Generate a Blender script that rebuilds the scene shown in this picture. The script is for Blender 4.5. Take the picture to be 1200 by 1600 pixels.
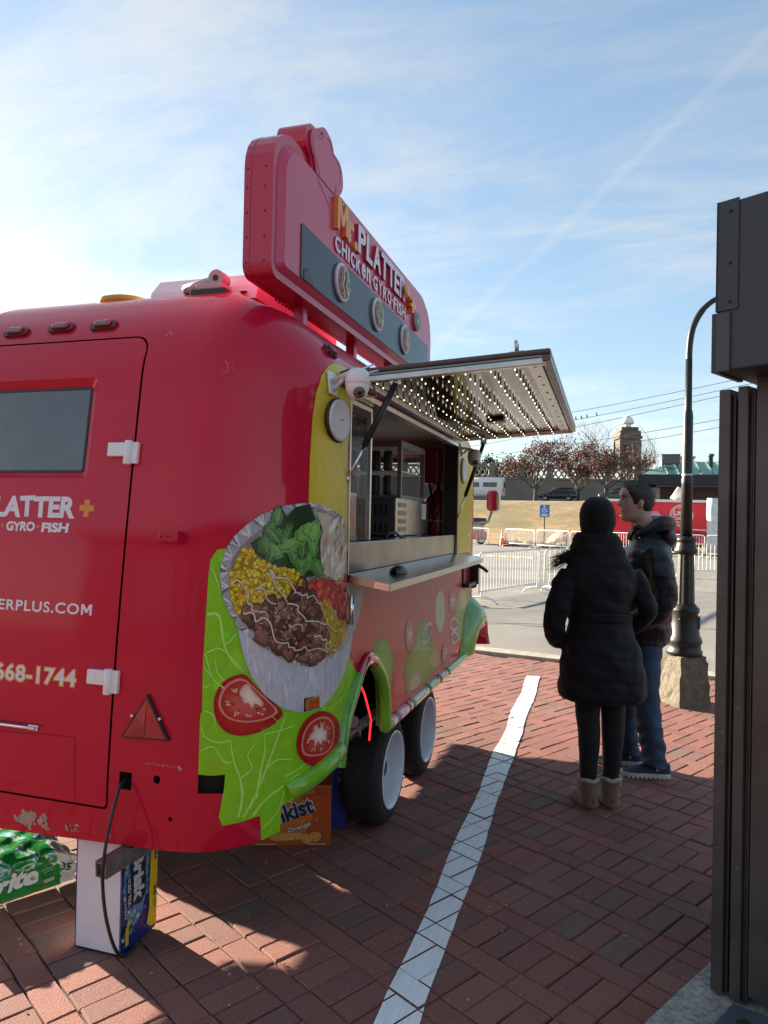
import bpy, bmesh, math, random
from mathutils import Vector, Matrix
from mathutils.geometry import delaunay_2d_cdt, tessellate_polygon
PI = math.pi; RAD = math.radians
S = bpy.context.scene; COL = S.collection
for _o in list(bpy.data.objects): bpy.data.objects.remove(_o)

# ---------------------------------------------------------------- camera
cd = bpy.data.cameras.new('camera'); cam = bpy.data.objects.new('camera', cd); COL.objects.link(cam); S.camera = cam
cd.sensor_fit = 'VERTICAL'; cd.sensor_height = 36; cd.lens = 36*1130/1600; cd.clip_start = .05; cd.clip_end = 3000
_y, _p, _r = RAD(17.2), RAD(.55), RAD(1.15)
_F = Vector((-math.sin(_y)*math.cos(_p), math.cos(_y)*math.cos(_p), math.sin(_p)))
_R0 = Vector((math.cos(_y), math.sin(_y), 0)); _U0 = _R0.cross(_F)
_R = _R0*math.cos(_r) + _U0*math.sin(_r); _U = _U0*math.cos(_r) - _R0*math.sin(_r)
cam.matrix_world = Matrix((( _R.x, _U.x, -_F.x, 0), (_R.y, _U.y, -_F.y, 0), (_R.z, _U.z, -_F.z, 1.55), (0, 0, 0, 1)))

# ---------------------------------------------------------------- light
SUN_EL = RAD(13.9); SHADOW = Vector((.93, -.37, 0)).normalized()          # shadows fall this way over the ground
to_sun = Vector((-SHADOW.x*math.cos(SUN_EL), -SHADOW.y*math.cos(SUN_EL), math.sin(SUN_EL)))
sl = bpy.data.lights.new('sun', 'SUN'); sl.energy = 4.7; sl.angle = RAD(.55); sl.color = (1, .86, .68)
sun = bpy.data.objects.new('sun', sl); COL.objects.link(sun); sun.rotation_euler = to_sun.to_track_quat('Z', 'Y').to_euler()
W = bpy.data.worlds.new('World'); S.world = W; W.use_nodes = True
def build_world():
    n = W.node_tree.nodes; l = W.node_tree.links; n.clear()
    def N(t, **k):
        q = n.new(t)
        for a, v in k.items(): setattr(q, a, v)
        return q
    def math_(op, a, b=None, clamp=False):
        q = N('ShaderNodeMath', operation=op, use_clamp=clamp)
        for i, v in enumerate((a, b)):
            if v is None: continue
            if isinstance(v, (int, float)): q.inputs[i].default_value = v
            else: l.new(v, q.inputs[i])
        return q.outputs[0]
    sky = N('ShaderNodeTexSky', sky_type='NISHITA', sun_disc=False, sun_elevation=SUN_EL, altitude=50, air_density=1.0, dust_density=.4, ozone_density=2.2)
    sky.sun_rotation = math.atan2(to_sun.x, to_sun.y)
    gm = N('ShaderNodeGamma'); gm.inputs[1].default_value = .62; l.new(sky.outputs[0], gm.inputs[0]); hs = N('ShaderNodeHueSaturation'); hs.inputs['Saturation'].default_value = 1.16; l.new(gm.outputs[0], hs.inputs['Color']); sky = hs          # thin high cloud evens the sky out
    tc = N('ShaderNodeTexCoord'); d = tc.outputs['Generated']
    sep = N('ShaderNodeSeparateXYZ'); l.new(d, sep.inputs[0])
    zz = math_('ADD', math_('MAXIMUM', sep.outputs[2], 0.0), .16)
    comb = N('ShaderNodeCombineXYZ'); l.new(math_('DIVIDE', sep.outputs[0], zz), comb.inputs[0]); l.new(math_('DIVIDE', sep.outputs[1], zz), comb.inputs[1])
    mp = N('ShaderNodeMapping'); mp.inputs['Rotation'].default_value = (0, 0, RAD(38)); mp.inputs['Scale'].default_value = (.55, 1.25, 1); l.new(comb.outputs[0], mp.inputs[0])
    n1 = N('ShaderNodeTexNoise'); n1.inputs['Scale'].default_value = 2.3; n1.inputs['Detail'].default_value = 9; n1.inputs['Roughness'].default_value = .68; n1.inputs['Distortion'].default_value = .5; l.new(mp.outputs[0], n1.inputs['Vector'])
    n2 = N('ShaderNodeTexNoise'); n2.inputs['Scale'].default_value = .55; n2.inputs['Detail'].default_value = 4; l.new(mp.outputs[0], n2.inputs['Vector'])
    mr = N('ShaderNodeMapRange'); mr.interpolation_type = 'SMOOTHSTEP'; mr.inputs[1].default_value = .42; mr.inputs[2].default_value = .70
    l.new(math_('ADD', math_('MULTIPLY', n1.outputs[0], .6), math_('MULTIPLY', n2.outputs[0], .42)), mr.inputs[0])
    # a contrail: a thin band round the great circle through two directions
    a = cam.matrix_world.to_3x3() @ Vector(((890-600)/1130, (800-345)/1130, -1)); b = cam.matrix_world.to_3x3() @ Vector(((1200-600)/1130, (800-55)/1130, -1))
    nn = a.cross(b).normalized()
    dt = N('ShaderNodeVectorMath', operation='DOT_PRODUCT'); l.new(d, dt.inputs[0]); dt.inputs[1].default_value = nn
    wob = math_('MULTIPLY', math_('SUBTRACT', n1.outputs[0], .5), .02)
    band = N('ShaderNodeMapRange'); band.interpolation_type = 'SMOOTHSTEP'; band.inputs[1].default_value = .010; band.inputs[2].default_value = .001
    l.new(math_('ABSOLUTE', math_('ADD', dt.outputs['Value'], wob)), band.inputs[0])
    n3 = N('ShaderNodeTexNoise'); n3.inputs['Scale'].default_value = 9; n3.inputs['Detail'].default_value = 5; l.new(d, n3.inputs['Vector'])
    trail = math_('MULTIPLY', band.outputs[0], math_('MULTIPLY', n3.outputs[0], .42))
    fac = math_('ADD', math_('MULTIPLY', mr.outputs[0], CLOUD), trail, True)
    mx = N('ShaderNodeMix', data_type='RGBA'); l.new(fac, mx.inputs[0]); l.new(sky.outputs[0], mx.inputs[6])
    # cloud brightness follows the sky behind it: brighter towards the sun
    cl = N('ShaderNodeMix', data_type='RGBA', blend_type='MULTIPLY'); cl.inputs[0].default_value = 1
    bw = N('ShaderNodeRGBToBW'); l.new(sky.outputs[0], bw.inputs[0])
    val = math_('ADD', math_('MULTIPLY', bw.outputs[0], 1.0), CLOUD_ADD)
    cc = N('ShaderNodeCombineColor'); 
    l.new(math_('MULTIPLY', val, .93), cc.inputs[0]); l.new(math_('MULTIPLY', val, 1.0), cc.inputs[1]); l.new(math_('MULTIPLY', val, 1.06), cc.inputs[2])
    l.new(cc.outputs[0], mx.inputs[7])
    bg = N('ShaderNodeBackground'); bg.inputs[1].default_value = SKY; l.new(mx.outputs[2], bg.inputs[0])
    out = N('ShaderNodeOutputWorld'); l.new(bg.outputs[0], out.inputs[0])
SKY = .080; CLOUD = .95; CLOUD_ADD = .50
build_world()
S.view_settings.view_transform = 'Standard'; S.view_settings.look = 'None'; S.view_settings.gamma = 1; S.view_settings.exposure = 2.40
S.view_settings.use_curve_mapping = False
S.cycles.max_bounces = 8; S.cycles.diffuse_bounces = 4; S.cycles.glossy_bounces = 4; S.cycles.transmission_bounces = 6; S.cycles.transparent_max_bounces = 12
S.cycles.caustics_reflective = False; S.cycles.caustics_refractive = False; S.cycles.sample_clamp_indirect = 6

# ---------------------------------------------------------------- helpers
MATS = {}
def mat(name, col, rough=.6, metal=0., coat=0., noise=None, bump=None, spec=.5, emit=None, alpha=None, attr=False, trans=0., sheen=0., coord='Object'):
    """noise=(scale, amount, detail): lightness mottling; bump=(scale, strength)"""
    if name in MATS: return MATS[name]
    m = bpy.data.materials.new(name); m.use_nodes = True; nt = m.node_tree; n = nt.nodes; l = nt.links; b = n['Principled BSDF']
    b.inputs['Base Color'].default_value = (*col, 1); b.inputs['Roughness'].default_value = rough; b.inputs['Metallic'].default_value = metal
    b.inputs['Coat Weight'].default_value = coat; b.inputs['Coat Roughness'].default_value = .06; b.inputs['Specular IOR Level'].default_value = spec
    b.inputs['Transmission Weight'].default_value = trans; b.inputs['Sheen Weight'].default_value = sheen
    tc = n.new('ShaderNodeTexCoord')
    src = None
    if attr:
        at = n.new('ShaderNodeAttribute'); at.attribute_name = 'Col'; src = at.outputs['Color']; l.new(src, b.inputs['Base Color'])
    if noise:
        t = n.new('ShaderNodeTexNoise'); t.inputs['Scale'].default_value = noise[0]; t.inputs['Detail'].default_value = noise[2] if len(noise) > 2 else 5; t.inputs['Roughness'].default_value = .6
        l.new(tc.outputs[coord], t.inputs['Vector'])
        mr = n.new('ShaderNodeMapRange'); mr.inputs[1].default_value = .3; mr.inputs[2].default_value = .7; mr.inputs[3].default_value = 1-noise[1]; mr.inputs[4].default_value = 1+noise[1]
        l.new(t.outputs[0], mr.inputs[0])
        mx = n.new('ShaderNodeMix'); mx.data_type = 'RGBA'; mx.blend_type = 'MULTIPLY'; mx.inputs[0].default_value = 1
        if src is not None: l.new(src, mx.inputs[6])
        else: mx.inputs[6].default_value = (*col, 1)
        l.new(mr.outputs[0], mx.inputs[7]); l.new(mx.outputs[2], b.inputs['Base Color'])
    if bump:
        t = n.new('ShaderNodeTexNoise'); t.inputs['Scale'].default_value = bump[0]; t.inputs['Detail'].default_value = 6; l.new(tc.outputs[coord], t.inputs['Vector'])
        bp = n.new('ShaderNodeBump'); bp.inputs['Strength'].default_value = bump[1]; bp.inputs['Distance'].default_value = bump[2] if len(bump) > 2 else .01
        l.new(t.outputs[0], bp.inputs['Height']); l.new(bp.outputs[0], b.inputs['Normal'])
    if emit: b.inputs['Emission Color'].default_value = (*emit[0], 1); b.inputs['Emission Strength'].default_value = emit[1]
    if alpha is not None: b.inputs['Alpha'].default_value = alpha
    MATS[name] = m; return m

def tag(o, label=None, cat=None, group=None, kind=None):
    if label: o['label'] = label
    if cat: o['category'] = cat
    if group: o['group'] = group
    if kind: o['kind'] = kind
    return o
def thing(name, label, cat, loc=(0, 0, 0), rz=0, group=None):
    o = bpy.data.objects.new(name, None); COL.objects.link(o); o.location = loc; o.rotation_euler = (0, 0, rz); o.empty_display_size = .1
    return tag(o, label, cat, group)
def link(me, name, parent=None, m=None):
    if m is not None and not me.materials:
        for q in (m if isinstance(m, (list, tuple)) else [m]): me.materials.append(q)
    o = bpy.data.objects.new(name, me); COL.objects.link(o)
    if parent is not None: o.parent = parent
    return o
def copy_tree(o, parent=None):
    c = o.copy(); COL.objects.link(c)
    if parent is not None: c.parent = parent
    for ch in o.children: copy_tree(ch, c)
    return c

def spline(K, n=6):
    K = [Vector(p) for p in K]; o = []
    for i in range(len(K)-1):
        p0, p1, p2, p3 = K[max(0, i-1)], K[i], K[i+1], K[min(len(K)-1, i+2)]
        for j in range(n): t = j/n; o.append(.5*((2*p1)+(p2-p0)*t+(2*p0-5*p1+4*p2-p3)*t*t+(3*p1-p0-3*p2+p3)*t**3))
    return o+[K[-1]]

class MB:
    """collects shapes and builds one mesh"""
    def __init__(s): s.v = []; s.f = []; s.sm = []; s.mi = []; s.cur = 0
    def add(s, vs, fs, smooth=False):
        k = len(s.v); s.v += [tuple(q) for q in vs]; s.f += [tuple(i+k for i in f) for f in fs]; s.sm += [smooth]*len(fs); s.mi += [s.cur]*len(fs); return s
    def box(s, x0, x1, y0, y1, z0, z1, M=None, bev=0):
        if bev: return s.bbox(x0, x1, y0, y1, z0, z1, bev, M)
        vs = [Vector((x, y, z)) for z in (z0, z1) for y in (y0, y1) for x in (x0, x1)]
        if M is not None: vs = [M @ q for q in vs]
        return s.add(vs, [(0, 2, 3, 1), (4, 5, 7, 6), (0, 1, 5, 4), (2, 6, 7, 3), (0, 4, 6, 2), (1, 3, 7, 5)])
    def bbox(s, x0, x1, y0, y1, z0, z1, r, M=None):
        bm = bmesh.new(); bmesh.ops.create_cube(bm, size=1)
        for q in bm.verts: q.co = Vector(((x0+x1)/2+q.co.x*(x1-x0), (y0+y1)/2+q.co.y*(y1-y0), (z0+z1)/2+q.co.z*(z1-z0)))
        bmesh.ops.bevel(bm, geom=bm.edges[:], offset=r, segments=2, affect='EDGES', profile=.5)
        return s.bm(bm, M)
    def bm(s, bm, M=None, smooth=False):
        bm.verts.index_update(); vs = [(M @ q.co) if M is not None else q.co.copy() for q in bm.verts]
        s.add(vs, [[q.index for q in f.verts] for f in bm.faces], smooth); bm.free(); return s
    def tube(s, pts, r, n=8, cap=True, smooth=True):
        pts = [Vector(p) for p in pts]; rs = r if isinstance(r, (list, tuple)) else [r]*len(pts)
        t0 = (pts[1]-pts[0]).normalized(); up = Vector((0, 0, 1)) if abs(t0.z) < .9 else Vector((1, 0, 0)); a = t0.cross(up).normalized(); vs = []
        for i, p in enumerate(pts):
            t = (pts[min(i+1, len(pts)-1)]-pts[max(i-1, 0)]).normalized(); a = (a-t*a.dot(t)).normalized(); b = t.cross(a)
            vs += [p+(a*math.cos(2*PI*j/n)+b*math.sin(2*PI*j/n))*rs[i] for j in range(n)]
        fs = [(i*n+j, i*n+(j+1) % n, (i+1)*n+(j+1) % n, (i+1)*n+j) for i in range(len(pts)-1) for j in range(n)]
        k = len(s.v); s.add(vs, fs, smooth)
        if cap:
            s.f += [tuple(k+j for j in reversed(range(n))), tuple(k+(len(pts)-1)*n+j for j in range(n))]; s.sm += [False]*2; s.mi += [s.cur]*2
        return s
    def lathe(s, prof, n=24, M=None, smooth=True, cap=True):
        """prof: (r, z) pairs about the z axis"""
        vs = [Vector((r*math.cos(2*PI*j/n), r*math.sin(2*PI*j/n), z)) for r, z in prof for j in range(n)]
        if M is not None: vs = [M @ q for q in vs]
        k = len(s.v); s.add(vs, [(i*n+j, i*n+(j+1) % n, (i+1)*n+(j+1) % n, (i+1)*n+j) for i in range(len(prof)-1) for j in range(n)], smooth)
        if cap:
            s.f += [tuple(k+j for j in reversed(range(n))), tuple(k+(len(prof)-1)*n+j for j in range(n))]; s.sm += [False]*2; s.mi += [s.cur]*2
        return s
    def prism(s, poly, h0, h1, M=None, smooth=False):
        """poly: 2-d outline in xy extruded from z=h0 to h1"""
        n = len(poly); vs = [Vector((x, y, h)) for h in (h0, h1) for x, y in poly]
        if M is not None: vs = [M @ q for q in vs]
        k = len(s.v); s.add(vs, [(i, (i+1) % n, n+(i+1) % n, n+i) for i in range(n)], smooth)
        s.f += [tuple(k+j for j in reversed(range(n))), tuple(k+n+j for j in range(n))]; s.sm += [False]*2; s.mi += [s.cur]*2
        return s
    def ball(s, c, r, seg=12, M=None):
        bm = bmesh.new(); bmesh.ops.create_uvsphere(bm, u_segments=seg, v_segments=max(6, seg*2//3), radius=1)
        r = r if isinstance(r, (list, tuple)) else (r, r, r)
        for q in bm.verts: q.co = Vector((c[0]+q.co.x*r[0], c[1]+q.co.y*r[1], c[2]+q.co.z*r[2]))
        return s.bm(bm, M, True)
    def mesh(s, name):
        me = bpy.data.meshes.new(name); me.from_pydata(s.v, [], s.f); me.polygons.foreach_set('use_smooth', s.sm)
        if any(s.mi): me.polygons.foreach_set('material_index', s.mi)
        me.update(); return me
    def build(s, name, m, parent=None, kind=None):
        me = s.mesh(name)
        bm = bmesh.new(); bm.from_mesh(me); bmesh.ops.recalc_face_normals(bm, faces=bm.faces); bm.to_mesh(me); bm.free()
        o = link(me, name, parent, m)
        if kind: o['kind'] = kind
        return o

def inpoly(x, y, P):
    c = False; j = len(P)-1
    for i in range(len(P)):
        if (P[i][1] > y) != (P[j][1] > y) and x < (P[j][0]-P[i][0])*(y-P[i][1])/(P[j][1]-P[i][1])+P[i][0]: c = not c
        j = i
    return c
def dens(P, st):
    o = []
    for i in range(len(P)):
        a, b = P[i], P[(i+1) % len(P)]; k = max(1, int(math.hypot(b[0]-a[0], b[1]-a[1])/st+.999))
        o += [(a[0]+(b[0]-a[0])*j/k, a[1]+(b[1]-a[1])*j/k) for j in range(k)]
    return o
def smooth_poly(P, it=2):
    for _ in range(it):
        P = [q for i in range(len(P)) for q in (((P[i][0]*.75+P[(i+1) % len(P)][0]*.25), (P[i][1]*.75+P[(i+1) % len(P)][1]*.25)), ((P[i][0]*.25+P[(i+1) % len(P)][0]*.75), (P[i][1]*.25+P[(i+1) % len(P)][1]*.75)))]
    return P
def cdt(loops, su, sv, st=.05):
    """triangulate an even-odd region bounded by loops, with an interior grid of su x sv"""
    vs = []; es = []
    for L in loops:
        L = dens(L, st); k = len(vs); vs += L; es += [(k+i, k+(i+1) % len(L)) for i in range(len(L))]
    u0, u1 = min(p[0] for p in vs), max(p[0] for p in vs); v0, v1 = min(p[1] for p in vs), max(p[1] for p in vs)
    def inside(x, y):
        c = False
        for L in loops:
            if inpoly(x, y, L): c = not c
        return c
    i = 1
    while u0+i*su < u1:
        j = 1
        while v0+j*sv < v1:
            p = (u0+i*su, v0+j*sv)
            if inside(*p): vs.append(p)
            j += 1
        i += 1
    V, E_, F_, *_ = delaunay_2d_cdt([Vector(p) for p in vs], es, [], 1, 1e-5)
    F_ = [f for f in F_ if inside(sum(V[q].x for q in f)/len(f), sum(V[q].y for q in f)/len(f))]
    return V, F_

class Print:
    """flat print laid on a surface given by fn(u, v, offset) -> (point, normal)"""
    def __init__(s, fn, off=.0015, step=.00004, grid=None): s.fn = fn; s.off = off; s.st = step; s.g = grid; s.v = []; s.n = []; s.f = []; s.c = []
    def level(s, k): s.off = .0015+.0007*k
    def emit(s, V, F_, col):
        k = len(s.v)
        for p in V:
            q, nn = s.fn(p[0], p[1], s.off); s.v.append(tuple(q)); s.n.append(tuple(nn))
        for f in F_:
            nw = Vector(); L = [Vector(s.v[k+i]) for i in f]
            for i in range(len(L)): nw += (L[i]-L[0]).cross(L[(i+1) % len(L)]-L[0])
            if nw.dot(Vector(s.n[k+f[0]])) < 0: f = tuple(reversed(f))
            s.f.append(tuple(i+k for i in f)); s.c.append(col if not isinstance(col, list) else [col[i] for i in f])
    def poly(s, P, col, lift=True, holes=()):
        if lift: s.off += s.st
        if s.g: V, F_ = cdt([P, *holes], s.g, s.g, s.g)
        elif holes: V, F_ = cdt([P, *holes], 9, 9, 9)
        else: V, F_ = [Vector(p) for p in P], [tuple(range(len(P)))]
        s.emit(V, F_, col); return s
    def blob(s, P, col, lift=False):
        """a small convex patch as one fan"""
        if lift: s.off += s.st
        s.emit([Vector(p) for p in P], [tuple(range(len(P)))], col); return s
    def fan(s, P, c_in, c_out, d=(0, 0), lift=False):
        """a patch whose print runs from c_in at its (shifted) middle to c_out at its rim"""
        if lift: s.off += s.st
        n = len(P); c = (sum(p[0] for p in P)/n+d[0], sum(p[1] for p in P)/n+d[1]); M = [(c[0]+(p[0]-c[0])*.6, c[1]+(p[1]-c[1])*.6) for p in P]; cm = tuple(a*.62+b*.38 for a, b in zip(c_in, c_out))
        s.emit([Vector(c)]+[Vector(p) for p in M]+[Vector(p) for p in P], [(0, 1+i, 1+(i+1) % n) for i in range(n)]+[(1+i, 1+n+i, 1+n+(i+1) % n, 1+(i+1) % n) for i in range(n)], [c_in]+[cm]*n+[c_out]*n); return s
    def line(s, L, w, col, lift=True, taper=0, curve=0):
        if lift: s.off += s.st
        if curve: L = [(p.x, p.y) for p in spline([(a, b, 0) for a, b in L], curve)]
        L = [Vector(p) for p in L]
        if s.g:
            M = [L[0]]
            for a, b in zip(L, L[1:]):
                k = max(1, int((b-a).length/s.g+.99)); M += [a+(b-a)*j/k for j in range(1, k+1)]
            L = M
        V = []; n = len(L)
        for i, p in enumerate(L):
            t = (L[min(i+1, n-1)]-L[max(i-1, 0)]); t = t.normalized() if t.length else Vector((1, 0)); q = Vector((-t.y, t.x))*w/2*(1-taper*i/(n-1)); V += [p+q, p-q]
        s.emit(V, [(2*i, 2*i+1, 2*i+3, 2*i+2) for i in range(n-1)], col); return s
    def text(s, txt, box, col, bold=.02, fit='both', shear=0, rot=0, jit=0, seed=1, lift=True, space=1., flip=False):
        """box=(u0,u1,v0,v1): the text is fitted into it; u may run either way"""
        if lift: s.off += s.st
        V, F_ = text_mesh(txt, bold, shear, jit, seed, space)
        x0, x1 = min(p.x for p in V), max(p.x for p in V); y0, y1 = min(p.y for p in V), max(p.y for p in V)
        u0, u1, v0, v1 = box; cu, cv = (u0+u1)/2, (v0+v1)/2; O = []
        for p in V:
            q = Vector((u0+(p.x-x0)/(x1-x0)*(u1-u0)-cu, v0+(p.y-y0)/(y1-y0)*(v1-v0)-cv))
            if rot: q = Vector((q.x*math.cos(rot)-q.y*math.sin(rot), q.x*math.sin(rot)+q.y*math.cos(rot)))
            O.append((q.x+cu, q.y+cv))
        s.emit(O, F_, col); return s
    def build(s, name, m, parent=None, normals=True):
        me = bpy.data.meshes.new(name); me.from_pydata(s.v, [], s.f)
        a = me.attributes.new('Col', 'FLOAT_COLOR', 'CORNER'); data = []
        for f, c in zip(s.f, s.c):
            if isinstance(c, list):
                for q in c: data += [q[0], q[1], q[2], 1.]
            else: data += [c[0], c[1], c[2], 1.]*len(f)
        a.data.foreach_set('color', data); me.update()
        if normals: me.polygons.foreach_set('use_smooth', [True]*len(s.f)); me.normals_split_custom_set_from_vertices(s.n)
        return link(me, name, parent, m)
def islands(V, F_):
    par = list(range(len(V)))
    def fd(i):
        while par[i] != i: par[i] = par[par[i]]; i = par[i]
        return i
    for f in F_:
        for q in f[1:]: par[fd(q)] = fd(f[0])
    d = {}
    for i in range(len(V)): d.setdefault(fd(i), []).append(i)
    return list(d.values())
def text_mesh(txt, bold=.02, shear=0, jit=0, seed=1, space=1.):
    cu = bpy.data.curves.new('t', 'FONT'); cu.body = txt; cu.size = 1; cu.offset = bold; cu.shear = shear; cu.space_character = space; cu.fill_mode = 'FRONT'; cu.resolution_u = 4
    ob = bpy.data.objects.new('t', cu); me = bpy.data.meshes.new_from_object(ob)
    V = [Vector((q.co.x, q.co.y)) for q in me.vertices]; F_ = [tuple(p.vertices) for p in me.polygons]
    bpy.data.objects.remove(ob); bpy.data.meshes.remove(me); bpy.data.curves.remove(cu)
    if 'M' in txt:                             # the font's M folds over itself when bold: put a clean one in its place
        isl = islands(V, F_); order = sorted(isl, key=lambda q: min(V[i].x for i in q)); ch = [c for c in txt if c not in ' .'] if len(order) == len(txt.replace(' ', '').replace('.', '')) else [c for c in txt if c != ' ']
        for c, ids in zip(ch, order):
            if c != 'M': continue
            x0, x1 = min(V[i].x for i in ids), max(V[i].x for i in ids); y0, y1 = min(V[i].y for i in ids), max(V[i].y for i in ids); sd = set(ids)
            F_ = [f for f in F_ if f[0] not in sd]; G = [(0, 0), (0, 1), (.24, 1), (.5, .50), (.76, 1), (1, 1), (1, 0), (.79, 0), (.79, .60), (.57, .20), (.43, .20), (.21, .60), (.21, 0)]
            k = len(V); V += [Vector((x0+(x1-x0)*p[0], y0+(y1-y0)*p[1])) for p in G]; F_ += [tuple(k+i for i in f) for f in tessellate_polygon([[Vector((*p, 0)) for p in G]])]
        used = sorted({i for f in F_ for i in f}); mp = {q: i for i, q in enumerate(used)}; V = [V[i] for i in used]; F_ = [tuple(mp[i] for i in f) for f in F_]
    if jit:                                    # letters dance a little: shift each connected island
        par = list(range(len(V)))
        def fd(i):
            while par[i] != i: par[i] = par[par[i]]; i = par[i]
            return i
        for f in F_:
            for q in f[1:]: par[fd(q)] = fd(f[0])
        rnd = random.Random(seed); isl = {}
        for i in range(len(V)): isl.setdefault(fd(i), []).append(i)
        for k in sorted(isl, key=lambda k: min(V[i].x for i in isl[k])):
            ids = isl[k]; cx = sum(V[i].x for i in ids)/len(ids); cy = .35; a = rnd.uniform(-jit, jit); dy = rnd.uniform(-jit, jit)*.35
            for i in ids: p = V[i]-Vector((cx, cy)); V[i] = Vector((cx+p.x*math.cos(a)-p.y*math.sin(a), cy+dy+p.x*math.sin(a)+p.y*math.cos(a)))
    return V, F_
def lin(r, g, b):
    f = lambda c: (c/255/12.92) if c/255 <= .04045 else ((c/255+.055)/1.055)**2.4
    return (f(r), f(g), f(b))
def plane_fn(o, ux, uy):
    o, ux, uy = Vector(o), Vector(ux), Vector(uy); nn = ux.cross(uy).normalized()
    return lambda u, v, off: (o+ux*u+uy*v+nn*off, nn)

# ---------------------------------------------------------------- ground, pavement, bank
rnd = random.Random(7)
BA = Vector((.864, -.503)); BB = Vector((.503, .864))             # brick courses run along BA
def ab(a, b, z=0): return Vector((BA.x*a+BB.x*b, BA.y*a+BB.y*b, z))
KERB0 = Vector((-1.516, 8.60)); KD = Vector((1.0, -.20)).normalized(); KN = Vector((-KD.y, KD.x))   # kerb line, and the normal towards the lot
def kside(p): return (Vector((p[0], p[1]))-KERB0).dot(KN)
asph = mat('asphalt', (.215, .205, .182), .9, noise=(.6, .22, 8), bump=(60, .5, .02))
def ground_sheet():
    m = MB(); m.box(-700, 700, -60, 900, -1.0, -.02)
    o = m.build('ground', mat('far_ground', (.16, .15, .12), .95)); tag(o, kind='structure')
    m = MB(); a = KERB0+KN*.0; L = 90
    p = [a-KD*L, a+KD*L, a+KD*L+KN*60, a-KD*L+KN*60]
    m.add([(q.x, q.y, 0.0) for q in p], [(0, 1, 2, 3)])
    tag(m.build('parking_lot', asph), kind='structure')
ground_sheet()
# painted bay lines and drain cover on the lot
m = MB()
for (x0, y0, x1, y1, w) in ((-1.0, 12.5, .2, 12.2, .1), (3.0, 9.6, 6.5, 8.9, .1), (2.6, 12.4, 8.2, 11.2, .1), (2.2, 16.4, 9.4, 14.9, .1), (-8, 27, 6, 24, .1), (-9, 34, 7, 30.5, .1)):
    d = Vector((x1-x0, y1-y0)).normalized(); q = Vector((-d.y, d.x))*w/2
    if w: m.add([(x0-q.x, y0-q.y, .005), (x1-q.x, y1-q.y, .005), (x1+q.x, y1+q.y, .005), (x0+q.x, y0+q.y, .005)], [(0, 1, 2, 3)])
tag(m.build('bay_markings', mat('worn_paint', (.42, .42, .40), .8, noise=(14, .3))), kind='structure')
# dark tar seams and patches in the lot
m = MB()
for (x0, y0, x1, y1, w) in ((-4, 10.3, 2.6, 12.2, .05), (-6, 14.6, 6, 12.5, .06), (1.6, 9.2, 7, 16, .05), (-9, 20, 9, 17.2, .08), (-12, 31, 10, 26, .12)):
    k = 14; L = []
    for i in range(k+1):
        t = i/k; L.append(Vector((x0+(x1-x0)*t+rnd.uniform(-.08, .08), y0+(y1-y0)*t+rnd.uniform(-.12, .12))))
    vs = []
    for i, p in enumerate(L):
        d = (L[min(i+1, k)]-L[max(i-1, 0)]).normalized(); q = Vector((-d.y, d.x))*w*rnd.uniform(.3, .7); vs += [(p.x-q.x, p.y-q.y, .003), (p.x+q.x, p.y+q.y, .003)]
    m.add(vs, [(2*i, 2*i+2, 2*i+3, 2*i+1) for i in range(k)])
tag(m.build('tar_seams', mat('tar', (.13, .125, .12), .8)), kind='structure')
# pale concrete kerb strip between bricks and lot
m = MB(); a = KERB0
M_ = Matrix(((KD.x, KN.x, 0, a.x), (KD.y, KN.y, 0, a.y), (0, 0, 1, 0), (0, 0, 0, 1)))
for i in range(-12, 10): m.box(i*1.5+.006, i*1.5+1.494, -.13, .13, -.06, .035, M_, bev=.008)
tag(m.build('kerb_strip', mat('kerb_concrete', (.36, .335, .28), .9, noise=(9, .22), bump=(70, .35))), kind='structure')

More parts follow.
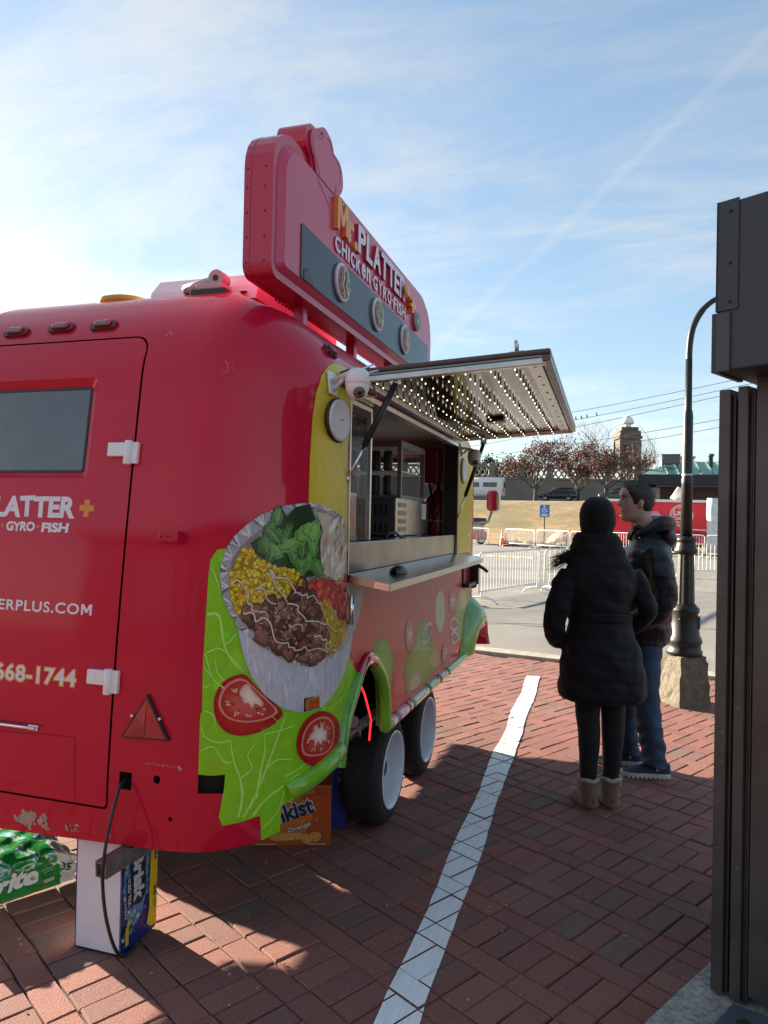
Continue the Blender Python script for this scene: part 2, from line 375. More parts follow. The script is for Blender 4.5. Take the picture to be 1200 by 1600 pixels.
# bricks: one course of headers, one of stretchers; each its own piece within the limit
def brick_mat():
    mt = mat('brick', (.2, .07, .05), .85, bump=(180, .55, .004)); nt = mt.node_tree; n = nt.nodes; l = nt.links; b = n['Principled BSDF']
    at = n.new('ShaderNodeAttribute'); at.attribute_name = 'tone'
    cr = n.new('ShaderNodeValToRGB'); e = cr.color_ramp; e.elements[0].position = 0; e.elements[0].color = (.165, .108, .092, 1); e.elements[1].position = 1; e.elements[1].color = (.275, .108, .082, 1)
    for pos, c in ((.16, (.180, .100, .083, 1)), (.24, (.200, .088, .071, 1)), (.6, (.235, .094, .074, 1))): q = e.elements.new(pos); q.color = c
    l.new(at.outputs['Fac'], cr.inputs[0])
    geo = n.new('ShaderNodeNewGeometry')
    t1 = n.new('ShaderNodeTexNoise'); t1.inputs['Scale'].default_value = 260; t1.inputs['Detail'].default_value = 3; l.new(geo.outputs['Position'], t1.inputs['Vector'])
    t2 = n.new('ShaderNodeTexNoise'); t2.inputs['Scale'].default_value = 2.2; t2.inputs['Detail'].default_value = 7; l.new(geo.outputs['Position'], t2.inputs['Vector'])
    m1 = n.new('ShaderNodeMapRange'); m1.inputs[1].default_value = .3; m1.inputs[2].default_value = .7; m1.inputs[3].default_value = .62; m1.inputs[4].default_value = 1.42; l.new(t1.outputs[0], m1.inputs[0])
    x1 = n.new('ShaderNodeMix'); x1.data_type = 'RGBA'; x1.blend_type = 'MULTIPLY'; x1.inputs[0].default_value = 1; l.new(cr.outputs[0], x1.inputs[6]); l.new(m1.outputs[0], x1.inputs[7])
    m2 = n.new('ShaderNodeMapRange'); m2.inputs[1].default_value = .5; m2.inputs[2].default_value = .72; m2.inputs[3].default_value = 0; m2.inputs[4].default_value = .4; l.new(t2.outputs[0], m2.inputs[0])
    x2 = n.new('ShaderNodeMix'); x2.data_type = 'RGBA'; x2.inputs[7].default_value = (.19, .155, .13, 1); l.new(m2.outputs[0], x2.inputs[0]); l.new(x1.outputs[2], x2.inputs[6]); l.new(x2.outputs[2], b.inputs['Base Color'])
    return mt
BRICK = brick_mat()
def brick_mesh(lx, ly, tone, seed):
    r = random.Random(seed); c = .004; j = lambda: r.uniform(-.0022, .0022)
    top = [(-lx/2+c+j(), -ly/2+c+j(), 0), (lx/2-c+j(), -ly/2+c+j(), 0), (lx/2-c+j(), ly/2-c+j(), 0), (-lx/2+c+j(), ly/2-c+j(), 0)]
    mid = [(x*(1+c*2/lx), y*(1+c*2/ly), -.005) for x, y, z in top]; bot = [(x, y, -.03) for x, y, z in mid]
    me = bpy.data.meshes.new('brick'); vs = top+mid+bot
    fs = [(0, 1, 2, 3)]+[(i+4, (i+1) % 4+4, (i+1) % 4, i) for i in range(4)]+[(i+8, (i+1) % 4+8, (i+1) % 4+4, i+4) for i in range(4)]
    me.from_pydata(vs, [], fs); a = me.attributes.new('tone', 'FLOAT', 'FACE'); a.data.foreach_set('value', [tone]*len(fs)); me.materials.append(BRICK); me.update(); return me
tones = [0.05, .14, .26, .3, .36, .42, .48, .54, .6, .66, .74, .82, .9, .97]
BM = {o: [brick_mesh(*( (.0955, .1955) if o else (.1955, .0955)), t, i+20*o) for i, t in enumerate(tones)] for o in (0, 1)}
BMH = [brick_mesh(.0955, .0955, t, 90+i) for i, t in enumerate(tones)]
BMC = [brick_mesh(.093, .135, t, 60+i) for i, t in enumerate(tones)]
def bed():
    m = MB(); a = KERB0-KN*.13; p = [a-KD*60, a+KD*60, a+KD*60-KN*70, a-KD*60-KN*70]
    m.add([(q.x, q.y, -.012) for q in p], [(3, 2, 1, 0)]); o = m.build('brick_pavement', mat('joint_sand', (.045, .038, .032), .95, noise=(40, .3))); tag(o, kind='structure'); return o
PAVE = bed()
m = MB()
for x0, x1, y0, y1 in ((-60, 60, -60, .9), (-60, -6.5, .9, 8.6), (4.5, 60, .9, 6.4)): m.add([(x0, y0, -.003), (x1, y0, -.003), (x1, y1, -.003), (x0, y1, -.003)], [(0, 1, 2, 3)])
tag(m.build('outer_pavement', mat('far_brick', (.21, .085, .066), .9, noise=(4, .3), bump=(40, .5))), kind='structure')
bricks = []                                                       # (a, b, orient, half sizes, z, variant)
def tone_pick(x, y): 
    return 0 if rnd.random() < .008 else (1 if rnd.random() < .05 else rnd.randrange(2, len(tones)))
def lay():
    A_EDGE = -1.20
    for k in range(0, 40):
        b0 = -2.2+k*.30+(.06)                                     # header course b0..b0+.2, then stretchers b0+.2..b0+.3
        off = rnd.uniform(0, .1); a = A_EDGE-.05
        while a > -13:
            bricks.append((a, b0+.1, 1)); a -= .1
        a = A_EDGE-.1-(.1 if k % 2 else 0)
        if k % 2: bricks.append((A_EDGE-.05, b0+.25, 3))
        while a > -13:
            bricks.append((a, b0+.25, 0)); a -= .2
    b = -2
    while b < 4.2:
        bricks.append((A_EDGE+.07, b, 2)); b += .1
        if b > 3.9: break
    for k in range(0, 40):                                        # beyond the kiosk the courses run on
        b0 = -2.2+k*.30+.06
        if b0 < 4.0: continue
        a = A_EDGE+.05
        while a < 3: bricks.append((a, b0+.1, 1)); a += .1
        a = A_EDGE+.1
        while a < 3: bricks.append((a, b0+.25, 0)); a += .2
lay()
BR = []
for a, b, o in bricks:
    p = ab(a, b)
    if kside(p) > -.19 or p.y < .9 or p.x < -6.5 or p.x > 4.5 or p.y > 10.5: continue
    if o == 0 and a > -1.25 and b < 4: pass
    v = p.x*_F.x+p.y*_F.y
    if v < 1.2: continue
    u = (p.x*_R0.x+p.y*_R0.y)/v
    vis = abs(u) < .60 and v > 1.9 and not (-2.9 < p.x < -1.05 and 2.75 < p.y < 5.6)
    BR.append((v, p, o, tone_pick(p.x, p.y), rnd.uniform(-.0025, .0025)+(rnd.random() < .02)*.004, rnd.uniform(-.012, .012), vis, (a, b)))
BR.sort(key=lambda q: (not q[6], q[0]))
ang = math.atan2(BA.y, BA.x)
rest = MB(); rt = []
for i, (v, p, o, t, z, dz, vis, _ab) in enumerate(BR):
    me = BMC[t] if o == 2 else BMH[t] if o == 3 else BM[o][t]
    rot = ang+dz+(PI/2 if o == 2 else 0)
    if i < 300:
        q = link(me, 'brick', PAVE); q.location = (p.x, p.y, z); q.rotation_euler = (rnd.uniform(-.008, .008), rnd.uniform(-.008, .008), rot)
    else:
        M_ = Matrix.Translation((p.x, p.y, z)) @ Matrix.Rotation(rot, 4, 'Z')
        rest.add([M_ @ w.co for w in me.vertices], [tuple(f.vertices) for f in me.polygons]); rt += [tones[t]]*len(me.polygons)
ro = link(rest.mesh('bricks_beyond'), 'bricks_beyond', PAVE, BRICK); at_ = ro.data.attributes.new('tone', 'FLOAT', 'FACE'); at_.data.foreach_set('value', rt); ro['kind'] = 'stuff'

# the white painted line: paint lies on each brick it crosses
def clip(P, fn):
    o = []
    for i in range(len(P)):
        a, b = P[i], P[(i+1) % len(P)]; fa, fb = fn(a), fn(b)
        if fa >= 0: o.append(a)
        if (fa >= 0) != (fb >= 0): o.append(a+(b-a)*(fa/(fa-fb)))
    return o
def white_line():
    cen = [(2.0, -.588), (3.0, -.602), (4.2, -.620), (4.9, -.640), (5.4, -.636), (6.0, -.660), (6.7, -.664), (7.4, -.682)]
    def cx(y):
        for (a, p), (b, q) in zip(cen, cen[1:]):
            if y <= b or b == cen[-1][0]: return p+(q-p)*(y-a)/(b-a)
    m = MB(); rl = random.Random(3); ys = [1.2+.09*i for i in range(70) if 1.2+.09*i <= 7.42]; E_ = [(cx(y)-.066+rl.uniform(-.0025, .0025)+.006*math.sin(y*5), cx(y)+.066+rl.uniform(-.0025, .0025)+.007*math.sin(y*4+1)) for y in ys]
    for v, p, o, t, z, dz, vis, (a, b) in BR:
        if not (-.95 < p.x < -.3 and 1.1 < p.y < 7.7): continue
        hx, hy = ((.0965, .0465), (.0465, .0965), (.066, .045), (.0465, .0465))[o]
        for i in range(len(ys)-1):
            if ys[i+1] < p.y-.2 or ys[i] > p.y+.2: continue
            P = [Vector((E_[i][0], ys[i])), Vector((E_[i][1], ys[i])), Vector((E_[i+1][1], ys[i+1])), Vector((E_[i+1][0], ys[i+1]))]
            for s_, ax, h_ in ((1, BA, hx), (-1, BA, hx), (1, BB, hy), (-1, BB, hy)):
                P = clip(P, lambda q: h_-s_*(q-Vector((p.x, p.y))).dot(ax))
                if len(P) < 3: break
            if len(P) >= 3: m.add([(q.x, q.y, z+.004) for q in P], [tuple(range(len(P)))])
    return m.build('white_line', mat('line_paint', (.92, .92, .92), .6, noise=(22, .09, 8), bump=(160, .3, .003), coord='Generated'))
tag(white_line(), kind='structure')

# bits of grit and crumbs on the pavement
m = MB(); rg = random.Random(21)
for i in range(150):
    v = rg.uniform(2.0, 6.5); u = rg.uniform(-.55, .5); P = _F*v+_R0*(u*v); s_ = rg.uniform(.002, .0055)
    if kside((P.x, P.y)) > -.2: continue
    bm = bmesh.new(); bmesh.ops.create_icosphere(bm, subdivisions=1, radius=s_); 
    for q in bm.verts: q.co *= rg.uniform(.7, 1.2)
    m.bm(bm, Matrix.Translation((P.x, P.y, .003)) @ Matrix.Scale(.6, 4, (0, 0, 1)))
m.build('grit', mat('grit', (.42, .38, .32), .9), kind='stuff')

# grass bank behind the lot, upper road on top of it
def bank_z(x, y):
    y0 = 47.5-.62*(x+6) if x < 1 else 43.2
    y0 = max(43.2, min(y0, 62)); t = max(0, min(1, (y-y0)/(69-y0))); s_ = t*t*(3-2*t)*.55+t*.45
    return s_*3.55+max(0, y-69)*.030+(math.sin(x*.7)*math.sin(y*.9+x*.2)*.07+math.sin(x*2.3+y)*.03)*min(1, t*4)*(t < 1)
m = MB(); nx, ny = 130, 44; vs = []
for j in range(ny+1):
    for i in range(nx+1):
        x = -60+130*i/nx; y = 42+30*j/ny; vs.append((x, y, bank_z(x, y)-.03))
m.add(vs, [(j*(nx+1)+i, j*(nx+1)+i+1, (j+1)*(nx+1)+i+1, (j+1)*(nx+1)+i) for j in range(ny) for i in range(nx)], True)
def grass_mat():
    mt = mat('dry_grass', (.27, .185, .08), .95, noise=(1.8, .34, 12), bump=(9, .3, .06)); nt = mt.node_tree; n = nt.nodes; l = nt.links; b = n['Principled BSDF']
    src = b.inputs['Base Color'].links[0].from_socket
    t = n.new('ShaderNodeTexNoise'); t.inputs['Scale'].default_value = .22; t.inputs['Detail'].default_value = 8; g = n.new('ShaderNodeNewGeometry'); l.new(g.outputs['Position'], t.inputs['Vector'])
    mr = n.new('ShaderNodeMapRange'); mr.inputs[1].default_value = .5; mr.inputs[2].default_value = .62; l.new(t.outputs[0], mr.inputs[0])
    x = n.new('ShaderNodeMix'); x.data_type = 'RGBA'; l.new(mr.outputs[0], x.inputs[0]); l.new(src, x.inputs[6]); x.inputs[7].default_value = (.17, .14, .055, 1); l.new(x.outputs[2], b.inputs['Base Color'])
    return mt
GRASS = grass_mat()
tag(m.build('grass_bank', GRASS), kind='structure')
m = MB(); vs = []
for j in range(13):
    for i in range(31): x = -90+190*i/30; y = 72+4*j; vs.append((x, y, bank_z(0, y)-.03))
m.add(vs, [(j*31+i, j*31+i+1, (j+1)*31+i+1, (j+1)*31+i) for j in range(12) for i in range(30)], True)
tag(m.build('upper_road', mat('upper_asphalt', (.2, .19, .17), .9, noise=(.5, .2))), kind='structure')

# ---------------------------------------------------------------- far background
stone = mat('wall_stone', (.21, .19, .16), .92, noise=(.35, .16, 7), bump=(6, .3, .06))
WZ = bank_z(0, 104)-.50
def retaining_wall():
    t = thing('retaining_wall', 'long weathered stone retaining wall behind the parked cars on the bank', 'wall', (0, 104, WZ-.3))
    t.rotation_euler = (0, 0, .30)
    m = MB(); m.box(-45, 19, 0, .8, -1, 3.6); m.build('wall_face', stone, t)
    m = MB()
    for i in range(-11, 5):
        x = i*4.0; m.box(x-.02, x+.02, -.02, .02, -1, 3.5)
    m.build('wall_joint', mat('wall_joint', (.16, .15, .13), .9), t)
    m = MB(); m.box(-45, 19, -.14, .94, 3.6, 3.85); m.build('coping', stone, t)
    pier = MB(); pier.box(-.4, .4, -.06, .8, 3.85, 5.5); pier.box(-.5, .5, -.16, .9, 5.5, 5.7); pm = pier.mesh('pier'); pm.materials.append(stone)
    rail = MB(); rail.box(.4, 3.6, .1, .6, 5.1, 5.35); rm = rail.mesh('parapet_rail'); rm.materials.append(stone)
    lat = MB()
    for k in range(4):                                            # pierced parapet: crossed bars in each bay
        x0 = .4+k*.8
        for s_ in (0, 1):
            a, b = (x0, 3.85), (x0+.8, 5.1)
            if s_: a, b = (x0+.8, 3.85), (x0, 5.1)
            d = Vector((b[0]-a[0], b[1]-a[1])).normalized(); q = Vector((-d.y, d.x))*.09
            lat.add([(a[0]-q.x, .25+s_*.02, a[1]-q.y), (a[0]+q.x, .25+s_*.02, a[1]+q.y), (b[0]+q.x, .25+s_*.02, b[1]+q.y), (b[0]-q.x, .25+s_*.02, b[1]-q.y), (a[0]-q.x, .5-s_*.02, a[1]-q.y), (a[0]+q.x, .5-s_*.02, a[1]+q.y), (b[0]+q.x, .5-s_*.02, b[1]+q.y), (b[0]-q.x, .5-s_*.02, b[1]-q.y)], [(0, 1, 2, 3), (7, 6, 5, 4), (0, 4, 5, 1), (2, 6, 7, 3), (1, 5, 6, 2), (0, 3, 7, 4)])
    lm = lat.mesh('parapet_lattice'); lm.materials.append(stone)
    for i in range(-9, 4):
        x = i*4.0
        for me, nm in ((pm, 'pier'), (rm, 'parapet_rail'), (lm, 'parapet_lattice')): o = link(me, nm, t); o.location = (x, 0, 0)
retaining_wall()
def tower():
    t = thing('stone_tower', 'square brown stone tower with a white dome behind the trees', 'tower', (3.1, 137, 3.5)); t.rotation_euler = (0, 0, .3)
    st = mat('tower_stone', (.11, .095, .08), .92, noise=(.5, .3), bump=(3, .5, .1)); 
    m = MB(); m.box(-1.7, 1.7, -1.7, 1.7, -3, 13.2); 
    for x in (-1.7, 1.7):
        for y in (-1.7, 1.7): m.box(x-.22, x+.22, y-.22, y+.22, -3, 13.0)
    m.build('tower_shaft', st, t)
    m = MB(); m.box(-2.05, 2.05, -2.05, 2.05, 13.2, 13.7); m.box(-1.85, 1.85, -1.85, 1.85, 13.7, 14.6); m.box(-1.5, 1.5, -1.5, 1.5, 14.6, 15.3); m.build('cornice', st, t)
    for x in (-.8, .8): m = MB(); m.box(x-.35, x+.35, -1.73, -1.69, 8, 12.2); m.build('window', mat('dark_opening', (.05, .045, .04), .8), t)
    m = MB(); m.lathe([(.62, 15.3), (.62, 16.0)], 14); m.build('dome_drum', mat('dome_white', (.75, .74, .70), .5), t)
    m = MB(); m.lathe([(1.12, 16.0), (1.15, 16.3), (1.02, 16.8), (.7, 17.2), (.3, 17.42), (.05, 17.5)], 18); m.build('dome', MATS['dome_white'], t)
tower()
def station():
    t = thing('station_building', 'low dark brick building with a green metal roof and roof unit', 'building', (6.3, 104, WZ)); t.rotation_euler = (0, 0, .05)
    bk = mat('dark_brick', (.10, .045, .038), .9, noise=(3, .3)); 
    m = MB(); m.box(0, 24, 0, 9, -1, 2.75); m.build('wall', bk, t)
    m = MB()
    for z in (0, .7, 1.4, 2.1): m.box(-.7, .35, -.12, .3, z-.3, z+.32); 
    for z in (.35, 1.05, 1.75): m.box(-.45, .1, -.10, .3, z-.33, z+.33)
    m.build('quoin', mat('pale_stone', (.42, .39, .34), .9, noise=(2, .2)), t)
    m = MB(); m.box(-.2, 24, -.12, .1, 2.55, 2.75); m.build('stone_band', MATS['pale_stone'], t)
    m = MB(); m.box(-2.6, 25, -1.6, 10.5, 2.75, 4.1); m.build('eaves', mat('dark_fascia', (.035, .033, .032), .7), t)
    gm = mat('green_copper', (.20, .36, .30), .6, noise=(.4, .25)); m = MB()
    m.add([(-2.2, -1.4, 4.11), (25, -1.4, 4.11), (25, 4.6, 6.3), (2.5, 4.6, 6.3), (-2.2, 10.3, 4.11), (25, 10.3, 4.11)], [(0, 1, 2, 3), (3, 2, 5, 4), (0, 3, 4)]); m.build('roof', gm, t)
    seam = MB(); seam.box(-.06, .06, 0, 6.4, 0, .09); sm_ = seam.mesh('roof_seam'); sm_.materials.append(mat('green_seam', (.14, .27, .23), .6))
    for i in range(17):
        o = link(sm_, 'roof_seam', t); x = 1.2+i*1.4; o.location = (x, -1.4, 4.12); o.rotation_euler = (math.atan2(2.19, 6.0), 0, 0)
    u = thing('roof_air_unit', 'grey air conditioning unit on the green metal roof', 'air conditioner', (8.0, 105.2, WZ+4.9))
    ug = mat('unit_grey', (.10, .105, .11), .5); m = MB(); m.box(-1.15, 1.15, -.9, .9, .75, 1.95, bev=.05); m.build('casing', ug, u)
    m = MB(); m.box(-1.2, 1.2, -.95, .95, 1.96, 2.06); m.build('top_grille', mat('grille_dark', (.03, .03, .03), .6), u)
    for x in (-.9, .9):
        for y in (-.7, .7): m = MB(); m.box(x-.07, x+.07, y-.07, y+.07, -.3, .75); m.build('stand_leg', ug, u)
    v = thing('roof_flue', 'dark pipe flue standing on the green roof right of the air unit', 'chimney', (13.2, 106.5, WZ+5.4)); m = MB(); m.lathe([(.28, -.6), (.28, 1.4), (.42, 1.4), (.42, 1.75)], 12); m.build('pipe', ug, v)
station()
def rear_building():  # unseen building added behind the camera to darken reflections in the rear door
    t = thing('reflection_building', 'unseen dark brick building added behind the viewer to darken the red rear door reflection', 'building', (-16, -15, 0)); m = MB(); m.box(0, 30, -6, 0, 0, 4.4); m.build('wall', MATS['dark_brick'], t)
    m = MB(); m.box(-.3, 30.3, -6.3, .3, 4.4, 4.7); m.build('roof', MATS['dark_fascia'], t)
    for i in range(7): m = MB(); m.box(2+i*4, 3.8+i*4, -.05, .03, 1.4, 3.6); m.build('window', mat('far_glass', (.08, .09, .10), .3), t)
rear_building()
def far_blocks():
    for (x, y, w, h_, c, lab) in ((2, 200, 6, 13.5, (.42, .36, .33), 'pinkish distant apartment block left of the green roof'), (17.5, 210, 8, 19.2, (.55, .54, .52), 'pale distant block above the green roof ridge'), (9.6, 215, 2.2, 18, (.36, .30, .26), 'slim distant tan chimney block between tower and roof unit')):
        t = thing('distant_building', lab, 'building', (x, y, 0)); m = MB(); m.box(-w/2, w/2, -4, 4, 0, h_); m.build('wall', mat('far_wall_%d' % x, c, .9), t)
        m = MB(); m.box(-w/2-.3, w/2+.3, -4.3, 4.3, h_, h_+.5); m.build('roof', mat('far_roof', (.30, .29, .28), .9), t)
        m = MB()
        for i in range(int(w//2)):
            for z in range(3): m = MB(); m.box(-w/2+.7+i*1.9, -w/2+1.6+i*1.9, -4.04, -3.98, h_-3*z-2.6, h_-3*z-1.1); m.build('window', mat('far_glass', (.08, .09, .10), .3), t)
far_blocks()

# ---- trees
def tree(name, label, x, y, h_, spread, leaf, seed, trunk_h, nleaf, size, bare=False, group=None, z0=None, leafcol2=None):
    r = random.Random(seed); z = (bank_z(x, y) if z0 is None else z0)-.1
    t = thing(name, label, 'tree', (x, y, z), 0, group); m = MB(); tips = []
    def grow(p, d, L, rad, lev):
        k = 4; pts = [p]; q = p.copy(); dd = d.copy()
        for i in range(k):
            dd = (dd+Vector((r.uniform(-.16, .16), r.uniform(-.16, .16), r.uniform(-.05, .12)))).normalized(); q = q+dd*L/k; pts.append(q.copy())
        m.tube(pts, [rad*(1-.45*i/k) for i in range(k+1)], 6 if lev < 2 else 4, cap=False)
        if lev >= 1: tips.extend(pts[1:])
        if lev < (5 if bare else 3):
            for i in range(r.choice((3, 3, 4)) if lev < 2 else 3):
                j = r.choice((2, 3, 4, 4)); a = r.uniform(0, 2*PI); sp = r.uniform(.45, .95)
                nd = (dd+Vector((math.cos(a)*sp, math.sin(a)*sp, r.uniform(.0, .35)-.05*lev))).normalized(); grow(pts[j], nd, L*r.uniform(.55, .78), rad*.48, lev+1)
    tr = trunk_h
    base = [Vector((0, 0, 0)), Vector((.03, 0, tr*.5)), Vector((0, .05, tr))]; m.tube(base, [h_*.030, h_*.024, h_*.021], 9, cap=False)
    nl = 6 if not bare else 4
    for i in range(nl):
        a = 2*PI*i/nl+r.uniform(-.4, .4); sp = spread*r.uniform(.5, 1.0); grow(base[2]-Vector((0, 0, r.uniform(0, tr*.3))), Vector((math.cos(a)*sp, math.sin(a)*sp, 1)).normalized(), h_*.33*r.uniform(.8, 1.15), h_*.013, 0)
    m.build('trunk', mat('bark_%s' % name, (.075, .06, .05), .95, noise=(3, .3)), t)
    if nleaf:
        c = MB(); c2 = MB()
        for i in range(nleaf):
            b = r.choice(tips); p = b+Vector((r.gauss(0, .30), r.gauss(0, .30), r.gauss(0, .24))); s_ = size*r.uniform(.5, 1.3)
            u = Vector((r.gauss(0, 1), r.gauss(0, 1), r.gauss(0, 1))).normalized(); w = u.cross(Vector((r.gauss(0, 1), r.gauss(0, 1), r.gauss(0, 1)))).normalized()
            (c if r.random() < .62 else c2).add([p-u*s_, p+w*s_*.55, p+u*s_, p-w*s_*.55], [(0, 1, 2, 3)])
        o = c.build('crown', leaf, t); o['kind'] = 'stuff'
        o = c2.build('crown_tips', leafcol2 or leaf, t); o['kind'] = 'stuff'
    return t
red_leaf = mat('dead_leaf_red', (.115, .058, .052), .8, noise=(.9, .5, 3)); red_leaf2 = mat('dead_leaf_rust', (.20, .105, .085), .8, noise=(.9, .4, 3))
tree('dead_leaf_tree', 'spreading tree with dry red leaves and forked trunk beside the black estate car', -7.9, 83.4, 8.4, 1.3, red_leaf, 11, 1.7, 4600, .135, group='trees with dead red leaves on the bank', leafcol2=red_leaf2)
tree('dead_leaf_tree', 'dark red leaved tree standing in front of the stone tower', -.3, 88.8, 7.8, 1.35, red_leaf, 5, 1.9, 5200, .135, group='trees with dead red leaves on the bank', leafcol2=red_leaf2)
tree('dead_leaf_tree', 'low red leaved tree between the forked tree and the tower', -3.6, 94, 7.2, 1.3, red_leaf, 23, 1.7, 4200, .135, group='trees with dead red leaves on the bank', leafcol2=red_leaf2)
tree('bare_tree', 'leafless tree with fine twigs rising behind the red leaved trees', -3.2, 112, 12.5, .7, None, 8, 2.5, 0, 0, True, group='bare trees beyond the bank', z0=4)
tree('bare_tree', 'leafless twiggy tree right of the stone tower', 5.5, 128, 13.0, .75, None, 9, 2.5, 0, 0, True, group='bare trees beyond the bank', z0=4)
ever = mat('evergreen', (.018, .035, .022), .8, noise=(.9, .5, 3)); ever2 = mat('evergreen_light', (.04, .06, .035), .8, noise=(.9, .4, 3))
for i, (x, y, h_, lab) in enumerate(((-17.5, 112, 6.2, 'dark evergreen above the white van by the parapet'), (-13.6, 114, 5.6, 'dark evergreen just right of the van behind the parapet'))):
    tree('evergreen_tree', lab, x, y, h_, .9, ever, 40+i, 1.2, 5000, .2, group='dark evergreens behind the parapet', z0=WZ+1.3, leafcol2=ever2)

# ---- vehicles on the upper road
glass_dark = mat('car_glass', (.02, .025, .03), .08, spec=.8)
tyre_m = mat('tyre', (.018, .018, .019), .75, bump=(90, .3)); hub_m = mat('hub', (.35, .35, .36), .35, .8)
def car_wheels(t, xs, w, r_):
    for x in xs:
        for s_ in (-1, 1):
            m = MB(); M_ = Matrix.Translation((x, s_*(w-.11), r_)) @ Matrix.Rotation(PI/2, 4, 'X')
            m.lathe([(r_*.62, -.1), (r_*.95, -.11), (r_, -.07), (r_, .07), (r_*.95, .11), (r_*.62, .1)], 18, M_, cap=False); wh = m.build('wheel', tyre_m, t)
            m = MB(); m.lathe([(.01, .03*-s_), (r_*.3, .07*-s_), (r_*.62, .09*-s_), (r_*.64, .1*-s_)], 18, M_, cap=False); m.build('rim', hub_m, wh)
def loft_car(prof, width, name, m_, t):
    """prof: (x, z_bottom, z_top, half width factor)"""
    m = MB(); vs = []; k = 10
    for x, zb, zt, f in prof:
        w = width*f
        for j in range(k):
            a = 2*PI*j/k+PI/k; cx, cz = math.cos(a), math.sin(a); sx = (abs(cx)**.35)*(1 if cx > 0 else -1); sz = (abs(cz)**.35)*(1 if cz > 0 else -1); vs.append((x, w*sx*(1-.10*(sz > 0)*abs(sz)), (zb+zt)/2+(zt-zb)/2*sz))
    n = len(prof); m.add(vs, [(i*k+j, i*k+(j+1) % k, (i+1)*k+(j+1) % k, (i+1)*k+j) for i in range(n-1) for j in range(k)], True); m.f += [tuple(range(k)), tuple((n-1)*k+j for j in range(k))]; m.sm += [False]*2; m.mi += [0]*2
    return m.build(name, m_, t)
def estate(label, x, y, rz, col, name='parked_car', group=None):
    z = bank_z(0, y); t = thing(name, label, 'car', (x, y, z), rz, group); p = mat('car_paint_%s' % name+label[:6].strip().replace(' ', '_'), col, .25, coat=.8)
    loft_car([(-2.35, .45, .75, .75), (-2.2, .3, .95, .93), (-1.2, .25, 1.02, 1), (0, .22, 1.05, 1), (1.6, .25, 1.08, 1), (2.2, .32, 1.05, .95), (2.35, .45, .95, .85)], .92, 'body', p, t)
    loft_car([(-1.15, .95, 1.02, .82), (-.45, .95, 1.48, .76), (.6, .95, 1.60, .74), (1.7, .95, 1.56, .72), (2.2, .95, 1.10, .74)], .9, 'glasshouse', glass_dark, t)
    loft_car([(-.4, 1.47, 1.52, .72), (.6, 1.56, 1.645, .74), (1.65, 1.52, 1.60, .72), (1.95, 1.5, 1.53, .65)], .9, 'roof', p, t)
    for s_ in (-1, 1):
        m = MB(); m.box(2.2, 2.34, s_*.78-.16, s_*.78+.16, .82, 1.0, bev=.03); m.build('tail_light', mat('tail_red', (.45, .01, .01), .2), t)
        m = MB(); m.ball((-.75, s_*1.0, 1.08), (.1, .12, .08), 8); m.build('wing_mirror', p, t)
    car_wheels(t, (-1.4, 1.4), .92, .34); return t
estate('black estate car parked on the road above the dry grass', -6.0, 92.0, -.03+.0, (.012, .014, .016), group='cars parked above the bank')
estate('dark green car mostly hidden behind the red trailer roof', 1.2, 88.5, .05, (.03, .05, .045), group='cars parked above the bank')
def van():
    z = bank_z(0, 89); t = thing('white_van', 'tall white van parked in front of the stone wall left of the trees', 'van', (-14.9, 89.5, z), -.02); p = mat('van_white', (.70, .70, .69), .3, coat=.4)
    loft_car([(-3.6, .5, 1.1, .85), (-2.9, .35, 1.35, .97), (-2.3, .35, 2.35, .96), (-1.8, .35, 2.72, .97), (0, .35, 2.8, 1), (2.3, .35, 2.8, 1), (2.62, .4, 2.72, .97), (2.68, .5, 2.6, .95)], 1.0, 'body', p, t)
    m = MB(); m.box(.2, 1.9, -1.01, -.97, 1.6, 2.15, bev=.015); m.build('side_window', glass_dark, t)
    m = MB(); m.box(-1.7, -.3, -1.01, -.97, 1.6, 2.15, bev=.015); m.build('side_window', glass_dark, t)
    m = MB()
    for s_ in (-1, 1): m.box(2.63, 2.71, s_*.45-.36, s_*.45+.36, 1.55, 2.25, bev=.02)
    m.build('rear_window', glass_dark, t)
    for s_ in (-1, 1): m = MB(); m.box(2.6, 2.7, s_*.88-.07, s_*.88+.07, .9, 1.4, bev=.02); m.build('tail_light', mat('tail_red', (.45, .01, .01), .2), t)
    car_wheels(t, (-2.2, 1.6), 1.0, .36)
van()

